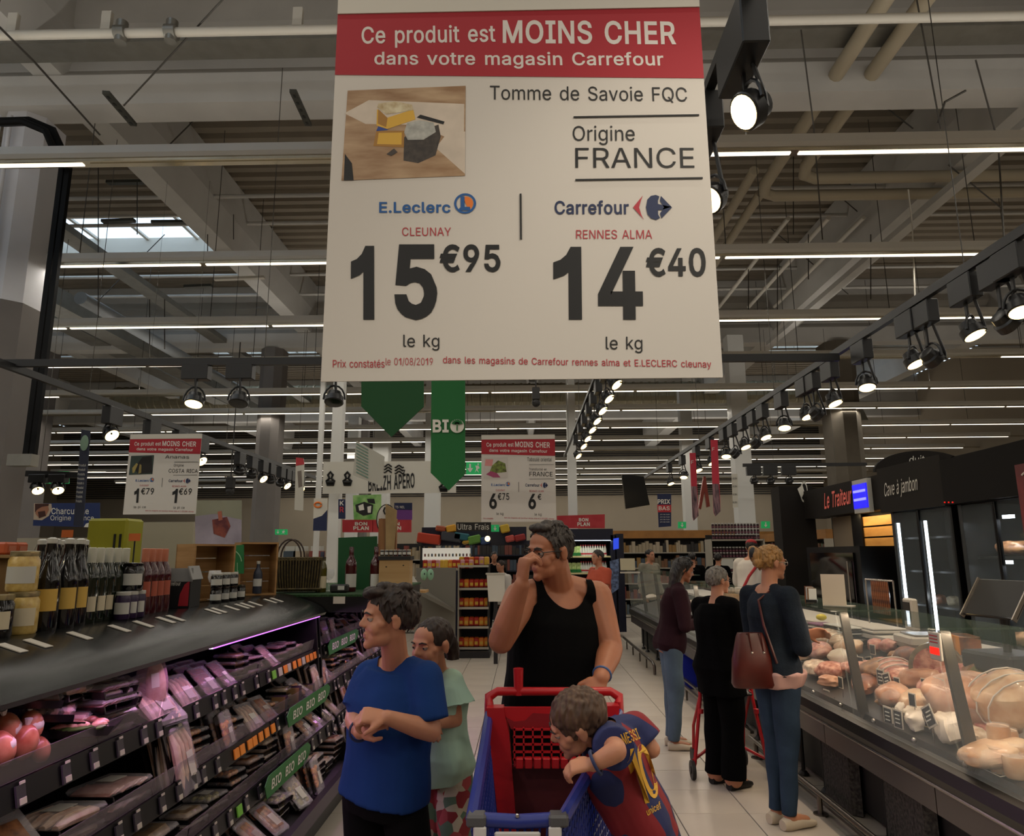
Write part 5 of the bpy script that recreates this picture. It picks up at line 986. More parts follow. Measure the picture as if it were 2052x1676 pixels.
p = P(665, 1180, 5.5); t = thing('gift_bag', 'small black gift box with a white card and navy cap', 'box', (p.x, 5.5, DZ - .008)); MB().box((.06, 0, .03), (.13, .08, .06), bev=.01).build('box', M_black, t); MB().box((.08, -.041, .035), (.05, .002, .03)).build('label', M_lidp, t)
p = P(660, 1150, 5.7); goblet('stemmed glass next to the navy-capped bottle before the pole', (p.x, 5.7, DZ - .008))
p = P(790, 1190, 5.5); t = thing('wooden_crate', 'pale pine box with knots at the corner of the second case', 'crate', (p.x, 5.55, DZ - .01)); MB().box((0, 0, .12), (.23, .16, .24)).build('body', mat('pine', 'a88a5c', .7, col2='98794c', scale=2, stretch=(1, 1, 8)), t)
for dx, dz in ((-.06, .19), (-.08, .07), (.07, .2)): MB().sphere((dx, -.081, dz), (.007, .002, .005), 8, 6).build('knot', M_wdark, t)
MB().box((0, 0, .255), (.25, .17, .03)).build('tray', M_black, t)
for k in range(7): jar('tiny dark jar with white diamond label on the pine box', (p.x - .1 + k * .034, 5.5, DZ + .262), .016, .045, M_gdark, M_lidp, M_lidp, 'tiny jars on the pine box')
# spiral oval sign on wooden posts
t = thing('display_post', 'wooden double post carrying a white oval sign with black spirals', 'sign stand', (0, 0, 0))
Yp = 5.72; 
for u in (766, 788): a, b = P(u, 1112, Yp), P(u, 1040, Yp); MB().box(((a.x + b.x) / 2, Yp, (a.z + b.z) / 2), (.055, .05, b.z - a.z)).build('post', mat('post_wood', '7c5230', .6, col2='9a6c40', scale=3, stretch=(8, 8, 1)), t)
a, b = P(783, 1075, Yp - .04), P(781, 1018, Yp - .04); MB().prism([(a.x - .035, a.z - .1), (a.x + .03, a.z - .12), (a.x + .045, b.z - .02), (a.x - .045, b.z + .03)], 'y', Yp - .06, Yp - .035).build('front_board', mat('board_pine', '9c8258', .7, var=.15, scale=8), t)
c = P(774, 1041, Yp + .04); MB().sphere(c, (.077, .008, .118), 28, 12).build('oval_sign', M_paper, t, True); MB().tube([c + Vector((.077 * math.cos(a), 0, .118 * math.sin(a))) for a in np.linspace(0, 2 * math.pi, 33)[:-1]], .005, 5, closed=True).build('oval_rim', M_ink, t)
for dx, dz, a0 in ((-.035, -.03, 0), (.01, .065, 2.2), (.03, -.02, 4)):
    MB().tube([c + Vector((dx + (.036 - .0038 * i) * math.cos(a0 + i * .85), -.011, dz + (.04 - .0042 * i) * math.sin(a0 + i * .85))) for i in range(9)], [.007] * 9, 5).build('spiral', M_ink, t, True)
# ================================================================== right service counters
M_glass = mat('counter_glass', 'dfe8e2', .03, alpha=.10, spec=.35); M_gtop = mat('glass_shelf_green', '5f7064', .03, alpha=.30, spec=.5); M_bump = mat('bumper_black', '1a1817', .35); M_fasc = mat('fascia_brown_steel', '5a5350', .3, .5); M_chrome = mat('chrome_strip', 'a8a29c', .25, .9)
M_deck2 = mat('display_deck', '24211f', .35); M_post = mat('counter_post', '4e4b46', .4, .6); M_white2 = mat('worktop_white', 'b5afa4', .4); M_wick2 = mat('wicker_black', '1d1b19', .7, col2='4a4540', scale=55, bump=.5, bscale=40)
def counter(name, label, ya, yb, joints, glass_top=1.25, x0=1.87):
    t = thing(name, label, 'glass counter'); L = yb - ya; yc = (ya + yb) / 2; dx = x0 - 1.87
    n = max(1, round(L / 1.25))
    for i in range(n): MB().box((1.905 + dx, ya + (i + .5) * L / n, .475), (.03, L / n - .008, .13)).build('fascia_panel', M_fasc, t)
    MB().prism([(1.87 + dx, .55), (1.855 + dx, .59), (1.87 + dx, .64), (1.93 + dx, .66), (1.99 + dx, .62), (1.93 + dx, .54)], 'y', ya, yb).build('bumper', M_bump, t)
    MB().cyl((1.872 + dx, ya, .545), (1.872 + dx, yb, .545), .010, n=8).build('chrome_strip', M_chrome, t)
    MB().prism([(1.93 + dx, .41), (1.93 + dx, .62), (1.96 + dx, .68), (2.75 + dx, .86), (3.0 + dx, .86), (3.0 + dx, .41)], 'y', ya, yb).build('display_deck', M_deck2, t)
    MB().box((2.95 + dx, yc, .95), (.5, L, .03)).box((3.18 + dx, yc, .48), (.03, L, .9)).build('worktop', M_white2, t)
    MB().box((2.42 + dx, yc, .22), (.7, L, .36)).build('plinth', M_black, t)
    for a, b in zip(joints[:-1], joints[1:]):
        MB().prism([(1.90 + dx, .655), (1.907 + dx, .655), (1.852 + dx, glass_top), (1.845 + dx, glass_top)], 'y', a + .004, b - .004).build('glass_pane', M_glass, t)
        MB().box((2.03 + dx, (a + b) / 2, glass_top + .008), (.42, b - a - .006, .010)).build('glass_shelf', M_gtop, t)
    for j in joints[1:-1]:
        MB().prism([(1.935 + dx, .65), (1.99 + dx, .65), (1.915 + dx, glass_top), (1.87 + dx, glass_top)], 'y', j - .012, j + .012).build('glass_post', M_post, t)
    m = max(1, round(L / 1.3))
    for i in range(m):
        y = ya + (i + .45) * L / m
        for q in (-.18, .22): MB().cyl((2.02 + dx, y + q, .04), (2.02 + dx, y + q, .40), .014, n=8).cyl((2.02 + dx, y + q, 0.009), (2.02 + dx, y + q, .035), .04, .02, n=10).build('foot', M_black, t, True)
    return t
jn = [1.1, 2.34, 3.38, 4.42, 5.46, 6.1]
rc = counter('glass_counter', 'near glass deli counter filled with hams and sausages at right', 1.1, 6.1, jn)
rc2 = counter('glass_counter', 'glass counter behind the standing women, with wrapped goods', 6.15, 9.2, [6.15, 7.2, 8.2, 9.2])
rc3 = counter('glass_counter', 'farthest tall glass counter left of the woman in the maroon jacket', 9.3, 13.2, [9.3, 10.6, 11.9, 13.2], 1.32, 1.85)
area('counter_strip', (1.93, 3.6, 1.235), .03, 4.8, 20, (1.0, .78, .56), (0, R(38), 0))
area('counter_strip', (1.93, 7.7, 1.235), .03, 2.9, 9, (1.0, .82, .62), (0, R(38), 0))
# wicker baskets under the near counter
wb_ = None
for k, y in enumerate((2.55, 3.3, 4.15, 5.0)):
    lb = 'black wicker bin stored under the near glass counter, %s' % ['nearest to the camera', 'second nearest', 'third nearest', 'farthest'][k]
    if wb_ is None:
        wb_ = thing('wicker_bin', lb, 'basket', (2.0, y, 0.009)); MB().prism([(-.0, -.2), (.05, -.24), (.05, .24), (-.0, .2)], 'z', 0, .36).build('side', M_wick2, wb_); MB().tube([(0, -.2, .36), (0, .2, .36)], .012, 6).build('rim', M_black, wb_)
    else: copy_tree(wb_, lb, loc=(2.0, y, .009))
# foot rails
fr = thing('foot_rail', 'chromed foot rail on short posts along the near counter', 'rail'); ch = mat('rail_metal', '6b655e', .3, .9)
MB().cyl((1.81, 1.2, .13), (1.81, 6.2, .13), .017, n=10).build('rail', ch, fr, True); MB().cyl((1.86, 1.2, .05), (1.86, 6.2, .05), .012, n=8).build('rail', ch, fr, True)
for y in (2.3, 3.55, 4.81, 6.05): MB().cyl((1.81, y, .012), (1.81, y, .12), .017, n=8).cyl((1.81, y, .009), (1.81, y, .016), .045, n=12).build('post', ch, fr, True)
fr = thing('foot_rail', 'square foot rail on posts behind the rollator along the middle counter', 'rail')
MB().box((1.76, 8.0, .14), (.03, 3.4, .025)).box((1.86, 8.0, .14), (.03, 3.4, .02)).build('rail', ch, fr)
for y in (6.5, 7.4, 8.3, 9.2): MB().box((1.76, y, .07), (.02, .02, .12)).build('post', ch, fr)
fr = thing('foot_rail', 'far foot rail with curved end right of the man', 'rail'); MB().tube([(1.70, 13, .16), (1.70, 10.1, .16), (1.70, 9.95, .13), (1.70, 9.95, .02)], .02, 8).build('rail', ch, fr, True)
for y in (10.6, 11.2, 11.9, 12.6): MB().box((1.70, y, .08), (.02, .02, .14)).build('post', ch, fr)
# ---------------------------------------------------------------- goods in the near counter
def lump(name, label, loc, r, m, rot=(0, 0, 0), noise_=.12, sq=2.4, cat='meat', seed=0, group=None, cut=None, extra=None, parts=True):
    t = thing(name, label, cat, loc, rot=rot, group=group); mb = MB(); mb.sphere((0, 0, 0), 1.0, 24, 16); vs = []
    for v in mb.v:
        v = Vector(v); s = (abs(v.x) ** sq + abs(v.y) ** sq + abs(v.z) ** sq) ** (-1 / sq) if v.length > 0 else 1
        w_ = v * s; n_ = noise.noise(w_ * 1.4 + Vector((seed, 0, 0))) * noise_ + noise.noise(w_ * 4 + Vector((0, seed, 0))) * noise_ * .35
        w_ = w_ * (1 + n_)
        if cut and w_.x > cut: w_.x = cut
        vs.append((w_.x * r[0], w_.y * r[1], w_.z * r[2]))
    mb.v = vs; mb.build('body', m, t, True); return t
MH = dict(ham=pmat('ham_skin', '9c6444', 'd0a080', 9, .45), pale=pmat('ham_pale', 'b88c68', 'd8bc9c', 9, .45), dark=pmat('ham_dark', '4a2412', '8c4e28', 14, .35), rind=pmat('rind_brown', '6e4628', 'a8784a', 16, .5), cut=pmat('cut_face', '94483a', 'd8a088', 30, .4),
          salami=pmat('salami_white', '9c8068', 'd0bea8', 26, .6), paper=pmat('wrap_paper', 'b8a892', 'e0d6c8', 4, .6), grey=pmat('grey_rind', '5a5040', '8c8268', 12, .6), pink=pmat('pink_slices', '9a5048', 'cc9480', 22, .4))
M_wrap = mat('wrap_clear', 'f0e8e0', .06, alpha=.16)
dk = lambda x: .68 + (x - 1.96) * .228
def at(u, v, X): p = PX(u, v, X); return p
def place(u, v, X, up=0): p = PX(u, v, X); return Vector((X, p.y, dk(X) + up))
G = [  # u, X, r(x,y,z), material, kind, label
 (1945, 2.22, (.15, .19, .105), 'ham', 'big pink-brown cooked ham wrapped in film, central in the near counter', 1.2, .95),
 (2030, 2.30, (.15, .17, .11), 'pale', 'tied cooked ham with a pale top at the right frame edge', 1.2, .95),
 (1985, 2.02, (.13, .12, .045), 'pale', 'flat pale ham half wrapped in paper in front of the big ham', 1.2, 1),
 (1900, 2.05, (.07, .10, .06), 'paper', 'crumpled clear paper parcel at the foot of the second glass post', 2.2, 1),
 (1830, 2.55, (.07, .15, .055), 'dark', 'glossy dark roast lying on top of the pile behind the first post', 1.0, .5),
 (1800, 2.35, (.09, .17, .05), 'cut', 'cut smoked ham with pale fat edge left of the price card', 1.1, .5),
 (1850, 2.35, (.08, .13, .05), 'ham', 'short ham joint beside the cut smoked ham', 1.2, .4),
 (1760, 2.30, (.08, .16, .045), 'rind', 'long brown rind joint lying right of the first glass post', 1.0, .5),
 (1735, 2.15, (.07, .15, .04), 'dark', 'dark brown bread-like joint low behind the first glass post', 1.0, .5),
 (1710, 2.45, (.09, .15, .055), 'pale', 'pale ham joint lying high behind the first glass post', 1.2, .5),
 (1670, 2.50, (.08, .18, .05), 'salami', 'long white floured sausage at the back left of the near counter', .6, .3),
 (1690, 2.62, (.07, .18, .05), 'salami', 'second long white floured sausage at the very back', .6, .3),
 (1650, 2.30, (.08, .14, .05), 'pink', 'pink film-wrapped joint beside the denim jacket', 1.3, .4),
 (1640, 2.12, (.08, .12, .045), 'salami', 'pale film-wrapped joint low beside the denim jacket', 1.3, .4),
 (1672, 2.15, (.07, .11, .05), 'cut', 'reddish cut joint standing left of the first post', 1.4, .4),
 (1790, 2.12, (.08, .15, .06), 'ham', 'pink film-covered ham on the front row behind the small dark cards', 1.3, .5),
 (1835, 2.15, (.08, .13, .055), 'pale', 'pale pressed ham on the front row left of the slanted card', 1.3, .5),
 (1870, 2.30, (.07, .12, .045), 'pink', 'rosy flat ham cut under the round cheese wheel', 1.4, .5),
 (1935, 2.50, (.10, .20, .05), 'pink', 'long rosy ham behind the big ham', 1.2, .5),
 (1765, 2.62, (.05, .07, .04), 'pink', 'small round pink slice pack at the back, left of two', 2, .2),
 (1790, 2.66, (.05, .07, .04), 'pink', 'small round pink slice pack at the back, right of two', 2, .2),
 (1990, 2.62, (.09, .12, .06), 'pink', 'rosy joint behind the tied ham at right', 1.2, .5),
 (1720, 2.25, (.06, .10, .035), 'cut', 'small red-brown cut under the pale ham at the first post', 1.4, .5),
 (1695, 2.3, (.07, .12, .05), 'paper', 'white paper parcel between the white sausages and the first post', 1.6, .5)]
for i, (u, X, r, m, lb, nz, hz) in enumerate(G):
    p = place(u, 1400, X, r[2] * .85); layer = .0
    if X > 2.2: layer = .03
    s = 1.12
    t = lump('ham_joint' if m != 'salami' else 'floured_sausage', lb, p + Vector((0, 0, layer + .02)), (r[0] * s, r[1] * s, r[2] * s), MH[m], (rnd.uniform(-.15, .15), R(-12) + rnd.uniform(-.1, .1), rnd.uniform(-.5, .5)), .13 * nz, 2.3, seed=i * 3.1)
    if i in (0, 2, 3, 12, 13, 15): MB().sphere((0, 0, -.005), (r[0] * s * 1.12, r[1] * s * 1.1, r[2] * s * 1.08), 20, 12).build('film_wrap', M_wrap, t, True)
    if i in (1, 5, 10): 
        for q in (-.4, 0, .4): MB().tube([(r[0] * s * 1.04 * math.cos(a), q * r[1] * s * 1.2, r[2] * s * 1.05 * math.sin(a)) for a in np.linspace(0, 2 * math.pi, 17)[:-1]], .004, 5, closed=True).build('string', M_lab, t)
kk = ['pale', 'cut', 'ham', 'salami', 'pink', 'dark', 'rind', 'paper']
for i in range(64):
    X = rnd.uniform(2.02, 2.68); y = rnd.uniform(2.2, 5.5); m = rnd.choice(kk); s = rnd.uniform(.55, 1.1)
    lump('deli_piece', 'smaller piece of meat or parcel filling the gaps between the big joints', (X, y, dk(X) + .045), (.06 * s, .09 * s, .042 * s), MH[m], (rnd.uniform(-.2, .2), R(-12), rnd.uniform(-.8, .8)), rnd.uniform(.15, .5), rnd.choice([2, 2.6, 3.5]), seed=i + 200, group='smaller deli pieces in the near counter')
for i in range(16):
    X = rnd.uniform(2.1, 2.6); y = rnd.uniform(6.4, 9.0)
    lump('deli_piece', 'small wrapped piece inside the middle counter behind the women', (X, y, dk(X) + .04), (.08, .11, .045), MH[rnd.choice(kk)], (0, R(-12), i), .25, 2.4, seed=i + 300, group='pieces in the middle counter')
# cheese wheel / mortadella standing
p = place(1880, 1360, 2.45, .13); t = thing('cheese_wheel', 'large round grey-green rind wheel standing behind the second glass post', 'cheese', p, rot=(0, 0, R(-35)))
MB().cyl((0, -.05, 0), (0, .05, 0), .145, n=28).build('wheel', MH['grey'], t, True); MB().cyl((0, -.052, 0), (0, -.0505, 0), .12, n=28).build('cut_face', MH['cut'], t)
p = place(1975, 1390, 2.5, .11); t = thing('wrapped_roll', 'cylinder roll wrapped in shiny yellow-tinted film behind the big ham', 'meat', p, rot=(0, 0, R(-20))); MB().cyl((0, -.05, 0), (0, .06, 0), .10, n=24).build('roll', pmat('roll_pink', '8f6a4a', 'b39068', 10), t, True); MB().cyl((0, -.056, 0), (0, -.051, 0), .09, n=24).build('film', mat('film_green', '9aa06a', .08, alpha=.5), t)
# pots at the right corner
pot = None
for k, (u, X, h) in enumerate([(2000, 1.99, .10), (2030, 2.0, .085), (2005, 2.06, .15), (2045, 2.06, .10), (2020, 2.1, .12)]):
    p = place(u, 1500, X); lb = ['short pale ceramic pot with ribbed side at the front glass', 'wide pale pot next to the ribbed one', 'tallest pale fluted pot with paper top', 'pale pot cut by the right frame edge', 'pale pot behind the front two pots'][k]
    t = thing('terrine_pot', lb, 'pot', p); MB().lathe([(.035, 0), (.042, .01), (.046, h * .9), (.042, h), (.036, h * .98), (.034, .02)], 20).build('pot', MH['pale'], t, True); MB().lathe([(.001, h * .93), (.037, h * .9)], 16).build('content', MH['salami'], t); MB().cyl((0, 0, h), (0, 0, h + .006), .043, n=18).build('lid', M_wrap, t)
# wooden block with orange stripes, knife, boards on the worktop
p = PX(1940, 1345, 2.72); t = thing('terrine_block', 'row of dark brown slabs edged with orange on the worktop', 'meat', (2.72, p.y, .99), rz=R(-12))
for i in range(4): MB().box((0, .12 - i * .055, .045), (.14, .045, .11), bev=.006).build('slab', MH['dark'], t); MB().box((-.062, .12 - i * .055 - .010, .045), (.022, .028, .113)).build('orange_edge', mat('slab_orange', 'c9802c', .4), t)
p = PX(2012, 1352, 2.75); t = thing('cutting_board', 'pale cutting board on the worktop at the right edge', 'board', (2.78, p.y, .975), rz=.1); MB().box((0, 0, 0), (.25, .36, .018), bev=.006).build('board', M_white2, t)
t = thing('knife', 'knife with a bright yellow handle lying on the cutting board', 'knife', (2.72, p.y - .02, .993), rz=R(60)); MB().box((-.06, 0, .008), (.13, .024, .02), bev=.006).build('handle', mat('knife_yellow', 'e0a41c', .4), t); MB().prism([(0, -.012), (.17, -.004), (.17, .004), (0, .012)], 'z', .006, .009).build('blade', M_chrome, t)
p = PX(1770, 1300, 2.9); t = thing('worktop_tray', 'long white tray on the worktop behind the first glass post', 'tray', (2.85, p.y, .975)); MB().box((0, 0, .01), (.3, .55, .02), bev=.006).box((0, 0, .03), (.28, .52, .01)).build('tray', M_white2, t)
p = PX(1843, 1305, 2.75); t = thing('counter_scale', 'white weighing scale with dark screen facing the customers', 'scale', (2.78, p.y, .967), rz=R(-5)); MB().box((0, 0, .03), (.28, .30, .06), bev=.01).build('base', M_white2, t); MB().box((-.05, .02, .2), (.05, .14, .22), bev=.01).build('display_head', M_white2, t); MB().box((-.077, .02, .22), (.004, .10, .13)).build('screen', M_black, t); MB().box((0.02, 0, .068), (.24, .24, .008)).build('pan', M_chrome, t)
for (u, v, X, Z, lb, k) in ((2010, 1235, 2.6, 1.18, 'black tilted touch screen scale at the right frame edge', 1),):
    p = PX(u, v, X); t = thing('touch_scale', lb, 'scale', (X, p.y, .967), rz=R(10)); MB().box((0, 0, .05), (.3, .34, .1), bev=.015).build('base', M_black, t); MB().cyl((0, 0, .1), (0, 0, .3), .02, n=10).build('neck', M_black, t)
    MB().box((-.02, 0, .38), (.02, .36, .24), Matrix.Rotation(R(35), 3, 'Y'), bev=.008).build('screen', M_black, t); MB().box((-.035, 0, .37), (.004, .32, .20), Matrix.Rotation(R(35), 3, 'Y')).build('display', mat('display_grey', '23262a', .1), t)
    for s in (-1, 1): MB().box((-.03, .175 * s, .38), (.03, .008, .25), Matrix.Rotation(R(35), 3, 'Y')).build('edge_trim', M_chrome, t)
# hanging sausages and card
p = PX(1815, 1285, 3.3); 
for k in range(9): t = thing('dry_sausage', 'thin red-brown dry sausage hanging behind the counter scale', 'sausage', (3.12, p.y - .14 + k * .035, 1.35), group='dry sausages hanging by the scale'); MB().tube([(0, 0, 0), (.004, .003, -.12), (0, 0, -.28)], [.007, .012, .007], 8).build('sausage', MH['dark'], t, True)
t = thing('sausage_rail', 'metal rail carrying the hanging dry sausages', 'rail', (3.12, p.y, 1.36)); MB().cyl((0, -.25, 0), (0, .25, 0), .008, n=8).cyl((0, -.25, 0), (0, -.25, -.39), .008, n=8).cyl((0, .25, 0), (0, .25, -.39), .008, n=8).build('rail', M_chrome, t)
# price cards on spikes
def card(u, v, X, wd=.075, hh=.10, tilt=0.0, lb='', grp=None):
    p = PX(u, v, X); t = thing('price_card', lb, 'price card', (X, p.y, max(dk(X), .60) + .0), rz=R(8), group=grp); z = p.z - dk(X)
    rot = Matrix.Rotation(tilt, 3, 'X'); MB().cyl((.01, 0, .01), (.01, 0, z), .002, n=6).build('spike', M_chrome, t); MB().box((0, 0, z), (.004, wd, hh), rot).build('card', mat('card_rim', 'c9bfb0', .5), t); MB().box((-.003, 0, z), (.002, wd * .8, hh * .82), rot).build('card_face', mat('card_dark', '26292e', .4), t)
    for k in range(3): MB().box((-.0045, 0, z + hh * (.22 - .2 * k)), (.001, wd * .5, .006), rot).build('written_line', M_pale, t)
for k, (u, v, X, tl) in enumerate([(1862, 1436, 1.96, -.5), (1780, 1436, 1.98, 0), (1800, 1442, 1.97, 0), (1742, 1330, 2.5, -.2), (1672, 1428, 1.96, .5), (1765, 1358, 2.2, 0), (1778, 1366, 2.15, -.3), (1625, 1358, 2.1, 0), (1882, 1380, 2.1, 0), (1690, 1352, 2.3, .2), (1657, 1398, 2.0, 0)]):
    card(u, v, X, tilt=tl, lb=['slanted black price card with white rim above the gold tins', 'dark price card standing at the front, left of the slanted card', 'dark price card standing right beside the previous front one', 'dark price card high at the back near the small round packs', 'tilted red-rimmed price card low left of the first post', 'dark price card in front of the dark roast', 'dark price card leaning on the dark roast', 'dark price card beside the denim jacket', 'dark price card on the round wheel', 'dark price card among the white sausages', 'small dark price card between pale joints'][k])
for k in range(16):
    X = rnd.uniform(1.99, 2.5); y = 2.5 + k * .19 + rnd.uniform(-.05, .05); t = thing('price_card', 'small black price card with white rim stuck among the deli pieces', 'price card', (X, y, dk(X) + .01), rz=R(rnd.uniform(0, 30)), group='small price cards among the deli pieces'); z = rnd.uniform(.09, .13)
    MB().cyl((.01, 0, 0), (.01, 0, z), .002, n=6).build('spike', M_chrome, t); MB().box((0, 0, z), (.004, .05, .07)).build('card', mat('card_rim', 'c9bfb0', .5), t); MB().box((-.003, 0, z), (.002, .041, .058)).build('card_face', mat('card_dark', '26292e', .4), t)
for k in range(3): p = place(1855, 1450, 2.02); t = thing('gold_tin', 'short black tin with gold lid in a small column', 'tin', (2.06, p.y + .01, dk(2.06) + .002 + .03 * k), group='gold-lidded tins'); MB().cyl((0, 0, 0), (0, 0, .024), .042, n=20).build('tin', M_black, t, True); MB().cyl((0, 0, .024), (0, 0, .029), .043, n=20).build('lid', M_lid, t, True)
for k in range(8):
    y = 2.55 + k * .42; t = thing('knob_screw', 'small chrome knob at the foot of the glass', 'knob', (1.925, y, .668), group='chrome knobs along the glass'); MB().sphere((0, 0, .012), .013, 10, 8).cyl((0, 0, 0), (0, 0, .008), .009, n=8).build('knob', M_chrome, t, True)
t = thing('wire_rack', 'small white wire rack lying at the front glass near the pots', 'rack', (1.99, PX(1985, 1560, 1.96).y - .02, .70), rot=(0, R(-10), 0))
mb = MB()
for k in range(4): mb.cyl((-.05, -.08 + .05 * k, 0), (.05, -.08 + .05 * k, 0), .0018, n=5); mb.cyl((-.05 + .033 * k, -.08, 0), (-.05 + .033 * k, .08, 0), .0018, n=5)
tag(mb.build('wire', M_white2, t), kind='stuff'); MB().box((.03, 0, -.008), (.05, .14, .004)).build('card', M_black, t)
# striped and purple packs behind the denim jacket
t = thing('striped_tray', 'black and white striped packs stacked at the back of the counter', 'food pack', place(1700, 1330, 2.66, .07), rz=.1)
for k in range(5): MB().box((0, 0, k * .022), (.16, .42, .012), bev=.004).build('pack', M_lidp if k % 2 == 0 else M_black, t)
t = thing('striped_tray', 'purple and white checked packs beside the denim jacket', 'food pack', place(1655, 1330, 2.6, .08), rz=.1)
for k in range(4): MB().box((0, 0, k * .026), (.16, .22, .016), bev=.004).build('pack', mat('pack_purple', '6a3560', .4) if k % 2 else M_lidp, t)
t = thing('egg_pack', 'small yellow rounded item on the glass shelf level', 'food', (2.75, PX(1648, 1262, 2.75).y, .98)); MB().sphere((0, 0, .03), (.05, .04, .03), 12, 8).build('body', mat('yellow_item', 'c9b52c', .4), t, True)
# notice stand, card holder, queue display on the glass shelf
GZ = 1.264
y = PX(1668, 1232, 1.95).y; t = thing('notice_stand', 'white upright blank notice board standing on the glass shelf', 'notice', (1.97, y, GZ), rz=R(50)); MB().box((0, 0, .10), (.006, .145, .20)).build('board', mat('notice_white', 'd9c9b4', .5), t); MB().box((.03, -.02, .003), (.09, .17, .006)).build('foot', M_white2, t)
y = PX(1640, 1225, 2.0).y; t = thing('leaflet_holder', 'small leaflet holder with striped leaflets left of the notice board', 'holder', (1.97, y, GZ), rz=1.1)
for k in range(4): MB().box((.012 * k, .01 * k, .05), (.003, .05, .09 + .01 * k), Matrix.Rotation(.2, 3, 'Y')).build('leaflet', [M_pale, MH['rind'], M_lidp, MH['dark']][k], t)
MB().box((.02, .01, .01), (.08, .07, .02)).build('holder', M_black, t)
y = PX(1886, 1292, 1.84).y; t = thing('queue_display', 'small ticket display with glowing red line on the glass edge', 'display', (1.815, y, 1.19), rz=R(0)); MB().box((0, 0, 0), (.012, .085, .12), bev=.003).build('housing', M_white2, t); MB().box((-.007, 0, -.02), (.003, .07, .03)).build('display', mat('red_glow', 'd02020', .4, emit='ff2010', es=1.6), t)
for k in range(3): MB().box((-.007, 0, .045 - .014 * k), (.002, .06, .004)).build('printed_line', M_rtext, t)
# goods in the middle and far counter
for k, (u, X, m, lb) in enumerate([(1590, 2.4, 'paper', 'white wrapped cheese behind the woman with the bun'), (1600, 2.2, 'pale', 'pale joint low behind the denim sleeve'), (1500, 2.3, 'pink', 'rosy glowing joint between the two standing women'), (1520, 2.15, 'paper', 'paper parcel between the two standing women'), (1395, 2.5, 'salami', 'floured sausage glimpsed past the maroon jacket'), (1310, 2.3, 'paper', 'white paper parcel in the far counter left of the maroon jacket'), (1290, 2.4, 'salami', 'small pale item in the far counter')]):
    p = place(u, 1300, X, .04); lump('wrapped_item', lb, p + Vector((0, 0, .02)), (.08, .11, .05), MH[m], (0, R(-12), k), .25, 2.2, seed=k + 50, cat='food')
# ================================================================== back wall of the delicatessen (plane X = 4.1)
M_anth = mat('fascia_anthracite', '211e1c', .7, spec=.2); M_blk = mat('fridge_black', '080809', .35, spec=.3); M_fglass = mat('fridge_glass', 'c8d4d8', .02, alpha=.06, spec=.6); M_led = mat('led_white', 'ffffff', emit='e6f4ff', es=4.0); M_wood2 = mat('backlit_plank', 'c0904c', .6, col2='a87638', scale=2, stretch=(1, 1, 6)); M_inner = mat('fridge_inner', '26282a', .5)
XW = 4.1
ya, yb = 9.9, 8.33
t = thing('shop_fascia', 'anthracite fascia with the red Le Traiteur lettering and blue price screen', 'sign')
MB().box((XW + .15, (10.6 + 8.15) / 2, 2.29), (.3, 2.45, .40)).build('fascia', M_anth, t)
def wtext(t, s, u0, u1, v0, v1, vr0, vr1, X, m, bold=0.0, name='lettering'):
    O, ex, ey = PX(u0, v1, X - .008), PX(u1, vr1, X - .008), PX(u0, v0, X - .008); mb = MB(); text(mb, s, O, ex - O, ey - O, bold); return mb.build(name, m, t)
wtext(t, 'Le Traiteur', 1652, 1706, 988, 1021, 977, 1010, XW, mat('letters_rose', 'c65a50', .5, emit='d06050', es=.25), .012)
a, b = PX(1720, 1010, XW), PX(1746, 960, XW); MB().box((XW - .03, (a.y + b.y) / 2, 2.27), (.05, a.y - b.y, .40)).build('screen_frame', M_lidp, t); MB().box((XW - .06, (a.y + b.y) / 2, 2.27), (.012, (a.y - b.y) * .92, .29)).build('screen', mat('screen_blue', '2020c0', .4, emit='2018ff', es=.9), t)
for q in (.06, -.04): MB().box((XW - .068, (a.y + b.y) / 2, 2.27 + q), (.004, (a.y - b.y) * .8, .03)).build('screen_text', mat('screen_text', '8080ff', .4, emit='8080ff', es=1.5), t)
t = thing('shop_pillar', 'dark pillar panel with a pale ring emblem at the left end of the deli wall', 'sign'); MB().box((XW - .1, 10.75, 1.7), (.5, .35, 1.75)).build('pillar', M_anth, t); MB().box((XW - .1, 10.75, .45), (.5, .35, .9)).build('pillar_base', M_blk, t)
for q, r0, m in ((0, 12, M_pale), (.004, 9.5, M_anth)): MB().add([P(1611 + .62 * r0 * math.cos(i * .3), 986 + 1.75 * r0 * math.sin(i * .3), 10.565 - q) for i in range(21)], [tuple(range(21))]).build('ring_emblem', m, t)
ppoly(t, [(1598, 980), (1608, 972), (1612, 986), (1606, 1000)], 10.555, M_pale)
t = thing('wall_display', 'recess under the fascia with backlit honey-coloured planks', 'wall panel')
MB().box((XW + .33, 9.25, 1.9), (.04, 2.3, .45)).build('back_panel', M_anth, t)
MB().box((XW + .28, 9.9, 1.88), (.03, .75, .42)).build('beige_panel', mat('panel_beige', '8b7d6c', .6), t)
for k in range(3): MB().box((XW + .25, 8.85, 1.72 + k * .135), (.03, 1.25, .115)).build('plank', M_wood2, t)
area('plank_light', (XW + .1, 8.85, 2.07), .05, 1.2, 5, (1, .75, .4), (0, R(-25), 0))
MB().box((XW + .22, 9.42, 1.88), (.02, .28, .42)).build('poster', M_blk, t)
wtext(t, 'Le pain', 1664, 1676, 1032, 1040, 1031, 1039, XW + .20, M_pale)
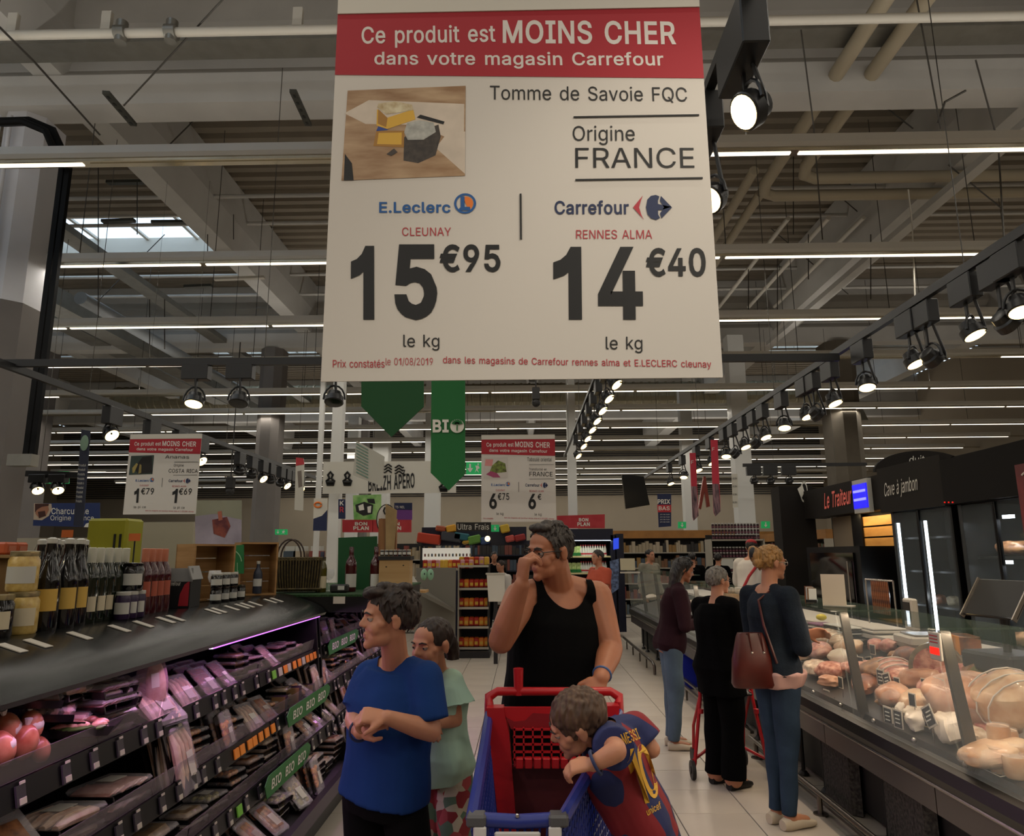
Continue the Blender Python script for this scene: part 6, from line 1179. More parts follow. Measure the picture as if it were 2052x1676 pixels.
t = thing('dark_rack', 'black tall rotisserie cabinet under the honey planks', 'cabinet'); MB().box((XW + .1, 9.3, .85), (.6, 1.6, 1.65)).build('body', M_blk, t); MB().box((XW - .21, 9.3, 1.05), (.02, 1.3, 1.1)).build('door', mat('oven_glass', '080808', .08), t); MB().cyl((XW - .25, 8.75, .75), (XW - .25, 8.75, 1.5), .012, n=8).build('handle', M_chrome, t)
for k in range(3):
    t = thing('wheeled_rack', 'dark red product rack left of the rotisserie, %s' % ['nearest', 'middle', 'farthest'][k], 'rack', (XW - .2, 11.2 + k * .5, 0)); MB().box((0, 0, .8), (.4, .42, 1.5)).build('body', M_blk, t)
    for j in range(5): MB().box((-.21, 0, .35 + j * .25), (.02, .36, .12), bev=.01).build('product', mat('rack_red', '4a2422', .5, col2='2a1a1c', scale=20), t)
def fridge(label, ya, yb, leds, z0=.3, z1=2.0, shelves_=(), fas=None):
    t = thing('display_fridge', label, 'refrigerator', (0, 0, 0)); yc, L = (ya + yb) / 2, abs(yb - ya)
    MB().box((XW + .6, yc, 1.25), (.06, L, 2.5)).box((XW + .3, yc, .15), (.6, L, .3)).box((XW + .3, yc, 2.27), (.6, L, .46)).box((XW + .3, ya - .03, 1.25), (.6, .06, 2.5)).box((XW + .3, yb + .03, 1.25), (.6, .06, 2.5)).build('body', M_blk, t)
    MB().box((XW + .56, yc, 1.2), (.02, L - .12, 1.7)).build('back_liner', M_inner, t)
    for s in (-1, 1):
        MB().box((XW, yc + s * L * .245, 1.17), (.012, L * .47, 1.72)).build('glass_door', M_fglass, t)
        MB().box((XW - .006, yc + s * .012, 1.17), (.03, .018, 1.72)).build('door_frame', M_blk, t)
    for y in leds: MB().cyl((XW + .03, y, .35), (XW + .03, y, 1.92), .016, n=8).build('led_tube', M_led, t)
    for z in shelves_: MB().box((XW + .32, yc, z), (.46, L - .14, .02)).build('shelf', M_blk, t)
    return t
f1 = fridge('tall black fridge with two vertical white light tubes under the Cave à jambon sign', 8.1, 6.95, (8.02, 7.48), shelves_=(.7, 1.05, 1.4, 1.75))
area('fridge_light', (XW + .06, 7.75, 1.15), .05, 1.5, 7, (.9, .97, 1), (0, R(90), 0))
f2 = fridge('tall black fridge with lit shelves of cured hams at right', 6.85, 5.75, (), shelves_=(.75, 1.15, 1.55))
for k, z in enumerate((1.14, 1.54, 1.93)):
    MB().box((XW + .1, 6.5 - .1 * k, z - .03), (.03, .12, .03)).build('lamp', M_led, f2); area('shelf_light', (XW + .12, 6.3, z - .05), .1, .6, 4.5, (.85, .93, 1))
    for j in range(2):
        lump('cured_ham', '%s cured ham on the %s shelf of the right fridge' % (['golden', 'dark'][j], ['lower', 'middle', 'upper'][k]), (XW + .28, 6.55 - j * .45, z - .30), (.1, .17, .07), MH['rind' if j == 0 else 'dark'], (0, 0, .2), .2, seed=k + j * 7)
for k in range(8): lump('cured_sausage', 'cured sausage bunch on a shelf of the left fridge', (XW + .3, 7.85 - (k % 4) * .23, (1.10, .75)[k // 4]), (.05, .08, .06), MH[['dark', 'grey', 'salami', 'rind'][k % 4]], (0, 0, 0), .2, seed=k * 2.2, cat='sausage', group='sausages in the left fridge')
t = thing('shop_fascia', 'anthracite panel with pale handwritten Cave à jambon lettering above the fridge', 'sign'); MB().box((XW - .03, 7.58, 2.29), (.05, 1.26, .50)).build('fascia', M_anth, t)
wtext(t, 'Cave à jambon', 1772, 1838, 968, 1003, 957, 990, XW - .06, M_pale, 0)
t = thing('shop_fascia', 'dark high sloping fascia above the right fridge', 'sign'); MB().prism([(6.92, 2.05), (4.0, 2.05), (4.0, PX(2100, 868, XW).z), (6.92, PX(1864, 931, XW).z)], 'x', XW - .08, XW + .3).build('fascia', mat('fascia_black', '0e0c0c', .7, spec=.2), t)
for k in range(3): MB().sphere(PX(1893 + 8 * k, 1007, XW - .09), .008, 8, 6).build('indicator_light', mat('red_dot', 'a01010', .4, emit='ff2010', es=.6), t)
t = thing('arched_sign', 'black arched sign with a cut-off word rising behind the deli fascia', 'sign'); c = P(1850, 945, 9.2)
n = 20; MB().prism([(c.x - .62 * math.cos(math.pi * i / n), c.z + .27 * math.sin(math.pi * i / n)) for i in range(n + 1)], 'y', 9.2, 9.25).build('board', M_anth, t); ptext(t, 'duits d', 1822, 1880, 914, 930, 9.19, M_pale, 0, 911, 927)
MB().cyl((c.x, 9.22, 2.2), (c.x, 9.22, c.z), .02, n=8).build('stem', M_anth, t)
t = thing('wall_poster', 'dark red poster with pale script at the right frame edge', 'poster'); MB().box((XW - .12, 5.35, 1.98), (.02, .9, .62)).build('poster', mat('poster_dark_red', '5a1c20', .5, col2='7a2a2c', scale=5), t)
mb = MB(); rr = random.Random(2)
for k in range(4): mb.tube([(XW - .135, 5.72 - .05 * j - .02 * k, 2.2 - .13 * k + .03 * math.sin(j * 2.1 + k)) for j in range(10)], .008, 5)
tag(mb.build('script_lettering', M_pale, t), kind='stuff')
MB().box((XW - .06, 5.0, 1.2), (.08, 1.5, .94)).build('wall_panel', M_anth, t)
# rollator and blue basket
t = thing('rollator', 'red tubular rollator with four black wheels behind the lady in black', 'walker', (1.46, 5.55, 0.009)); M_rr = mat('rollator_red', 'a81c24', .35)
for s in (-1, 1):
    MB().tube([(.27 * s, -.05, .06), (.255 * s, -.05, .14), (.19 * s, -.02, .55), (.185 * s, 0, .72), (.19 * s, -.12, .78)], .013, 8).build('frame_tube', M_rr, t, True)
    MB().tube([(.27 * s, -.05, .13), (.17 * s, .02, .17), (.09 * s, .12, .2)], .011, 8).build('frame_tube', M_rr, t, True)
    MB().tube([(.19 * s, .3, .06), (.19 * s, .25, .3), (.18 * s, -.02, .6)], .012, 8).build('frame_tube', M_rr, t, True)
    MB().cyl((.265 * s, -.05, .065), (.29 * s, -.05, .065), .065, n=18).cyl((.26 * s, -.05, .065), (.295 * s, -.05, .065), .025, n=10).build('wheel', M_black, t, True); MB().cyl((.18 * s, .3, .065), (.205 * s, .3, .065), .065, n=18).build('wheel', M_black, t, True)
    MB().tube([(.2 * s, -.13, .78), (.2 * s, -.26, .79)], .017, 8).build('handle', M_black, t, True); MB().cyl((.2 * s, -.06, .45), (.2 * s, -.06, .48), .02, n=8).build('joint', M_rr, t)
MB().tube([(-.09, .12, .2), (.09, .12, .2)], .011, 8).build('cross_tube', M_rr, t, True); MB().box((0, .05, .58), (.36, .25, .02), bev=.008).build('seat', M_black, t)
p = PZ(1385, 1375, 0.01); t = thing('shopping_basket', 'tall blue plastic trolley basket standing on the floor between two women', 'basket', (p.x + .03, p.y, .009)); M_bb = mat('basket_blue', '1c2a9c', .4)
MB().prism([(-.13, .0), (.13, .0), (.19, .38), (-.19, .38)], 'y', -.17, .17).build('tub', M_bb, t); MB().box((0, 0, .39), (.41, .38, .03), bev=.01).build('rim', M_bb, t); MB().tube([(-.18, .1, .4), (-.18, .1, .55), (.18, .1, .55), (.18, .1, .4)], .01, 6).build('handle', M_black, t)
# ================================================================== far shelving and displays
M_shelf = mat('shelf_pale', 'a19a8c', .5); M_hdr = mat('header_orange', '9a6a34', .6, var=.15, scale=3); M_navyb = mat('cooler_navy', '12162a', .4)
GC = [mat('goods_%d' % i, c, .5) for i, c in enumerate(['6e3a30', '9a8c74', '3c4854', '8a6a3c', '4c5440', '58404c', 'a89a84', '2a2623', '6e4c34', '55626a', '7c3c34', '6a604e'])]
def goods(t, x0, x1, y, z, hmax, cols, axis='x', dep=.2, wmin=.05, wmax=.11):      # closely packed small products nobody could pick apart
    mb = MB(); p = x0; i = 0
    while p < x1 - wmin:
        w_ = rnd.uniform(wmin, wmax); h = hmax * rnd.uniform(.5, 1); mb.mi(rnd.randrange(len(cols)))
        c = (p + w_ / 2, y, z + h / 2) if axis == 'x' else (y, p + w_ / 2, z + h / 2); d = (w_ * .92, dep, h) if axis == 'x' else (dep, w_ * .92, h)
        mb.box(c, d); p += w_
    return tag(mb.build('goods', cols, t), kind='stuff')
def shelving(label, x0, x1, y, z0, z1, n, cols, axis='x', frame=M_shelf, face=-1, back=M_in, top=None, dep=.45, name='shelving_unit'):
    t = thing(name, label, 'shelving'); L = x1 - x0; c = (x0 + x1) / 2
    sw = (lambda a, b, z: (a, b, z)) if axis == 'x' else (lambda a, b, z: (b, a, z)); sd = (lambda a, b, z: (a, b, z)) if axis == 'x' else (lambda a, b, z: (b, a, z))
    MB().box(sw(c, y + dep / 2 * -face, (z0 + z1) / 2), sd(L, .03, z1 - z0)).build('back_panel', back, t)
    for e in (x0, x1): MB().box(sw(e, y, (z0 + z1) / 2), sd(.03, dep, z1 - z0)).build('side_panel', frame, t)
    dz = (z1 - z0) / n
    for i in range(n):
        z = z0 + i * dz; MB().box(sw(c, y, z + .015), sd(L, dep, .03)).build('shelf', frame, t)
        goods(t, x0 + .03, x1 - .03, y + face * dep * .2, z + .03, dz * .8, rnd.sample(cols, min(4, len(cols))), axis, dep * .5)
    if top: MB().box(sw(c, y, z1 + .1), sd(L, dep * .8, .2)).build('header_board', top, t)
    return t
# right-hand far aisles with orange-brown header band
shelving('long far shelving with orange-brown header board right of the drinks cooler', 2.2, 5.2, 19.0, .05, 2.0, 5, GC, top=M_hdr)
shelving('far shelving with orange-brown header behind the coffee jar display', 5.3, 9.4, 20.5, .05, 2.0, 5, GC, top=M_hdr)
shelving('lengthwise far shelving on the right behind the bench of the counter staff', 15.5, 20, 6.6, .05, 1.9, 5, GC, axis='y', top=M_hdr)
shelving('shelving against the back wall behind the snack racks', -4.0, 2.0, 26.0, .05, 2.1, 5, GC)
shelving('far shelving behind the wooden crates on the left', -12.0, -6.5, 19.0, .05, 1.9, 5, GC)
shelving('white lit shelving left of the tall snack rack', -4.2, -1.9, 15.5, .05, 1.85, 5, [GC[1], GC[6], GC[2], GC[10], GC[3]])
shelving('dark shelving in the middle background left of the man', -1.6, 1.0, 18.0, .05, 1.95, 5, [GC[7], GC[2], GC[0], GC[7]], frame=M_navyb, back=M_navyb)
p = P(1200, 1125, 14.8)
# drinks cooler
t = thing('drinks_cooler', 'dark drinks cooler with lit shelves under the BON PLAN sign', 'refrigerator', (0, 0, 0)); a, b = P(1120, 1063, 14.6), P(1222, 1063, 14.6); c = P(1246, 1070, 14.6)
MB().box(((a.x + b.x) / 2, 14.9, a.z - .1), (b.x - a.x + .1, .8, .24)).box(((a.x + b.x) / 2, 15.25, 1.0), (b.x - a.x + .1, .06, 1.95)).box((b.x + .04, 14.9, 1.0), (.08, .8, 1.95)).box((a.x, 14.9, 1.0), (.08, .8, 1.95)).box(((a.x + b.x) / 2, 14.9, .15), (b.x - a.x, .8, .3)).build('body', M_navyb, t)
MB().box(((b.x + c.x) / 2 + .06, 14.7, 1.05), (c.x - b.x - .1, .5, 1.9)).build('side_tower', mat('tower_navy', '101428', .4), t); ppoly(t, [(1229, 1080), (1240, 1078), (1240, 1100), (1229, 1102)], 14.44, mat('blue_light', '3050c0', .4, emit='3050ff', es=.6)); ppoly(t, [(1222, 1125), (1240, 1120), (1240, 1180), (1226, 1190)], 14.43, mat('tower_pic', '5a6a8c', .5, var=.6, scale=20))
sh = [1.55, 1.22, .9, .6]; area('cooler_light', ((a.x + b.x) / 2, 14.5, 1.88), 1.1, .05, 8, (.95, 1, .85), (R(25), 0, 0))
for z in sh: MB().box(((a.x + b.x) / 2, 14.9, z), (b.x - a.x, .6, .03)).build('shelf', mat('shelf_lit', 'c9bc8c', .5), t)
bm_ = None; prof = [(.03, 0), (.032, .01), (.032, .13), (.014, .18), (.014, .21)]
for si, z in enumerate(sh[:3]):
    n = 18
    for k in range(n):
        x = a.x + .1 + (b.x - a.x - .2) * k / (n - 1); g = k < 7
        lb = ('green salad packet' if g else 'white drink bottle') + ' on the %s shelf of the drinks cooler' % ['top', 'second', 'third'][si]
        if g:
            if k % 2: continue
            t2 = thing('salad_packet', lb, 'packet', (x, 14.68, z + .015), group=lb); MB().box((0, 0, .10), (.11, .05, .2), bev=.02).build('packet', mat('packet_green', '7c9a4a', .4, col2='b9c48c', scale=20), t2); MB().box((0, -.005, .035), (.112, .052, .06)).build('label', M_green, t2)
        else:
            t2 = thing('drink_bottle', lb, 'bottle', (x, 14.68, z + .015), group=lb); MB().lathe(prof, 8).build('bottle', M_lidp, t2, True); MB().cyl((0, 0, .20), (0, 0, .225), .015, n=8).build('cap', M_red, t2); MB().cyl((0, 0, .03), (0, 0, .06), .0335, n=8).build('label', M_red, t2)
# coffee jar display
a, b = P(1421, 1037, 15.5), P(1526, 1037, 15.5); t = thing('jar_display', 'tall pale display unit stacked with small dark coffee jars', 'shelving', (0, 0, 0)); zs = [1.88, 1.49, 1.08, .72, .4]
for e in (a.x, b.x): MB().box((e, 15.7, .95), (.03, .5, 1.9)).build('side_panel', M_shelf, t)
for z in zs: MB().box(((a.x + b.x) / 2, 15.7, z), (b.x - a.x, .5, .03)).build('shelf', M_shelf, t)
MB().box(((a.x + b.x) / 2, 15.93, 1.0), (b.x - a.x, .03, 2.0)).build('back_panel', M_in, t)
MB().box(((a.x + b.x) / 2 - .25, 15.44, 1.38), (.26, .01, .2)).build('notice_card', M_lidp, t); MB().box(((a.x + b.x) / 2 + .15, 15.44, 1.38), (.26, .01, .17)).build('notice_card', mat('card_blue', '2c4a74', .5), t)
jm = [('jar', MB().lathe([(.026, 0), (.03, .01), (.03, .075), (.026, .085), (.026, .1)], 8).mesh('jar', mat('coffee_dark', '2a1418', .3))), ('label', MB().cyl((0, 0, .02), (0, 0, .05), .0305, n=8).mesh('label', mat('coffee_label', '6a3a48', .5))), ('cap', MB().cyl((0, 0, .095), (0, 0, .115), .027, n=8).mesh('cap', M_lidp))]
n = 15
for si, z in enumerate(zs):
    for layer in range(3 if si == 0 else 2 if si < 3 else 1):
        for k in range(n):
            lb = 'small dark coffee jar on the %s level of the pale jar display' % ['top', 'second', 'third', 'fourth', 'bottom'][si]
            t2 = thing('coffee_jar', lb, 'jar', (a.x + .08 + (b.x - a.x - .16) * k / (n - 1), 15.55, z + .016 + layer * .116), group=lb)
            for nm, me in jm: o = bpy.data.objects.new(nm, me); C.objects.link(o); o.parent = t2
# snack gondola
a, b = P(917, 1150, 11.7), P(979, 1150, 11.7); t = thing('snack_rack', 'black snack rack with pale shelf edges holding red packets at the aisle end', 'shelving', (0, 0, 0)); zs = [1.42, 1.06, .76, .46, .14]
for e in (a.x + .01, b.x - .01): MB().box((e, 12.0, .75), (.02, .5, 1.4)).build('side_panel', M_shelf if e < a.x + .02 else M_black, t)
MB().box(((a.x + b.x) / 2, 12.25, .75), (b.x - a.x, .02, 1.4)).build('back_panel', M_black, t)
for z in zs: MB().box(((a.x + b.x) / 2, 12.0, z), (b.x - a.x, .5, .02)).build('shelf', M_black, t); MB().box(((a.x + b.x) / 2, 11.745, z), (b.x - a.x, .012, .035)).build('shelf_edge', M_shelf, t)
MB().box(((a.x + b.x) / 2 - .1, 11.9, .06), (b.x - a.x + .25, .6, .09)).build('base', M_black, t)
M_sn = [mat('snack_red', 'a02c22', .3), mat('snack_orange', 'c9722a', .3), mat('snack_pink', 'c08a8c', .3), mat('snack_yellow', 'c9a03a', .3)]
pk = [MB().box((0, 0, .07), (.085, .035, .14), bev=.016).mesh('packet', m) for m in M_sn]; pl_m = MB().box((0, -.018, .06), (.05, .004, .05)).mesh('label', M_sn[3])
for si, z in enumerate(zs):
    for k in range(6):
        for r_i in range(2):
            mi = rnd.randrange(2) if si else rnd.randrange(4); lb = 'shiny snack packet on the %s shelf of the black snack rack' % ['top', 'second', 'third', 'fourth', 'bottom'][si]
            t2 = thing('snack_packet', lb, 'packet', (a.x + .05 + k * .082, 11.85 + .12 * r_i, z + .012), rz=rnd.uniform(-.2, .2), group=lb)
            for nm, me in (('packet', pk[mi]), ('label', pl_m)): o = bpy.data.objects.new(nm, me); C.objects.link(o); o.parent = t2
# low bin counter with grey side panel left of the snack rack, packets on top
a2 = P(826, 1175, 10.6); t = thing('promo_bin', 'low grey panelled promotion bin behind the girl, packets heaped on top', 'bin', (0, 0, 0))
M_gp = mat('panel_grey', '6e6a60', .6)
MB().prism([(a2.x - .1, 0.02), (a.x - .02, .02), (a.x - .02, 1.4), (a2.x - .1, 1.4)], 'y', 11.6, 11.65).build('side_panel', M_gp, t)
MB().box(((a2.x + a.x) / 2 - .05, 11.9, 1.37), (a.x - a2.x + .1, .5, .03)).build('top_board', M_shelf, t)
MB().add([(a2.x, 10.55, 1.15), (a.x - .02, 11.4, .78), (a.x - .02, 11.4, .72), (a2.x, 10.55, 1.09)], [(0, 1, 2, 3)]).add([(a2.x, 10.6, 1.1), (a2.x, 11.6, 1.1), (a.x - .02, 11.6, .75), (a.x - .02, 11.4, .75)], [(0, 1, 2, 3)]).build('sloping_board', M_gp, t)
for k in range(12):
    mi = [0, 2, 0, 2, 3, 3, 1, 0][k % 8]; t2 = thing('snack_packet', 'bright snack packet standing on top of the grey promotion bin', 'packet', (a2.x + .02 + k * .068, 11.8, 1.386), rz=rnd.uniform(-.3, .3), group='packets on the grey promotion bin')
    for nm, me in (('packet', pk[mi]), ('label', pl_m)): o = bpy.data.objects.new(nm, me); C.objects.link(o); o.parent = t2
p = P(848, 1163, 9.5)
for k in range(2): t = thing('green_figure', 'small mint-green rounded packet with dark dots, %s of two' % ['left', 'right'][k], 'packet', (p.x + .01 + .085 * k, 9.5, p.z)); MB().sphere((0, 0, .07), (.045, .03, .075), 12, 8).build('body', mat('mint_pack', '7fa98c', .5), t, True); MB().sphere((.01, -.028, .08), (.008, .006, .014), 8, 6).build('dot', M_ink, t)
p = P(836, 1185, 9.4); t = thing('wooden_tray', 'pale wooden tray with black and white striped card above the promotion bin', 'tray', (p.x, 9.4, p.z)); MB().box((0, 0, .0), (.26, .3, .03)).build('tray', M_cr2, t); MB().box((-.06, -.02, .10), (.12, .02, .14), Matrix.Rotation(R(-35), 3, 'Y')).build('card', M_lidp, t)
for k in range(4): MB().box((-.10 + k * .028, -.032, .12 - .02 * k), (.006, .002, .12), Matrix.Rotation(R(-35), 3, 'Y')).build('stripe', M_ink, t)
MB().cyl((0, 0, -p.z + .01), (0, 0, -.01), .03, n=8).build('stand', M_gp, t)
# white box on a post, tablet stand
p = P(993, 1178, 11.0); t = thing('leaflet_box', 'white plastic box on a black post between snack rack and man', 'box', (p.x, 11.0, 0)); MB().prism([(-.10, p.z - .2), (.14, p.z - .2), (.14, p.z + .2), (-.13, p.z + .2)], 'y', -.08, .08).build('box', M_white, t); MB().box((0, 0, p.z + .205), (.29, .18, .02)).build('lid', M_white2, t); MB().box((0, .02, (p.z - .2) / 2), (.06, .04, p.z - .2)).build('post', M_black, t)
p = P(1258, 1140, 10.0); t = thing('notice_stand', 'cream open notice board on a stand over the far counter', 'notice', (p.x, 10.0, 1.34)); MB().box((0, 0, .12), (.2, .02, .16), Matrix.Rotation(R(-8), 3, 'X')).build('board', mat('notice_cream', 'b5ad90', .6), t); MB().box((.03, 0, .01), (.26, .1, .02)).build('foot', M_white2, t)
p = P(1398, 1180, 8.2); t = thing('wooden_crate', 'pale crate with white bread pieces on the counter behind the maroon jacket', 'crate', (2.5, 8.6, 1.0)); MB().box((0, 0, .07), (.4, .3, .14)).build('body', M_cr2, t)
for k in range(6): MB().sphere((-.15 + .06 * k, 0, .17), (.04, .08, .04), 8, 6).build('bread', MH['paper'], t, True)
# colourful toy balloons shop front "Ultra Frais" area
for k, (u, v, uw, vh, c, lb) in enumerate([(860, 1080, 46, 22, 'b03a22', 'red sloping roof-like canopy piece in the middle background'), (905, 1076, 40, 20, '3a3c44', 'dark grey sloping canopy piece'), (884, 1060, 20, 12, '9a4a2c', 'small orange price board on the canopy'), (925, 1076, 30, 16, '1f5a66', 'teal blue toy canopy piece'), (951, 1082, 26, 18, '5a8a3a', 'green toy canopy piece'), (972, 1084, 18, 16, '24406e', 'blue toy canopy piece'), (905, 1060, 20, 16, 'c9922a', 'yellow lit box left of the Ultra Frais sign'), (1012, 1060, 18, 18, 'b99a2c', 'yellow lit box right of the exit sign'), (1022, 1080, 18, 14, 'b04a44', 'red pointed toy piece'), (935, 1087, 16, 8, 'a8862c', 'ochre tag on the green canopy'), (1042, 1078, 22, 14, '8a2222', 'dark red sign beside the mans head')]):
    p = P(u, v, 13.5); t = thing('canopy_piece', lb, 'decoration', p, rot=(0, R(8 if k < 4 else -12), 0)); MB().box((0, 0, 0), (uw * .0093, .25, vh * .0085), bev=.02).build('panel', mat('toy_%d' % k, c, .45), t)
t = thing('display_truss', 'dark truss carrying the coloured canopy pieces in the middle background', 'stand'); a3, b3 = P(845, 1094, 13.7), P(1055, 1056, 13.7); MB().box(((a3.x + b3.x) / 2, 13.75, (a3.z + b3.z) / 2), (b3.x - a3.x, .14, b3.z - a3.z)).build('panel', M_navyb, t)
for x in (a3.x, b3.x): MB().box((x, 13.75, a3.z / 2), (.06, .06, a3.z)).build('post', M_black, t)
t = thing('shelf_counter', 'white lit low display counter under the red canopy piece', 'counter', (0, 0, 0)); a3, b3 = P(846, 1100, 13.4), P(940, 1100, 13.4); MB().box(((a3.x + b3.x) / 2, 13.6, 1.62), (b3.x - a3.x, .3, .22)).build('lit_front', mat('lit_white', 'd9d2c4', .5, emit='e8e4d8', es=.35), t); MB().box(((a3.x + b3.x) / 2, 13.7, .75), (b3.x - a3.x, .5, 1.5)).build('body', M_navyb, t)
for k in range(14): MB().box((a3.x + .05 + k * .065, 13.44, 1.60), (.03, .01, .05)).build('price_label', GC[k % 6], t)
p = P(977, 1080, 13.0); t = thing('globe_lamp', 'small glowing round bulb in the dark middle background', 'lamp', p); MB().sphere((0, 0, 0), .05, 12, 8).build('bulb', mat('bulb_glow', 'ffffff', emit='ffd890', es=3), t, True); MB().cyl((0, 0, .05), (0, 0, 2), .004, n=4).build('cord', M_wire, t)
# left side behind the deck
p = P(120, 1075, 9.5); t = thing('shelf_counter', 'long beige shelf wall with dark wavy edge behind the bottles', 'counter', (0, 0, 0)); a3, b3 = P(-80, 1068, 9.6), P(215, 1068, 9.6); MB().box(((a3.x + b3.x) / 2, 9.7, 1.72), (b3.x - a3.x, .15, .28)).build('front_board', mat('board_beige', '9a9280', .6), t); MB().box(((a3.x + b3.x) / 2, 9.9, .8), (b3.x - a3.x, .5, 1.55)).build('body', M_gp, t)
M_olive = mat('box_olive', '8c8a1c', .5)
t = thing('display_box', 'big olive-yellow box with dark slots behind the wine bottles', 'box', (0, 0, 0)); a3, b3 = P(172, 1075, 8.8), P(253, 1075, 8.8); MB().box(((a3.x + b3.x) / 2, 9.0, 1.05), (b3.x - a3.x, .4, 2.05), bev=.03).build('box', M_olive, t)
for k in range(2): MB().box((b3.x - .14 + .07 * k, 8.795, 1.75), (.025, .01, .26)).build('slot', M_black, t)
for (u, v, lb) in ((135, 1070, 'orange price board in front of the beige shelf wall'), (270, 1077, 'orange price board right of the olive box')): p = P(u, v, 8.7); t = thing('price_board', lb, 'sign', p); MB().box((0, 0, 0), (.14, .01, .09)).build('board', mat('board_orange', 'c0622c', .5), t); MB().cyl((0, .01, -p.z + .01), (0, .01, 0), .01, n=6).build('stem', M_black, t)
t = thing('shelf_counter', 'plain beige partition under the fruit price sign', 'counter', (0, 0, 0)); a3, b3 = P(278, 1048, 9.8), P(386, 1048, 9.8); MB().box(((a3.x + b3.x) / 2, 9.9, 1.0), (b3.x - a3.x, .12, a3.z * 2 - 2.0 + .02)).build('partition', mat('partition_beige', 'a39c88', .6), t)
for k, (u, lb) in enumerate([(585, 'blue stack of cartons far behind the basket'), (605, 'white stack of cartons far behind the basket'), (636, 'red and white cartons far behind the basket')]): p = P(u, 1100, 15); t = thing('carton_stack', lb, 'box', (p.x, 15, 0)); MB().box((0, 0, .85), (.25, .3, 1.7)).build('carton', GC[[2, 6, 10][k]], t); MB().box((0, 0, 1.75), (.2, .25, .1)).build('carton', M_lidp, t)
# ================================================================== people
V = Vector
def caps(mb, pts, rs, n=14):
    pts = [V(p) for p in pts]
    for i in range(len(pts) - 1): mb.tube([pts[i], pts[i + 1]], [rs[i], rs[i + 1]], n)
    for p, r in zip(pts, rs): mb.sphere(p, r, n, 8)
def loft(mb, secs, n=26, sq=2.4):
    vs = []; fs = []; k = len(secs)
    for c, xa, ya in secs:
        for j in range(n):
            a = 2 * math.pi * j / n; ca, sa = math.cos(a), math.sin(a); ca = math.copysign(abs(ca) ** (2 / sq), ca); sa = math.copysign(abs(sa) ** (2 / sq), sa)
            vs.append(c + xa * ca + ya * sa)
    for i in range(k - 1):
        for j in range(n): fs.append((i * n + j, i * n + (j + 1) % n, (i + 1) * n + (j + 1) % n, (i + 1) * n + j))
    fs += [tuple(range(n))[::-1], tuple((k - 1) * n + j for j in range(n))]; mb.add(vs, fs)
def fuse(mb, name, mats, vox=.006, smooth=3, f=None, disp=None, parent=None, matf=None, sculpt=None):
    me = mb.mesh('t', M_ink); o = bpy.data.objects.new('t', me); C.objects.link(o)
    r = o.modifiers.new('r', 'REMESH'); r.mode = 'VOXEL'; r.voxel_size = vox
    if smooth: s = o.modifiers.new('s', 'SMOOTH'); s.factor = .5; s.iterations = smooth
    m2 = bpy.data.meshes.new_from_object(o.evaluated_get(bpy.context.evaluated_depsgraph_get())); bpy.data.objects.remove(o)
    if sculpt or disp:
        co = np.empty(len(m2.vertices) * 3, 'f'); m2.vertices.foreach_get('co', co); co = co.reshape(-1, 3)
        for c, rad, d in (sculpt or []):
            w_ = np.exp(-((co - np.array(c)) ** 2).sum(1) / rad ** 2); co += w_[:, None] * np.array(d)
        if disp:
            nr = np.array([v.normal[:] for v in m2.vertices]); am, fr, st = disp; dd = np.array([noise.noise(V((p[0] * fr * st[0], p[1] * fr * st[1], p[2] * fr * st[2]))) for p in co]); co += nr * dd[:, None] * am
        m2.vertices.foreach_set('co', co.astype('f').ravel())
    if f:
        bm = bmesh.new(); bm.from_mesh(m2); val = {v: f(v.co) for v in bm.verts}
        bmesh.ops.delete(bm, geom=[q for q in bm.faces if all(val[v] < 0 for v in q.verts)], context='FACES')
        for v in bm.verts:
            if v.is_valid and val.get(v, 1) < 0:
                e = .002; p = v.co; g = V([(f(p + V(d) * e) - val[v]) / e for d in ((1, 0, 0), (0, 1, 0), (0, 0, 1))]); L = g.length_squared
                if L > 1e-6: v.co = p - g * (max(val[v], -vox * 1.5) / L)
        bm.to_mesh(m2); bm.free()
    mats = mats if isinstance(mats, (list, tuple)) else [mats]; m2.materials.clear()
    for m in mats: m2.materials.append(m)
    m2.polygons.foreach_set('use_smooth', [True] * len(m2.polygons)); m2.polygons.foreach_set('material_index', [0] * len(m2.polygons))
    if matf:
        for p in m2.polygons: p.material_index = matf(p.center)
    m2.update(); o = bpy.data.objects.new(name, m2); C.objects.link(o)
    if parent is not None: o.parent = parent
    return o
M_skin = mat('skin_fair', 'b07a5e', .5, sss=.12, var=.05, scale=14); M_skin2 = mat('skin_tan', '9c6448', .5, sss=.12, var=.05, scale=14); M_lips = mat('lips', '8f5547', .5); M_eyew = mat('eye_white', '9a8f86', .3); M_iris = mat('eye_iris', '2a1a10', .2)
def frame(up, fr):
    up = V(up).normalized(); fr = V(fr); fr = (fr - up * fr.dot(up)).normalized(); return Matrix((up.cross(fr) * 1.0, -fr, up)).transposed()   # columns: x, y(back), z ; face looks along -y
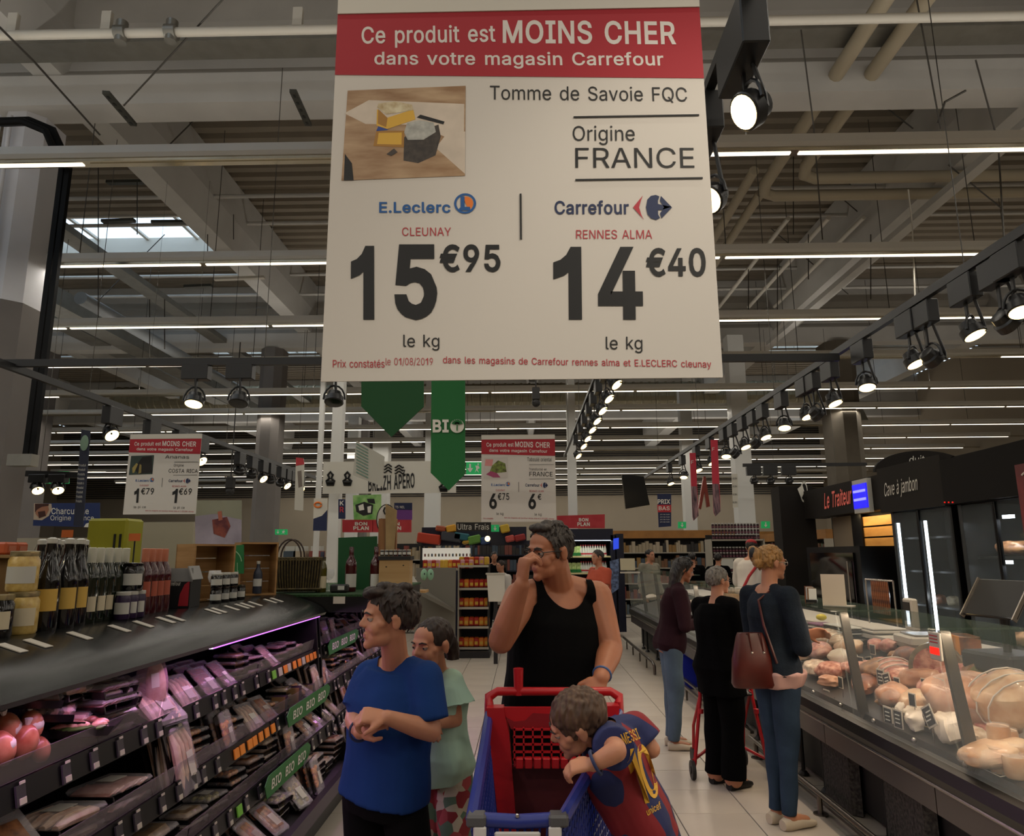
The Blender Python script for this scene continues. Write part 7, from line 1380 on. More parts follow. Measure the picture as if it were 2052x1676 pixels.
def head_blobs(mb, M, s=1.0):
    T = lambda x, y, z: M @ V((x * s, y * s, z * s)); Rm = M.to_3x3()
    S = lambda c, r, n=18, m=12: mb.sphere(T(*c), (r[0] * s, r[1] * s, r[2] * s), n, m, Rm)
    S((0, .018, .142), (.072, .089, .085), 24, 16); S((0, -.038, .15), (.057, .044, .052)); S((0, -.034, .1), (.058, .054, .07)); S((0, -.03, .05), (.05, .05, .04)); S((0, -.068, .02), (.021, .019, .019)); S((0, -.045, .035), (.036, .035, .026))
    for q in (-1, 1): S((.036 * q, -.055, .082), (.023, .023, .027)); S((.05 * q, -.036, .1), (.018, .02, .018)); S((.011 * q, -.09, .087), (.008, .009, .007), 10, 8); S((.077 * q, .014, .108), (.009, .018, .031)); S((.08 * q, .01, .122), (.008, .02, .015), 10, 8)
    S((0, -.076, .134), (.046, .015, .012)); caps(mb, [T(0, -.078, .126), T(0, -.098, .092)], [.008 * s, .011 * s], 10); S((0, -.081, .0565), (.021, .009, .006), 12, 8); S((0, -.080, .0465), (.0185, .0095, .007), 12, 8)
def face_sculpt(M, s=1.0):
    T = lambda x, y, z: M @ V((x * s, y * s, z * s)); D = lambda x, y, z: (M.to_3x3() @ V((x, y, z))) * s; out = []
    for q in (-1, 1): out.append((T(.031 * q, -.08, .116), .013 * s, D(0, .007, 0))); out.append((T(.03 * q, -.075, .058), .012 * s, D(0, .003, 0)))
    out.append((T(0, -.09, .0515), .004 * s, D(0, .003, 0))); out.append((T(0, -.085, .034), .009 * s, D(0, .004, 0))); return out
def face_parts(t, M, s, hairm, skin, brows=True, glasses=None):
    T = lambda x, y, z: M @ V((x * s, y * s, z * s)); Rm = M.to_3x3()
    for q in (-1, 1):
        MB().sphere(T(.031 * q, -.071, .115), .0122 * s, 14, 10).build('eye', M_eyew, t, True); MB().sphere(T(.031 * q - .001, -.0782, .1145), .0072 * s, 10, 8).build('iris', M_iris, t, True)
        mb = MB(); mb.sphere((0, 0, 0), .0138 * s, 14, 10); mb.v = [T(.031 * q, -.071, .115) + Rm @ V((v[0], v[1], max(v[2], .0025 * s))) for v in mb.v]; mb.build('eyelid', skin, t, True)
        if brows: MB().tube([T(.014 * q, -.092, .132), T(.03 * q, -.091, .137), T(.047 * q, -.078, .132)], [.003 * s, .004 * s, .002 * s], 6).build('eyebrow', hairm, t, True)
    if glasses:
        for q in (-1, 1):
            MB().tube([T(.033 * q + .026 * math.cos(a), -.094 + .010 * abs(math.cos(a)) * (1 if math.cos(a) * q > 0 else 0), .113 + .017 * math.sin(a)) for a in np.linspace(0, 2 * math.pi, 15)[:-1]], .0022 * s, 6, closed=True).build('glasses_rim', glasses, t, True)
            MB().tube([T(.058 * q, -.084, .118), T(.078 * q, -.03, .12), T(.083 * q, .012, .118)], .0022 * s, 6).build('glasses_temple', glasses, t, True)
        MB().tube([T(-.008, -.1, .118), T(.008, -.1, .118)], .0022 * s, 6).build('glasses_bridge', glasses, t)
def lerp(tab, x):
    for (a, b), (c, d) in zip(tab[:-1], tab[1:]):
        if x <= c: return b if x <= a else b + (d - b) * (x - a) / (c - a)
    return tab[-1][1]
HL = [(-.10, .186), (-.065, .178), (-.045, .15), (-.03, .118), (-.012, .105), (.0, .125), (.02, .125), (.035, .075), (.06, .045), (.11, .04)]
def hair(t, M, s, m, vox=.0028, n=160, line=HL, puff=1.0, seed=1, fringe=0, extra=None, name='hair', lay=.05, lift=1.1, am=.0035):
    mb = MB(); Rm = M.to_3x3(); T = lambda p: M @ (V(p) * s); r = random.Random(seed)
    mb.sphere(T((0, .022, .147)), (.077 * s * puff, .095 * s * puff, .085 * s * puff), 28, 18, Rm)
    for i in range(n):
        a = r.uniform(0, 2 * math.pi); e = r.uniform(-.5, 1.5); d = V((math.cos(a) * math.cos(e), math.sin(a) * math.cos(e), math.sin(e)))
        q = V((d.x * .0775 * puff, .022 + d.y * .0955 * puff, .147 + d.z * .0855 * puff)); tg = V((r.uniform(-.4, .4), -.5 if d.z > .5 else .2, -1)) ; tg = (tg - d * tg.dot(d)).normalized()
        L = r.uniform(.6, 1.2) * lay; k = [q + tg * L * j / 3 + d * (.003 - .004 * (j / 3 - .4) ** 2 * 2) for j in range(4)]
        k = [V(((p.x) , p.y, p.z)) for p in k]; k = [V((0, .022, .147)) + (p - V((0, .022, .147))) * min(lift, max(.98, 1 / max(1e-3, math.sqrt(((p.x) / (.0785 * puff)) ** 2 + ((p.y - .022) / (.0965 * puff)) ** 2 + ((p.z - .147) / (.0865 * puff)) ** 2)))) for p in k]
        mb.tube([T(p) for p in k], [.0028 * s, .0038 * s, .003 * s, .0012 * s], 5)
    if extra: extra(mb, T, Rm)
    Mi = M.inverted()
    def f(p):
        q = (Mi @ p) / s; return (q.z - lerp(line, q.y)) * s
    return fuse(mb, name, m, vox, 1, f if line else None, (am * s, 90 / s, (1, 1, .3)), t)
TOR = dict(m=[(-.16, .135, .105, .0), (-.02, .172, .118, 0), (.1, .165, .115, 0), (.3, .158, .112, -.005), (.5, .168, .118, -.01), (.72, .182, .12, -.01), (.86, .165, .10, 0), (.95, .11, .075, .0), (1.03, .06, .058, 0)],
           f=[(-.16, .13, .105, .0), (0, .172, .118, .01), (.12, .16, .11, 0), (.33, .125, .092, 0), (.5, .135, .10, -.01), (.68, .15, .125, -.02), (.84, .145, .09, 0), (.94, .10, .07, .0), (1.03, .052, .052, 0)])
def tsecs(J, kind, sc, grow=0.0, t0=None, t1=None, belly=0, off=0):
    ax = J['neck'] - J['pelvis']; up = ax.normalized(); xr = (J['shL'] - J['shR']); xr = (xr - up * xr.dot(up)).normalized(); bk = up.cross(xr) ; out = []
    xp = J.get('px'); tab = TOR[kind] if isinstance(kind, str) else kind
    def val(t):
        return [lerp([(r[0], r[i]) for r in tab], t) for i in (1, 2, 3)]
    ts = [r[0] for r in tab if (t0 is None or r[0] > t0 + .02) and (t1 is None or r[0] < t1 - .02)]
    if t0 is not None: ts = [t0] + ts
    if t1 is not None: ts = ts + [t1]
    for t in ts:
        a, b, o = val(t); bl = belly * math.exp(-((t - .28) / .28) ** 2)
        xx = xr
        if xp is not None: w_ = max(0, min(1, t / .8)); xx = (xp * (1 - w_) + xr * w_); xx = (xx - up * xx.dot(up)).normalized()
        bb = up.cross(xx); out.append((J['pelvis'] + ax * t + bb * (o * sc - bl * .6 + off), xx * (a * sc + grow + bl * .5), bb * (b * sc + grow + bl)))
    return out
def hand(mb, w_, d, nrm_, s=1.0, curl=(.5, .6, .4), thumb=.6, flip=1, spread=.0):
    d = V(d).normalized(); nrm_ = V(nrm_); nrm_ = (nrm_ - d * nrm_.dot(d)).normalized(); sd = d.cross(nrm_) * flip
    loft(mb, [(w_ + d * .0, sd * .026 * s, nrm_ * .018 * s), (w_ + d * .03 * s, sd * .034 * s, nrm_ * .017 * s), (w_ + d * .075 * s, sd * .041 * s, nrm_ * .015 * s), (w_ + d * .095 * s, sd * .039 * s, nrm_ * .011 * s)], 16)
    for i, L in enumerate((.9, 1.0, .95, .75)):
        p = w_ + d * (.088 - .006 * abs(i - 1.2)) * s + sd * (.030 - .0202 * i) * s; a = 0; pts = [p]; dd = (d + sd * spread * (1.5 - i)).normalized()
        for c, l in zip(curl, (.042, .027, .021)):
            a += c; p = p + (dd * math.cos(a) + nrm_ * math.sin(a)) * l * L * s; pts.append(p)
        caps(mb, pts, [.0092 * s, .0086 * s, .0078 * s, .0066 * s], 10)
    p = w_ + d * .025 * s + sd * .03 * s; q = p + (d * .62 + sd * .6 + nrm_ * .35 * thumb) * .042 * s; r_ = q + (d * .85 + sd * .15 + nrm_ * thumb) .normalized() * .03 * s
    caps(mb, [p, q, r_], [.0145 * s, .0105 * s, .0085 * s], 10)
def limb_up(mb, a, b, c, r, grow=0): caps(mb, [a, a + (b - a) * .45, b], [r[0] + grow, r[1] + grow, r[2] + grow]); caps(mb, [b, b + (c - b) * .28, c], [r[2] + grow, r[3] + grow, r[4] + grow])
def build_person(label, root, J, M, s, kind, sc, skin, hands, vox=.006, arm=(.058, .05, .04, .041, .026), leg=(.085, .062, .056, .04), belly=0, name='person', bare_feet=True, neckr=.052, group=None):
    t = thing(name, label, 'person', root, group=group); mb = MB(); loft(mb, tsecs(J, kind, sc, belly=belly))
    for S_ in 'LR':
        limb_up(mb, J['sh' + S_], J['el' + S_], J['wr' + S_], [r * sc for r in arm]); caps(mb, [J['neck'] + (J['sh' + S_] - J['neck']) * .3, J['sh' + S_]], [.055 * sc, arm[0] * sc * .95])
        h, k, a = J['hip' + S_], J['kn' + S_], J['an' + S_]; caps(mb, [h, h + (k - h) * .5, k, k + (a - k) * .3, a], [leg[0] * sc, leg[1] * sc * 1.15, leg[1] * sc * .9, leg[2] * sc, leg[3] * sc * .95])
        fd = J.get('foot' + S_, J.get('ff', V((0, -1, 0)))); caps(mb, [a + V((0, 0, -.02)) , a + fd * .13 * sc + V((0, 0, -.045 * sc))], [.038 * sc, .03 * sc])
    hc = M @ V((0, .02 * s, .07 * s)); caps(mb, [J['neck'] - (J['neck'] - J['pelvis']).normalized() * .03, hc], [neckr * sc * 1.1, neckr * sc])
    head_blobs(mb, M, s)
    for hd in hands: hand(mb, *hd[:3], **hd[3])
    mouth = M @ V((0, -.09 * s, .052 * s)); Mi = M.inverted()
    def mf(p):
        if (p - mouth).length > .03 * s: return 0
        q = (Mi @ p) / s; return 1 if abs(q.x) < .022 and q.y < -.083 and abs(q.z - .0515) < .0085 * (1.1 - abs(q.x) / .03) else 0
    fuse(mb, 'body', [skin, M_lips], vox, 2, None, None, t, mf, face_sculpt(M, s)); return t
def sleeve(mb, a, b, t, r0, r1): a, b = V(a), V(b); mb.sphere(a, r0, 16, 10); mb.tube([a, a + (b - a) * t * .5, a + (b - a) * t], [r0, (r0 + r1) / 2, r1], 18)
def trousers(t, J, sc, m, kind, leg=(.098, .078, .062, .055), t1=.12, stop=1.0, belly=0, vox=.008, grow=.012, name='trousers', disp=(.006, 9, (1, 1, .5))):
    mb = MB(); loft(mb, tsecs(J, kind, sc, grow, -.14, t1, belly))
    for S_ in 'LR':
        h, k, a = J['hip' + S_], J['kn' + S_], J['an' + S_]; e = a if stop >= 1 else k + (a - k) * max(0, (stop - .5) * 2) if stop > .5 else h + (k - h) * stop * 2
        pts = [h + V((0, 0, .03)), h + (k - h) * .5, k, k + (a - k) * .45, a] ; rs = [leg[0] * sc, (leg[0] + leg[1]) / 2 * sc, leg[1] * sc, leg[2] * sc, leg[3] * sc]
        if stop < 1: n = 3 if stop >= .5 else 2; pts = pts[:n]; rs = rs[:n]; pts[-1] = e
        mb.sphere(pts[0], rs[0], 16, 10); mb.tube(pts, rs, 18)
    return fuse(mb, name, m, vox, 3, None, disp, t)
def shoes(t, J, m, sc=1.0, low=False):
    for S_ in 'LR':
        a = J['an' + S_]; fd = J.get('foot' + S_, J.get('ff', V((0, -1, 0)))); sd = fd.cross(V((0, 0, 1))); g = V((a.x, a.y, J.get('gz', 0.0))); mb = MB()
        loft(mb, [(g - fd * .06 * sc + V((0, 0, .03)), sd * .032 * sc, V((0, 0, .028))), (g - fd * .02 * sc + V((0, 0, .035)), sd * .04 * sc, V((0, 0, .034 if low else .04))), (g + fd * .07 * sc + V((0, 0, .032)), sd * .045 * sc, V((0, 0, .03))), (g + fd * .15 * sc + V((0, 0, .024)), sd * .043 * sc, V((0, 0, .022))), (g + fd * .2 * sc + V((0, 0, .018)), sd * .022 * sc, V((0, 0, .014)))], 18); mb.mesh
        mb.build('shoe', m, t, True)
def rel(root, **k): return {a: (b - root if isinstance(b, Vector) and a not in ('ff', 'footL', 'footR', 'px') else b) for a, b in k.items()}
def headM(pos, up, fr): return Matrix.Translation(pos) @ frame(up, fr).to_4x4()
# ---------------------------------------------------------------- the man behind the trolley
M_tank = mat('tank_black', '040405', .95, spec=.15, bump=.2, bscale=25); M_hairg = mat('hair_greying', '2e2824', .6, var=.35, scale=60, stretch=(1, 1, .3)); M_band = mat('wristband_blue', '3c5a8a', .5)
root = V((.18, 3.1, 0.009)); pel = P(1098, 1432, 3.12)
J = rel(root, pelvis=pel, neck=P(1120, 1172, 3.10), shR=P(1044, 1200, 3.02), shL=P(1194, 1198, 3.12), elR=P(1004, 1284, 2.84), wrR=P(1046, 1172, 2.74), elL=P(1224, 1300, 3.04), wrL=P(1204, 1360, 2.85),
        hipL=pel + V((.09, 0, -.06)), hipR=pel + V((-.09, 0, -.06)), knL=V((.30, 3.08, .5)), knR=V((.08, 3.05, .5)), anL=V((.31, 3.18, .09)), anR=V((.06, 3.12, .09)))
J['neck'] = J['neck']; hp = P(1103, 1163, 2.99) - root; M = headM(hp, (-.04, -.06, 1), (-.76, -.65, -.06)); s = 1.0
wl = J['wrL']; hl = [wl, V((-.38, -.35, -.62)), V((-.15, .55, -.6)), dict(s=1.08, curl=(.55, .75, .5), flip=-1, thumb=.5)]
hr = [J['wrR'], V((.10, -.02, 1)), V((.75, .35, -.1)), dict(s=1.05, curl=(.95, 1.1, .6), flip=1, thumb=.9)]
man = build_person('person in black tank top and glasses pushing the trolley, hand at the nose', root, J, M, s, 'm', 1.06, M_skin2, [hl, hr], .0055, arm=(.068, .06, .047, .047, .029), belly=.035, neckr=.06)
man['label'] = 'person in black tank top and glasses behind the trolley, one fist raised to the nose'
ax = (J['neck'] - J['pelvis']).normalized(); xr = (J['shL'] - J['shR']).normalized(); bk = ax.cross(xr); L0 = (J['neck'] - J['pelvis']).length
def ftank(p, J=J, ax=ax, xr=xr, bk=bk, L0=L0):
    q = p - J['neck']; z = q.dot(ax) + .0; x = q.dot(xr); y = q.dot(bk)
    dep = .115 if y < 0 else .07; f1 = math.sqrt((x / .098) ** 2 + ((z - .03) / dep) ** 2) * .1 - .1
    xs = .128 + max(0, -.07 - z) * .9 + max(0, -.14 - z) * 1.5; f2 = xs - abs(x); return min(f1, f2, -z + .035)
mb = MB(); loft(mb, tsecs(J, 'm', 1.06, .012, -.3, None, .035)); 
for S_ in 'LR': caps(mb, [J['neck'] + (J['sh' + S_] - J['neck']) * .15, J['neck'] + (J['sh' + S_] - J['neck']) * .75, J['sh' + S_]], [.066, .071, .077])
fuse(mb, 'tank_top', M_tank, .006, 3, ftank, (.008, 7, (1, 1, .6)), man)
trousers(man, J, 1.06, mat('shorts_black', '050506', .9, spec=.15), 'm', stop=.48, belly=.03, name='shorts', t1=.1); shoes(man, J, M_black)
hair(man, M, s, M_hairg, n=420, seed=3, puff=1.0, line=[(-.10, .196), (-.065, .19), (-.045, .16), (-.03, .12), (-.012, .085), (.0, .12), (.02, .12), (.035, .07), (.06, .045), (.11, .04)], extra=lambda mb, T, Rm: [mb.sphere(T((x, y, z)), (.03, .034, .018), 12, 8, Rm) for x, y, z in ((0, -.045, .216), (.025, -.04, .214), (-.025, -.04, .214), (0, 0, .228), (.02, .03, .226))])
face_parts(man, M, s, M_hairg, M_skin2, glasses=M_black)
w0 = J['wrL'] + (J['elL'] - J['wrL']) * .12; MB().tube([w0 + (frame(J['elL'] - J['wrL'], (0, -1, 0)) @ V((.034 * math.cos(a), .034 * math.sin(a), 0))) for a in np.linspace(0, 2 * math.pi, 17)[:-1]], .005, 6, closed=True).build('wristband', M_band, man, True)
# ---------------------------------------------------------------- boy in blue
M_blue_t = mat('tshirt_blue', '183468', .9, spec=.15, var=.06, scale=6, bump=.15, bscale=30); M_hairb = mat('hair_dark_brown', '241812', .6, var=.4, scale=60, stretch=(1, 1, .3))
root = V((-.45, 2.7, .009)); pel = P(770, 1585, 2.70)
J = rel(root, pelvis=pel, neck=P(796, 1330, 2.67), shR=P(742, 1356, 2.72), shL=P(848, 1364, 2.58), elR=P(710, 1440, 2.66), wrR=P(722, 1468, 2.46), elL=P(864, 1466, 2.54), wrL=P(775, 1438, 2.40),
        hipL=pel + V((.075, -.03, -.05)), hipR=pel + V((-.075, .03, -.05)), knL=V((-.37, 2.62, .42)), knR=V((-.55, 2.72, .42)), anL=V((-.36, 2.7, .08)), anR=V((-.56, 2.78, .08)), ff=V((-.5, -.86, 0)))
hp = P(773, 1302, 2.56) - root; M = headM(hp, (.05, -.02, 1), (-.90, -.42, .04)); s = .93
hb = [[J['wrR'], V((.55, -.35, .42)), V((.35, .8, -.25)), dict(s=.82, curl=(.9, 1.0, .6), flip=-1, thumb=.8)], [J['wrL'], V((-.85, -.15, .12)), V((.0, .5, -.75)), dict(s=.84, curl=(.8, 1.1, .6), flip=1, thumb=.8)]]
boy = build_person('person, boy in a plain royal blue t-shirt with clasped hands, looking left', root, J, M, s, 'm', .80, M_skin, hb, .005, arm=(.062, .054, .043, .044, .029), leg=(.085, .066, .056, .042), neckr=.056)
mb = MB(); loft(mb, tsecs(J, 'm', .80, .034, -.03, .965, .0)); 
for S_ in 'LR': sleeve(mb, J['sh' + S_], J['el' + S_], .80, .066, .066); caps(mb, [J['neck'] + (J['sh' + S_] - J['neck']) * .25, J['sh' + S_]], [.052, .062])
up = (J['neck'] - J['pelvis']).normalized()
fuse(mb, 'tshirt', M_blue_t, .006, 3, lambda p, n=J['neck'], u=up: max((V(((p - n).x, (p - n).y, (p - n).z)) - u * (p - n).dot(u)).length - .070, -(p - n).dot(u) - .012), (.016, 8, (1, 1, .45)), boy)
trousers(boy, J, .80, mat('trousers_black', '050506', .9, spec=.15), 'm', name='trousers', grow=.026, t1=.05, leg=(.105, .085, .07, .06)); shoes(boy, J, M_black, .9)
hair(boy, M, s, M_hairb, n=700, seed=5, puff=1.03, lay=.045, line=[(-.12, .178), (-.085, .172), (-.06, .165), (-.045, .14), (-.03, .115), (-.012, .10), (.0, .125), (.02, .125), (.035, .07), (.06, .03), (.11, .03)], extra=lambda mb, T, Rm: [mb.sphere(T((x, y, z)), (.03, .032, .016), 12, 8, Rm) for x, y, z in ((0, -.07, .2), (.03, -.06, .21), (-.03, -.06, .21), (0, -.02, .23), (.02, .05, .23), (0, .09, .2))])
face_parts(boy, M, s, M_hairb, M_skin)
w0 = J['wrR'] + (J['elR'] - J['wrR']) * .1; MB().tube([w0 + (frame(J['elR'] - J['wrR'], (0, -1, 0)) @ V((.033 * math.cos(a), .033 * math.sin(a), 0))) for a in np.linspace(0, 2 * math.pi, 17)[:-1]], .0045, 6, closed=True).build('wristband', M_navy, boy, True)
# ---------------------------------------------------------------- girl in mint
M_mint = mat('top_mint', '9fbfae', .8, var=.05, scale=5); M_flor = mat('leggings_floral', 'a9a493', .8)
nt = M_flor.node_tree; vn = nt.nodes.new('ShaderNodeTexVoronoi'); vn.inputs['Scale'].default_value = 26; tcf = nt.nodes.new('ShaderNodeTexCoord'); rp = nt.nodes.new('ShaderNodeValToRGB'); nt.links.new(tcf.outputs['Object'], vn.inputs['Vector']); nt.links.new(vn.outputs['Color'], rp.inputs['Fac']); rp.color_ramp.interpolation = 'CONSTANT'
for i, (q, c) in enumerate([(0, '8c2f36'), (.38, 'b8b09c'), (.52, '5f7a66'), (.66, 'a84a4e'), (.8, 'c0b8a6')]):
    e = rp.color_ramp.elements[i] if i < 2 else rp.color_ramp.elements.new(q); e.position = q; e.color = (*lin(c), 1)
nt.links.new(rp.outputs['Color'], nt.nodes['Principled BSDF'].inputs['Base Color'])
root = V((-.30, 3.05, .009)); pel = P(880, 1525, 3.08)
J = rel(root, pelvis=pel, neck=P(880, 1350, 3.05), shR=P(842, 1370, 3.10), shL=P(904, 1368, 2.98), elR=P(842, 1440, 3.12), wrR=P(852, 1456, 2.92), elL=P(914, 1444, 2.98), wrL=P(872, 1452, 2.86),
        hipL=pel + V((.06, -.02, -.04)), hipR=pel + V((-.06, .02, -.04)), knL=V((-.27, 2.98, .40)), knR=V((-.39, 3.06, .40)), anL=V((-.26, 3.03, .07)), anR=V((-.40, 3.10, .07)), ff=V((-.3, -.95, 0)))
hp = P(865, 1346, 2.93) - root; M = headM(hp, (-.02, -.05, 1), (-.58, -.80, .03)); s = .89
hb = [[J['wrL'], V((-.85, -.3, .1)), V((0, .6, -.6)), dict(s=.75, curl=(.6, .8, .5), flip=1)], [J['wrR'], V((.4, -.7, .1)), V((0, .4, -.6)), dict(s=.75, flip=-1)]]
girl = build_person('person, girl with tied-back brown hair and mint top standing behind the boy', root, J, M, s, 'f', .72, M_skin, hb, .0055, arm=(.05, .043, .036, .036, .024), leg=(.078, .058, .05, .038), neckr=.052)
mb = MB(); loft(mb, tsecs(J, 'f', .74, .028, -.18, .96, .01))
for S_ in 'LR': a, b = J['sh' + S_], J['el' + S_]; mb.sphere(a, .058, 16, 10); mb.tube([a, a + (b - a) * .28, a + (b - a) * .58], [.058, .07, .084 if S_ == 'L' else .07], 20)
up = (J['neck'] - J['pelvis']).normalized()
fuse(mb, 'top', M_mint, .006, 2, lambda p, n=J['neck'], u=up: max(((p - n) - u * (p - n).dot(u)).length - .064, -(p - n).dot(u) - .02), (.02, 11, (1, 1, .35)), girl)
trousers(girl, J, .76, M_flor, 'f', name='leggings', leg=(.10, .078, .066, .055), grow=.012, disp=(.012, 10, (1, 1, .4))); shoes(girl, J, M_lidp, .8)
hair(girl, M, s, M_hairb, n=0, seed=9, puff=1.01, am=.005, line=[(-.10, .19), (-.07, .178), (-.05, .15), (-.035, .12), (-.012, .115), (.02, .115), (.035, .07), (.06, .045), (.11, .03)], extra=lambda mb, T, Rm: caps(mb, [T((0, .12, .12)), T((0, .14, .06)), T((.01, .13, -.02)), T((.02, .12, -.08))], [.03, .028, .022, .01]))
face_parts(girl, M, s, M_hairb, M_skin)
# ---------------------------------------------------------------- small boy in the striped football shirt
M_jer = mat('jersey_stripes', '1a2350', .75); M_gold = M_gold
root = V((.46, 2.42, .009)); pel = P(1284, 1640, 2.42); nk = P(1206, 1468, 2.34)
J = rel(root, pelvis=pel, neck=nk, shL=P(1226, 1492, 2.24), shR=P(1270, 1462, 2.46), elL=P(1236, 1506, 2.06), wrL=P(1188, 1532, 2.07), elR=P(1306, 1502, 2.44), wrR=P(1262, 1515, 2.52),
        hipL=pel + V((-.04, -.05, -.03)), hipR=pel + V((.04, .05, -.03)), knL=V((.40, 2.36, .46)), knR=V((.50, 2.46, .46)), anL=V((.42, 2.42, .15)), anR=V((.52, 2.52, .15)), ff=V((-.85, .5, 0)), gz=.105)
hp = P(1178, 1507, 2.30) - root; M = headM(hp, (-.36, -.26, .88), (-.82, .12, -.55)); s = .84
hb = [[J['wrL'], V((-.85, .0, -.1)), V((-.1, .35, -.8)), dict(s=.66, curl=(.7, .9, .6), flip=-1)], [J['wrR'], V((-.8, .3, -.1)), V((0, .3, -.8)), dict(s=.66, flip=1)]]
kid = build_person('person, small boy in red and blue striped shirt numbered 10 bending over the trolley', root, J, M, s, 'm', .60, M_skin, hb, .005, arm=(.062, .056, .046, .046, .034), leg=(.09, .07, .06, .045), neckr=.06)
mb = MB(); loft(mb, tsecs(J, 'm', .62, .022, -.30, .99, .0))
for S_, q in (('L', .62), ('R', .75)): sleeve(mb, J['sh' + S_], J['el' + S_], q, .056, .060); caps(mb, [J['neck'] + (J['sh' + S_] - J['neck']) * .3, J['sh' + S_]], [.045, .055])
up = (J['neck'] - J['pelvis']).normalized()
jer = fuse(mb, 'jersey', M_jer, .0055, 3, lambda p, n=J['neck'], u=up: max(((p - n) - u * (p - n).dot(u)).length - .058, -(p - n).dot(u) + .0), (.010, 10, (1, 1, .5)), kid)
# stripes follow the body axis
xr = (J['shR'] - J['shL']); xr = (xr - up * xr.dot(up)).normalized(); nt = M_jer.node_tree; tcj = nt.nodes.new('ShaderNodeTexCoord'); su = nt.nodes.new('ShaderNodeVectorMath'); su.operation = 'SUBTRACT'; su.inputs[1].default_value = J['pelvis']
dp = nt.nodes.new('ShaderNodeVectorMath'); dp.operation = 'DOT_PRODUCT'; dp.inputs[1].default_value = xr; dz = nt.nodes.new('ShaderNodeVectorMath'); dz.operation = 'DOT_PRODUCT'; dz.inputs[1].default_value = up
m1 = nt.nodes.new('ShaderNodeMath'); m1.operation = 'MULTIPLY_ADD'; m1.inputs[1].default_value = 2 * math.pi / .12; m1.inputs[2].default_value = .524; m2 = nt.nodes.new('ShaderNodeMath'); m2.operation = 'SINE'; m3 = nt.nodes.new('ShaderNodeMath'); m3.operation = 'GREATER_THAN'; m3.inputs[1].default_value = .3
m4 = nt.nodes.new('ShaderNodeMath'); m4.operation = 'LESS_THAN'; m4.inputs[1].default_value = (J['neck'] - J['pelvis']).length * .97; m5 = nt.nodes.new('ShaderNodeMath'); m5.operation = 'MULTIPLY'; mx = nt.nodes.new('ShaderNodeMix'); mx.data_type = 'RGBA'
L_ = nt.links; L_.new(tcj.outputs['Object'], su.inputs[0]); L_.new(su.outputs[0], dp.inputs[0]); L_.new(su.outputs[0], dz.inputs[0]); L_.new(dp.outputs['Value'], m1.inputs[0]); L_.new(m1.outputs[0], m2.inputs[0]); L_.new(m2.outputs[0], m3.inputs[0]); L_.new(dz.outputs['Value'], m4.inputs[0]); L_.new(m3.outputs[0], m5.inputs[0]); L_.new(m4.outputs[0], m5.inputs[1]); L_.new(m5.outputs[0], mx.inputs['Factor'])
mx.inputs['A'].default_value = (*lin('182252'), 1); mx.inputs['B'].default_value = (*lin('7a1620'), 1); L_.new(mx.outputs['Result'], nt.nodes['Principled BSDF'].inputs['Base Color'])
bvh = BVHTree.FromPolygons([v.co + root for v in jer.data.vertices], [tuple(p.vertices) for p in jer.data.polygons])
def print_on(s_, a, b, c, m, bold=0.0, flipy=False):      # letters laid onto the shirt between three photo points: lower left, lower right, upper left
    v, f = text_geo(s_, bold); out = []; o_, ex, ey = V((*a, 0)), V((b[0] - a[0], b[1] - a[1], 0)), V((c[0] - a[0], c[1] - a[1], 0)); last = None
    for x, y, z in v:
        q = o_ + ex * x + ey * y; d = ray(q.x, q.y).normalized(); h = bvh.ray_cast(V((0, 0, CAMZ)), d)
        pt = h[0] if h[0] is not None else (V((0, 0, CAMZ)) + d * ((last or (V((.46, 2.3, 1)) - V((0, 0, CAMZ))).length)) ); last = (pt - V((0, 0, CAMZ))).length
        out.append(pt - d * (.003 + z * .0002) - root)
    return MB().add(out, f).build('shirt_print', m, kid)
M_yellow = mat('print_gold', 'c99a2e', .6)
print_on('1', (1282, 1614), (1302, 1609), (1250, 1505), M_yellow, .02); print_on('0', (1301, 1606), (1326, 1594), (1270, 1498), M_yellow, .015)
print_on('MESSI', (1252, 1494), (1284, 1481), (1243, 1472), M_yellow, .01); print_on('unicef', (1298, 1636), (1326, 1620), (1294, 1622), M_yellow, .01)
hair(kid, M, s, mat('hair_light_brown', '4a3526', .55, var=.3, scale=60, stretch=(1, 1, .3)), n=0, seed=12, puff=1.10, am=.008, line=[(-.12, .15), (-.085, .145), (-.06, .14), (-.045, .11), (-.03, .09), (-.012, .085), (.0, .12), (.02, .12), (.035, .07), (.06, .03), (.11, .02)])
face_parts(kid, M, s, M_hairb, M_skin); trousers(kid, J, .62, M_bnavy, 'm', name='shorts', stop=.6, leg=(.11, .10, .07, .06)); shoes(kid, J, M_black, .7)
w0 = J['wrL'] + (J['elL'] - J['wrL']) * .12; MB().tube([w0 + (frame(J['elL'] - J['wrL'], (0, -1, 0)) @ V((.031 * math.cos(a), .031 * math.sin(a), 0))) for a in np.linspace(0, 2 * math.pi, 17)[:-1]], .005, 6, closed=True).build('wristband', M_navy, kid, True)
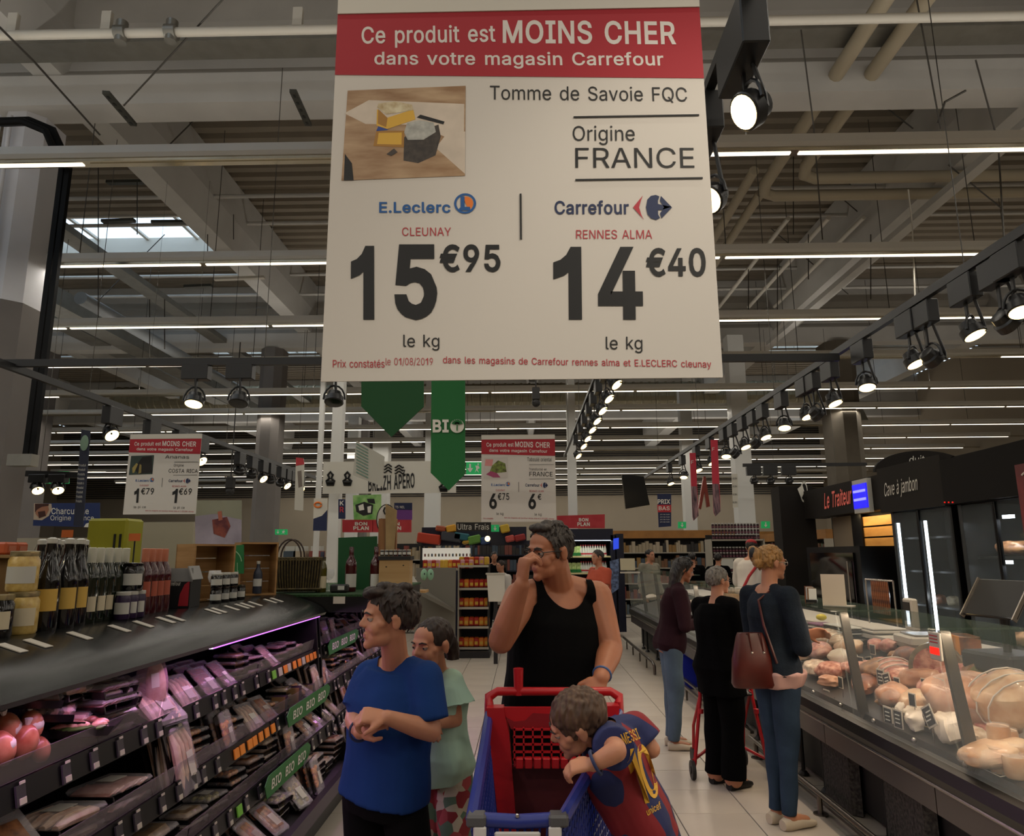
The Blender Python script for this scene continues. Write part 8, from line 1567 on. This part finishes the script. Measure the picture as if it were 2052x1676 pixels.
# ---------------------------------------------------------------- the standing women at the counter and people further back
def stand(H, arms='down', lean=0.0, sep=.06, head_yaw=0.0, head_pitch=0.0, k=1.0):
    J = dict(pelvis=V((0, 0, .53 * H)), neck=V((0, -lean * .3 * H, .83 * H)), ff=V((0, -1, 0)))
    for q, S_ in ((1, 'L'), (-1, 'R')):
        J['sh' + S_] = V((q * .105 * H * k, -lean * .3 * H, .805 * H)); J['hip' + S_] = V((q * .05 * H, 0, .50 * H)); J['kn' + S_] = V((q * sep * .9 * H, -.01, .28 * H)); J['an' + S_] = V((q * sep * H, .02, .048 * H))
        if arms == 'down': J['el' + S_] = J['sh' + S_] + V((q * .035 * H, .02, -.17 * H)); J['wr' + S_] = J['el' + S_] + V((0, -.06 * H, -.14 * H))
        elif arms == 'fold': J['el' + S_] = J['sh' + S_] + V((q * .03 * H, -.02, -.17 * H)); J['wr' + S_] = V((-q * .01 * H, -.15 * H - lean * .3 * H, .655 * H + q * .01))
        else: J['el' + S_] = J['sh' + S_] + V((q * .03 * H, -.04 * H, -.155 * H)); J['wr' + S_] = J['el' + S_] + V((-q * .03 * H, -.14 * H, -.02 * H))
    hd = Matrix.Translation(J['neck'] + V((0, -.035 - lean * .05, .035 * H))) @ Matrix.Rotation(head_yaw, 4, 'Z') @ Matrix.Rotation(head_pitch, 4, 'X')
    return J, hd
def dress(label, loc, rz, H, kind, arms, top, bottom, hairm, shoe, skin=M_skin, vox=.012, lean=0.0, hy=0.0, hp=0.0, topgrow=.03, t0=-.1, slv=1.0, hairkw={}, glasses=None, legw=None, group=None, sep=.06, topname='jacket', k=1.0, hand_=True):
    J, M = stand(H, arms, lean, sep, hy, hp, k); sc = H / 1.75 * (1 if kind == 'm' else .97); s = .97 * H / 1.72
    hands = [[J['wr' + S_], J['wr' + S_] - J['el' + S_] + V((0, -.02, 0)), V((-q, 0, -.2)), dict(s=sc, flip=q, curl=(.3, .35, .2))] for q, S_ in ((1, 'L'), (-1, 'R'))] if hand_ else []
    t = build_person(label, loc, J, M, s, kind, sc, skin, hands, vox, group=group, leg=tuple(q - .018 for q in (legw or (.098, .078, .062, .055)))); t.rotation_euler = (0, 0, rz)
    mb = MB(); loft(mb, tsecs(J, kind, sc, topgrow, t0, .97))
    for S_ in 'LR':
        a, b, c = J['sh' + S_], J['el' + S_], J['wr' + S_]; caps(mb, [J['neck'] + (a - J['neck']) * .3, a], [.055, .062 * sc + topgrow * .4])
        if slv > .5: mb.sphere(b, .048 * sc + topgrow * .4, 12, 8); mb.tube([a, b], [.062 * sc + topgrow * .4, .048 * sc + topgrow * .4], 16); mb.tube([b, b + (c - b) * slv], [.048 * sc + topgrow * .4, .036 * sc + topgrow * .4], 16)
        else: sleeve(mb, a, b, slv * 2, .06 * sc + topgrow * .4, .055 * sc + topgrow * .4)
    fuse(mb, topname, top, vox * .8, 2, lambda p, n=J['neck']: max(math.hypot((p - n).x, (p - n).y + .01) - .052 * sc - topgrow * .2, n.z - p.z - .01), (.018, 9, (1, 1, .5)), t)
    trousers(t, J, sc, bottom, kind, leg=legw or (.098, .078, .062, .055), vox=vox * .8, disp=(.014, 8, (1, 1, .6))); shoes(t, J, shoe, sc)
    hair(t, M, s, hairm, vox=.004, **{**dict(n=160, seed=int(loc[0] * 50) & 63, puff=1.0), **hairkw}); face_parts(t, M, s, hairm, skin, glasses=glasses); return t, J, M, s, sc
M_denim = mat('denim_jacket', '1d242d', .9, spec=.15, var=.25, scale=7, bump=.3, bscale=120); M_jean = mat('jeans_blue', '2b3a4c', .9, spec=.15, var=.2, scale=5, bump=.2, bscale=120); M_jean2 = mat('jeans_light', '4a5c6c', .85, var=.18, scale=5); M_maroon = mat('jacket_maroon', '28141a', .9, spec=.15, var=.1, scale=8); M_coat = mat('coat_black', '040405', .95, spec=.1); M_blond = mat('hair_blond', '8f6a3c', .5, var=.35, scale=60, stretch=(1, 1, .3)); M_hgrey = mat('hair_grey', '6a655e', .6, var=.3, scale=60, stretch=(1, 1, .3)); M_hblk = mat('hair_black', '120d0c', .4); M_shoe = mat('shoe_beige', 'b7ab97', .6); M_wshirt = mat('shirt_white', 'c4beb6', .8); M_bag = mat('bag_leather', '4a1a14', .35, var=.2, scale=8)
p = PZ(1572, 1655, 0); g = V((p.x, 4.62, .009))
LONG = [(-.10, .186), (-.065, .178), (-.045, .15), (-.03, .10), (.0, .02), (.03, -.2), (.1, -.4)]
dn, J, M, s, sc = dress('person with blond bun in dark denim jacket, blue jeans and a red-brown shoulder bag', g, R(112), 1.645, 'f', 'fold', M_denim, M_jean, M_blond, M_shoe, vox=.008, hy=R(-8), sep=.035, t0=-.02, topgrow=.034, glasses=M_chrome, legw=(.098, .07, .056, .047),
    hairkw=dict(n=420, lay=.06, line=[(-.10, .19), (-.065, .18), (-.045, .15), (-.03, .12), (-.012, .115), (.02, .11), (.035, .075), (.06, .05), (.11, .04)], extra=lambda mb, T, Rm: [mb.sphere(T(q), r_, 14, 10, Rm) for q, r_ in (((0, .12, .165), (.05, .035, .05)), ((.02, .125, .2), (.03, .03, .03)), ((-.02, .12, .12), (.035, .03, .035)))]))
mb = MB(); loft(mb, tsecs(J, 'f', sc, .038, -.15, .02)); fuse(mb, 'blouse_hem', mat('blouse_pink', 'b08c86', .8), .008, 2, None, (.025, 14, (1, 1, .4)), dn)
MB().sphere(M @ V((0, .135 * s, .175 * s)), (.03, .025, .045), 12, 8).build('hair_clip', M_black, dn, True)
MB().tube([J['neck'] + V(q) for q in ((-.14, .10, -.42), (-.10, .145, -.2), (-.05, .13, -.06), (-.06, .04, .0), (-.11, -.09, -.1))], .008, 6).build('bag_strap', M_bag, dn, True)
t = thing('shoulder_bag', 'red-brown leather shoulder bag hanging on the back of the denim jacket', 'bag', P(1506, 1322, 4.5)); mb = MB(); loft(mb, [(V((0, 0, -.16)), V((.115, 0, 0)), V((0, .05, 0))), (V((0, 0, -.14)), V((.125, 0, 0)), V((0, .065, 0))), (V((0, 0, 0)), V((.115, 0, 0)), V((0, .06, 0))), (V((0, 0, .13)), V((.085, 0, 0)), V((0, .04, 0))), (V((0, 0, .155)), V((.075, 0, 0)), V((0, .03, 0)))], 24, 3); mb.build('pouch', M_bag, t, True)
for x in (-.03, .04): MB().tube([(x, -.03, .15), (x + .01, -.045, .16), (x + .02, -.05, .05)], .004, 6).build('drawstring', M_bag, t, True); MB().sphere((x + .02, -.05, .045), .009, 8, 6).build('tassel_bead', M_chrome, t)
p = PZ(1455, 1575, 0); g = V((p.x, 5.36, .009))
dress('person, short grey-haired lady in long black coat and black trousers, seen from behind', g, R(120), 1.50, 'f', 'bend', M_coat, M_coat, M_hgrey, M_black, vox=.009, hy=R(-10), topgrow=.06, t0=-.42, sep=.055, glasses=M_black, legw=(.12, .10, .095, .10), topname='coat', hairkw=dict(n=300, line=HL, puff=1.04))
p = PZ(1352, 1500, 0); g = V((p.x, 6.35, .009))
dress('person with long black hair in maroon jacket, light jeans and white shoes', g, R(88), 1.57, 'f', 'fold', M_maroon, M_jean2, M_hblk, M_shoe, vox=.009, lean=.15, hp=R(18), hy=0, topgrow=.03, t0=-.12, sep=.05, legw=(.10, .08, .066, .055), skin=M_skin2,
    hairkw=dict(n=120, line=LONG, lay=.09, extra=lambda mb, T, Rm: loft(mb, [(T((0, .04, .16)), (T((1, 0, 0)) - T((0, 0, 0))).normalized() * .085, (T((0, 1, 0)) - T((0, 0, 0))).normalized() * .07), (T((0, .06, .05)), (T((1, 0, 0)) - T((0, 0, 0))).normalized() * .085, (T((0, 1, 0)) - T((0, 0, 0))).normalized() * .055), (T((0, .05, -.16)), (T((1, 0, 0)) - T((0, 0, 0))).normalized() * .075, (T((0, 1, 0)) - T((0, 0, 0))).normalized() * .03)], 20)))
def far(label, u, v, Y, rz, H, kind, arms, top, bottom, hairm, **kw):
    q = P(u, v, Y); return dress(label, V((q.x, Y, .009)), R(rz), H, kind, arms, top, bottom, hairm, M_black, vox=.016, **kw)
M_cap = mat('cap_red', 'a01c24', .6)
w_, J, M, s, sc = far('person in white shirt, red cap and red apron strap, bent over the counter', 1506, 1190, 10.5, 150, 1.80, 'm', 'bend', M_wshirt, M_coat, M_hairg, lean=.25, hp=R(15), topgrow=.03, topname='shirt')
MB().sphere(M @ V((0, .02 * s, .175 * s)), (.083, .10, .06), 18, 12, M.to_3x3()).build('cap', M_cap, w_, True)
MB().tube([J['shR'] + V((.03, .06, .06)), J['pelvis'] + V((-.02, .16, .32)), J['pelvis'] + V((.08, .16, .14))], .02, 6).build('apron_strap', M_cap, w_, True)
far('person in an orange polo shirt beside the drinks cooler', 1200, 1100, 10.6, -60, 1.66, 'm', 'bend', mat('polo_orange', 'b04c34', .8), M_coat, M_hairg, slv=.35, topname='polo_shirt')
far('person in a pale grey waistcoat and white shirt in the far aisle', 1300, 1100, 13.8, 35, 1.68, 'm', 'down', mat('vest_grey', '7a7668', .8), M_coat, M_hblk, topname='waistcoat')
far('person in dark clothes walking in the far aisle left of the jar display', 1386, 1100, 14.0, 160, 1.62, 'm', 'down', M_coat, M_coat, M_hblk)
far('person with dark hair bending over goods behind the snack rack', 903, 1110, 14.4, 60, 1.62, 'f', 'bend', mat('top_brown', '4a3a30', .8), M_coat, M_hblk, lean=.5)
far('person in a pale top standing between the white box and the man', 1006, 1140, 12.6, -50, 1.50, 'f', 'fold', M_wshirt, M_coat, M_hairb)
far('person in black with white collar in the dark middle background', 990, 1110, 15.5, 10, 1.66, 'm', 'down', M_coat, M_coat, M_hblk)
far('person in a dark jacket behind the jar display beside the grey-haired lady', 1440, 1150, 14.2, 150, 1.60, 'm', 'down', M_coat, M_coat, M_hblk)
# ================================================================== red and blue plastic trolley
t = thing('shopping_trolley', 'red and blue plastic shopping trolley in the centre foreground', 'shopping trolley', (0, 0, 0))
M_cr = mat('trolley_red', 'a3141c', .35); M_cb = mat('trolley_blue', '232f78', .35); M_cg = mat('trolley_grey', '4a4a4c', .5); M_ad = mat('advert_card', 'c4c2be', .4)
RL_, RR_ = P(980, 1412, 2.76), P(1240, 1408, 2.76); FL_, FR_ = P(946, 1642, 2.04), P(1128, 1642, 2.04); zt, zf = RL_.z, FL_.z; zb = .46
a, b = P(986, 1386, 2.78), P(1234, 1386, 2.78)
MB().tube([RL_ + V((0, 0, -.05)), RL_ + V((0, 0, .0)), a + V((-.012, 0, -.02)), a + V((.02, 0, 0)), (a + b) / 2, b + V((-.02, 0, 0)), b + V((.012, 0, -.02)), RR_, RR_ + V((0, 0, -.06))], [.017, .017, .018, .016, .015, .016, .018, .017, .017], 12).build('handle', M_cr, t, True)
c = P(1039, 1382, 2.78); MB().cyl(c + V((0, 0, -.02)), c + V((0, 0, .075)), .016, .019, n=16).build('cup_holder', M_cr, t, True)
# red rear frame: two posts, top plate with the scooped edge, grid seat flap, lower panel
yb_ = 2.74; RB = [V((RL_.x + .065, yb_ - .02, zb)), V((RR_.x - .065, yb_ - .02, zb))]
for s_, A, B in ((1, RL_, RB[0]), (-1, RR_, RB[1])): MB().prism([(A.x - .006, A.z), (A.x + .055 * s_, A.z - .0), (A.x + .075 * s_, A.z - .09), (B.x + .05 * s_, B.z), (B.x - .005 * s_, B.z)], 'y', yb_ - .045, yb_ + .02).build('rear_post', M_cr, t)
u = lambda x, y, Y=2.70: P(x, y, Y)
def plate(pts, Y, m, nm, th=.014): w_ = [P(x, y, Y) for x, y in pts]; return MB().prism([(p.x, p.z) for p in w_], 'y', Y, Y + th).build(nm, m, t)
plate([(1005, 1418), (1232, 1418), (1228, 1456), (1190, 1452), (1150, 1456), (1120, 1432), (1068, 1430), (1052, 1445), (1030, 1447), (1014, 1438)], 2.705, M_cr, 'top_plate')
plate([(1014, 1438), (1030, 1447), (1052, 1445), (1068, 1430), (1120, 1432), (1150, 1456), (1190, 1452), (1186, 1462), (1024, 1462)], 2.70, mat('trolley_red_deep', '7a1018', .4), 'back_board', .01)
for i in range(5): a, b = P(1028, 1462 + i * 15, 2.69), P(1185, 1462 + i * 15, 2.69); MB().box((a + b) / 2, ((b - a).length, .010, .007)).build('grid_bar', M_cr, t)
for i in range(9): a, b = P(1031 + i * 18.5, 1458, 2.69), P(1031 + i * 18.5, 1536, 2.69); MB().box((a + b) / 2, (.006, .010, abs(a.z - b.z))).build('grid_bar', M_cr, t)
for i in range(9): a, b = P(1034 + i * 18, 1522, 2.66), P(1048 + i * 18, 1536, 2.66); MB().box((a + b) / 2, (.026, .03, .034), bev=.003).build('flap_tooth', M_cr, t)
a = P(1026, 1540, 2.70); b = P(1180, 1540, 2.70)
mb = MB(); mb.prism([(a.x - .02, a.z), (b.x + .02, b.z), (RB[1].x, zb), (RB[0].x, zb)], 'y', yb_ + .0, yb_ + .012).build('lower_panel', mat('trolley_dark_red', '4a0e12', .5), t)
# blue sides and front: rim, lattice, bottom
B_L, B_R = V((FL_.x + .045, 2.09, zb)), V((FR_.x - .045, 2.09, zb))
for nm, A, Bm, D, E in (('l', RL_, FL_, B_L, V((RL_.x + .05, 2.72, zb))), ('r', RR_, FR_, B_R, V((RR_.x - .05, 2.72, zb)))):
    mid = A.lerp(Bm, .35) + V((0, 0, -.035)); MB().tube([A + V((0, 0, -.03)), mid, A.lerp(Bm, .65) + V((0, 0, -.02)), Bm], [.016, .018, .018, .018], 8).build('side_rim', M_cb, t, True)
    mb = MB(); n1, n2 = 26, 13
    def q(i, j): k = i / n1; top = A.lerp(Bm, k) + V((0, 0, -.03)); bot = E.lerp(D, k); return top.lerp(bot, j / n2)
    for j in range(n2 + 1): mb.tube([q(0, j), q(n1, j)], .0035, 4)
    for i in range(n1 + 1): mb.tube([q(i, 0), q(i, n2)], .0035, 4)
    tag(mb.build('side_lattice', M_cb, t), kind='stuff')
    tp = [A + V((0, 0, -.03)), Bm]; mb = MB(); mb.add([A + V((0, 0, -.03)), Bm + V((0, 0, 0)), Bm.lerp(D, .25), A.lerp(E, .22)], [(0, 1, 2, 3)]).build('side_band', M_cb, t)
MB().tube([FL_, (FL_ + FR_) / 2 + V((0, 0, -.006)), FR_], .018, 10).build('front_rim', M_cb, t, True)
mb = MB()
for j in range(1, 9): mb.tube([FL_.lerp(B_L, j / 8), FR_.lerp(B_R, j / 8)], .0035, 4)
for i in range(0, 13): mb.tube([FL_.lerp(FR_, i / 12), B_L.lerp(B_R, i / 12)], .0035, 4)
tag(mb.build('front_lattice', M_cb, t), kind='stuff')
mb = MB(); mb.add([B_L, B_R, V((RR_.x - .05, 2.72, zb)), V((RL_.x + .05, 2.72, zb))], [(0, 1, 2, 3)]).build('basket_floor', M_cb, t)
for A, s_ in ((FL_, 1), (FR_, -1)): MB().box(A + V((.012 * s_, -.004, .002)), (.052, .05, .030), bev=.006).build('corner_bumper', M_cg, t); MB().box(A + V((.022 * s_, -.022, -.05)), (.034, .012, .08), bev=.004).build('corner_label', M_ad, t)
c = (FL_ + FR_) / 2; MB().box(c + V((0, -.016, -.055)), (.12, .008, .06), bev=.01).build('advert_panel', M_ad, t); MB().sphere(c + V((0, -.012, .012)), .006, 8, 6).build('coin_stud', M_chrome, t)
# chassis
for s_, x0, x1 in ((-1, FL_.x + .03, RL_.x), (1, FR_.x - .03, RR_.x)):
    MB().tube([(x1, 2.74, zt - .1), (x1, 2.78, .45), (x1, 2.74, .15), (x0, 2.1, .13)], .014, 8).build('chassis_tube', M_cg, t, True); MB().tube([(x0 + .02 * -s_, 2.12, zb), (x0, 2.12, .15)], .012, 8).build('chassis_tube', M_cg, t, True)
    for x, y in ((x1, 2.74), (x0, 2.1)): MB().cyl((x - .014, y, .069), (x + .014, y, .069), .06, n=16).build('wheel', M_black, t, True); MB().box((x, y, .11), (.04, .05, .04), bev=.006).build('caster_fork', M_cg, t)
MB().box(((FR_.x + .45) / 2 + .06, 2.45, .10), (.30, .30, .012)).build('lower_tray', M_cg, t)
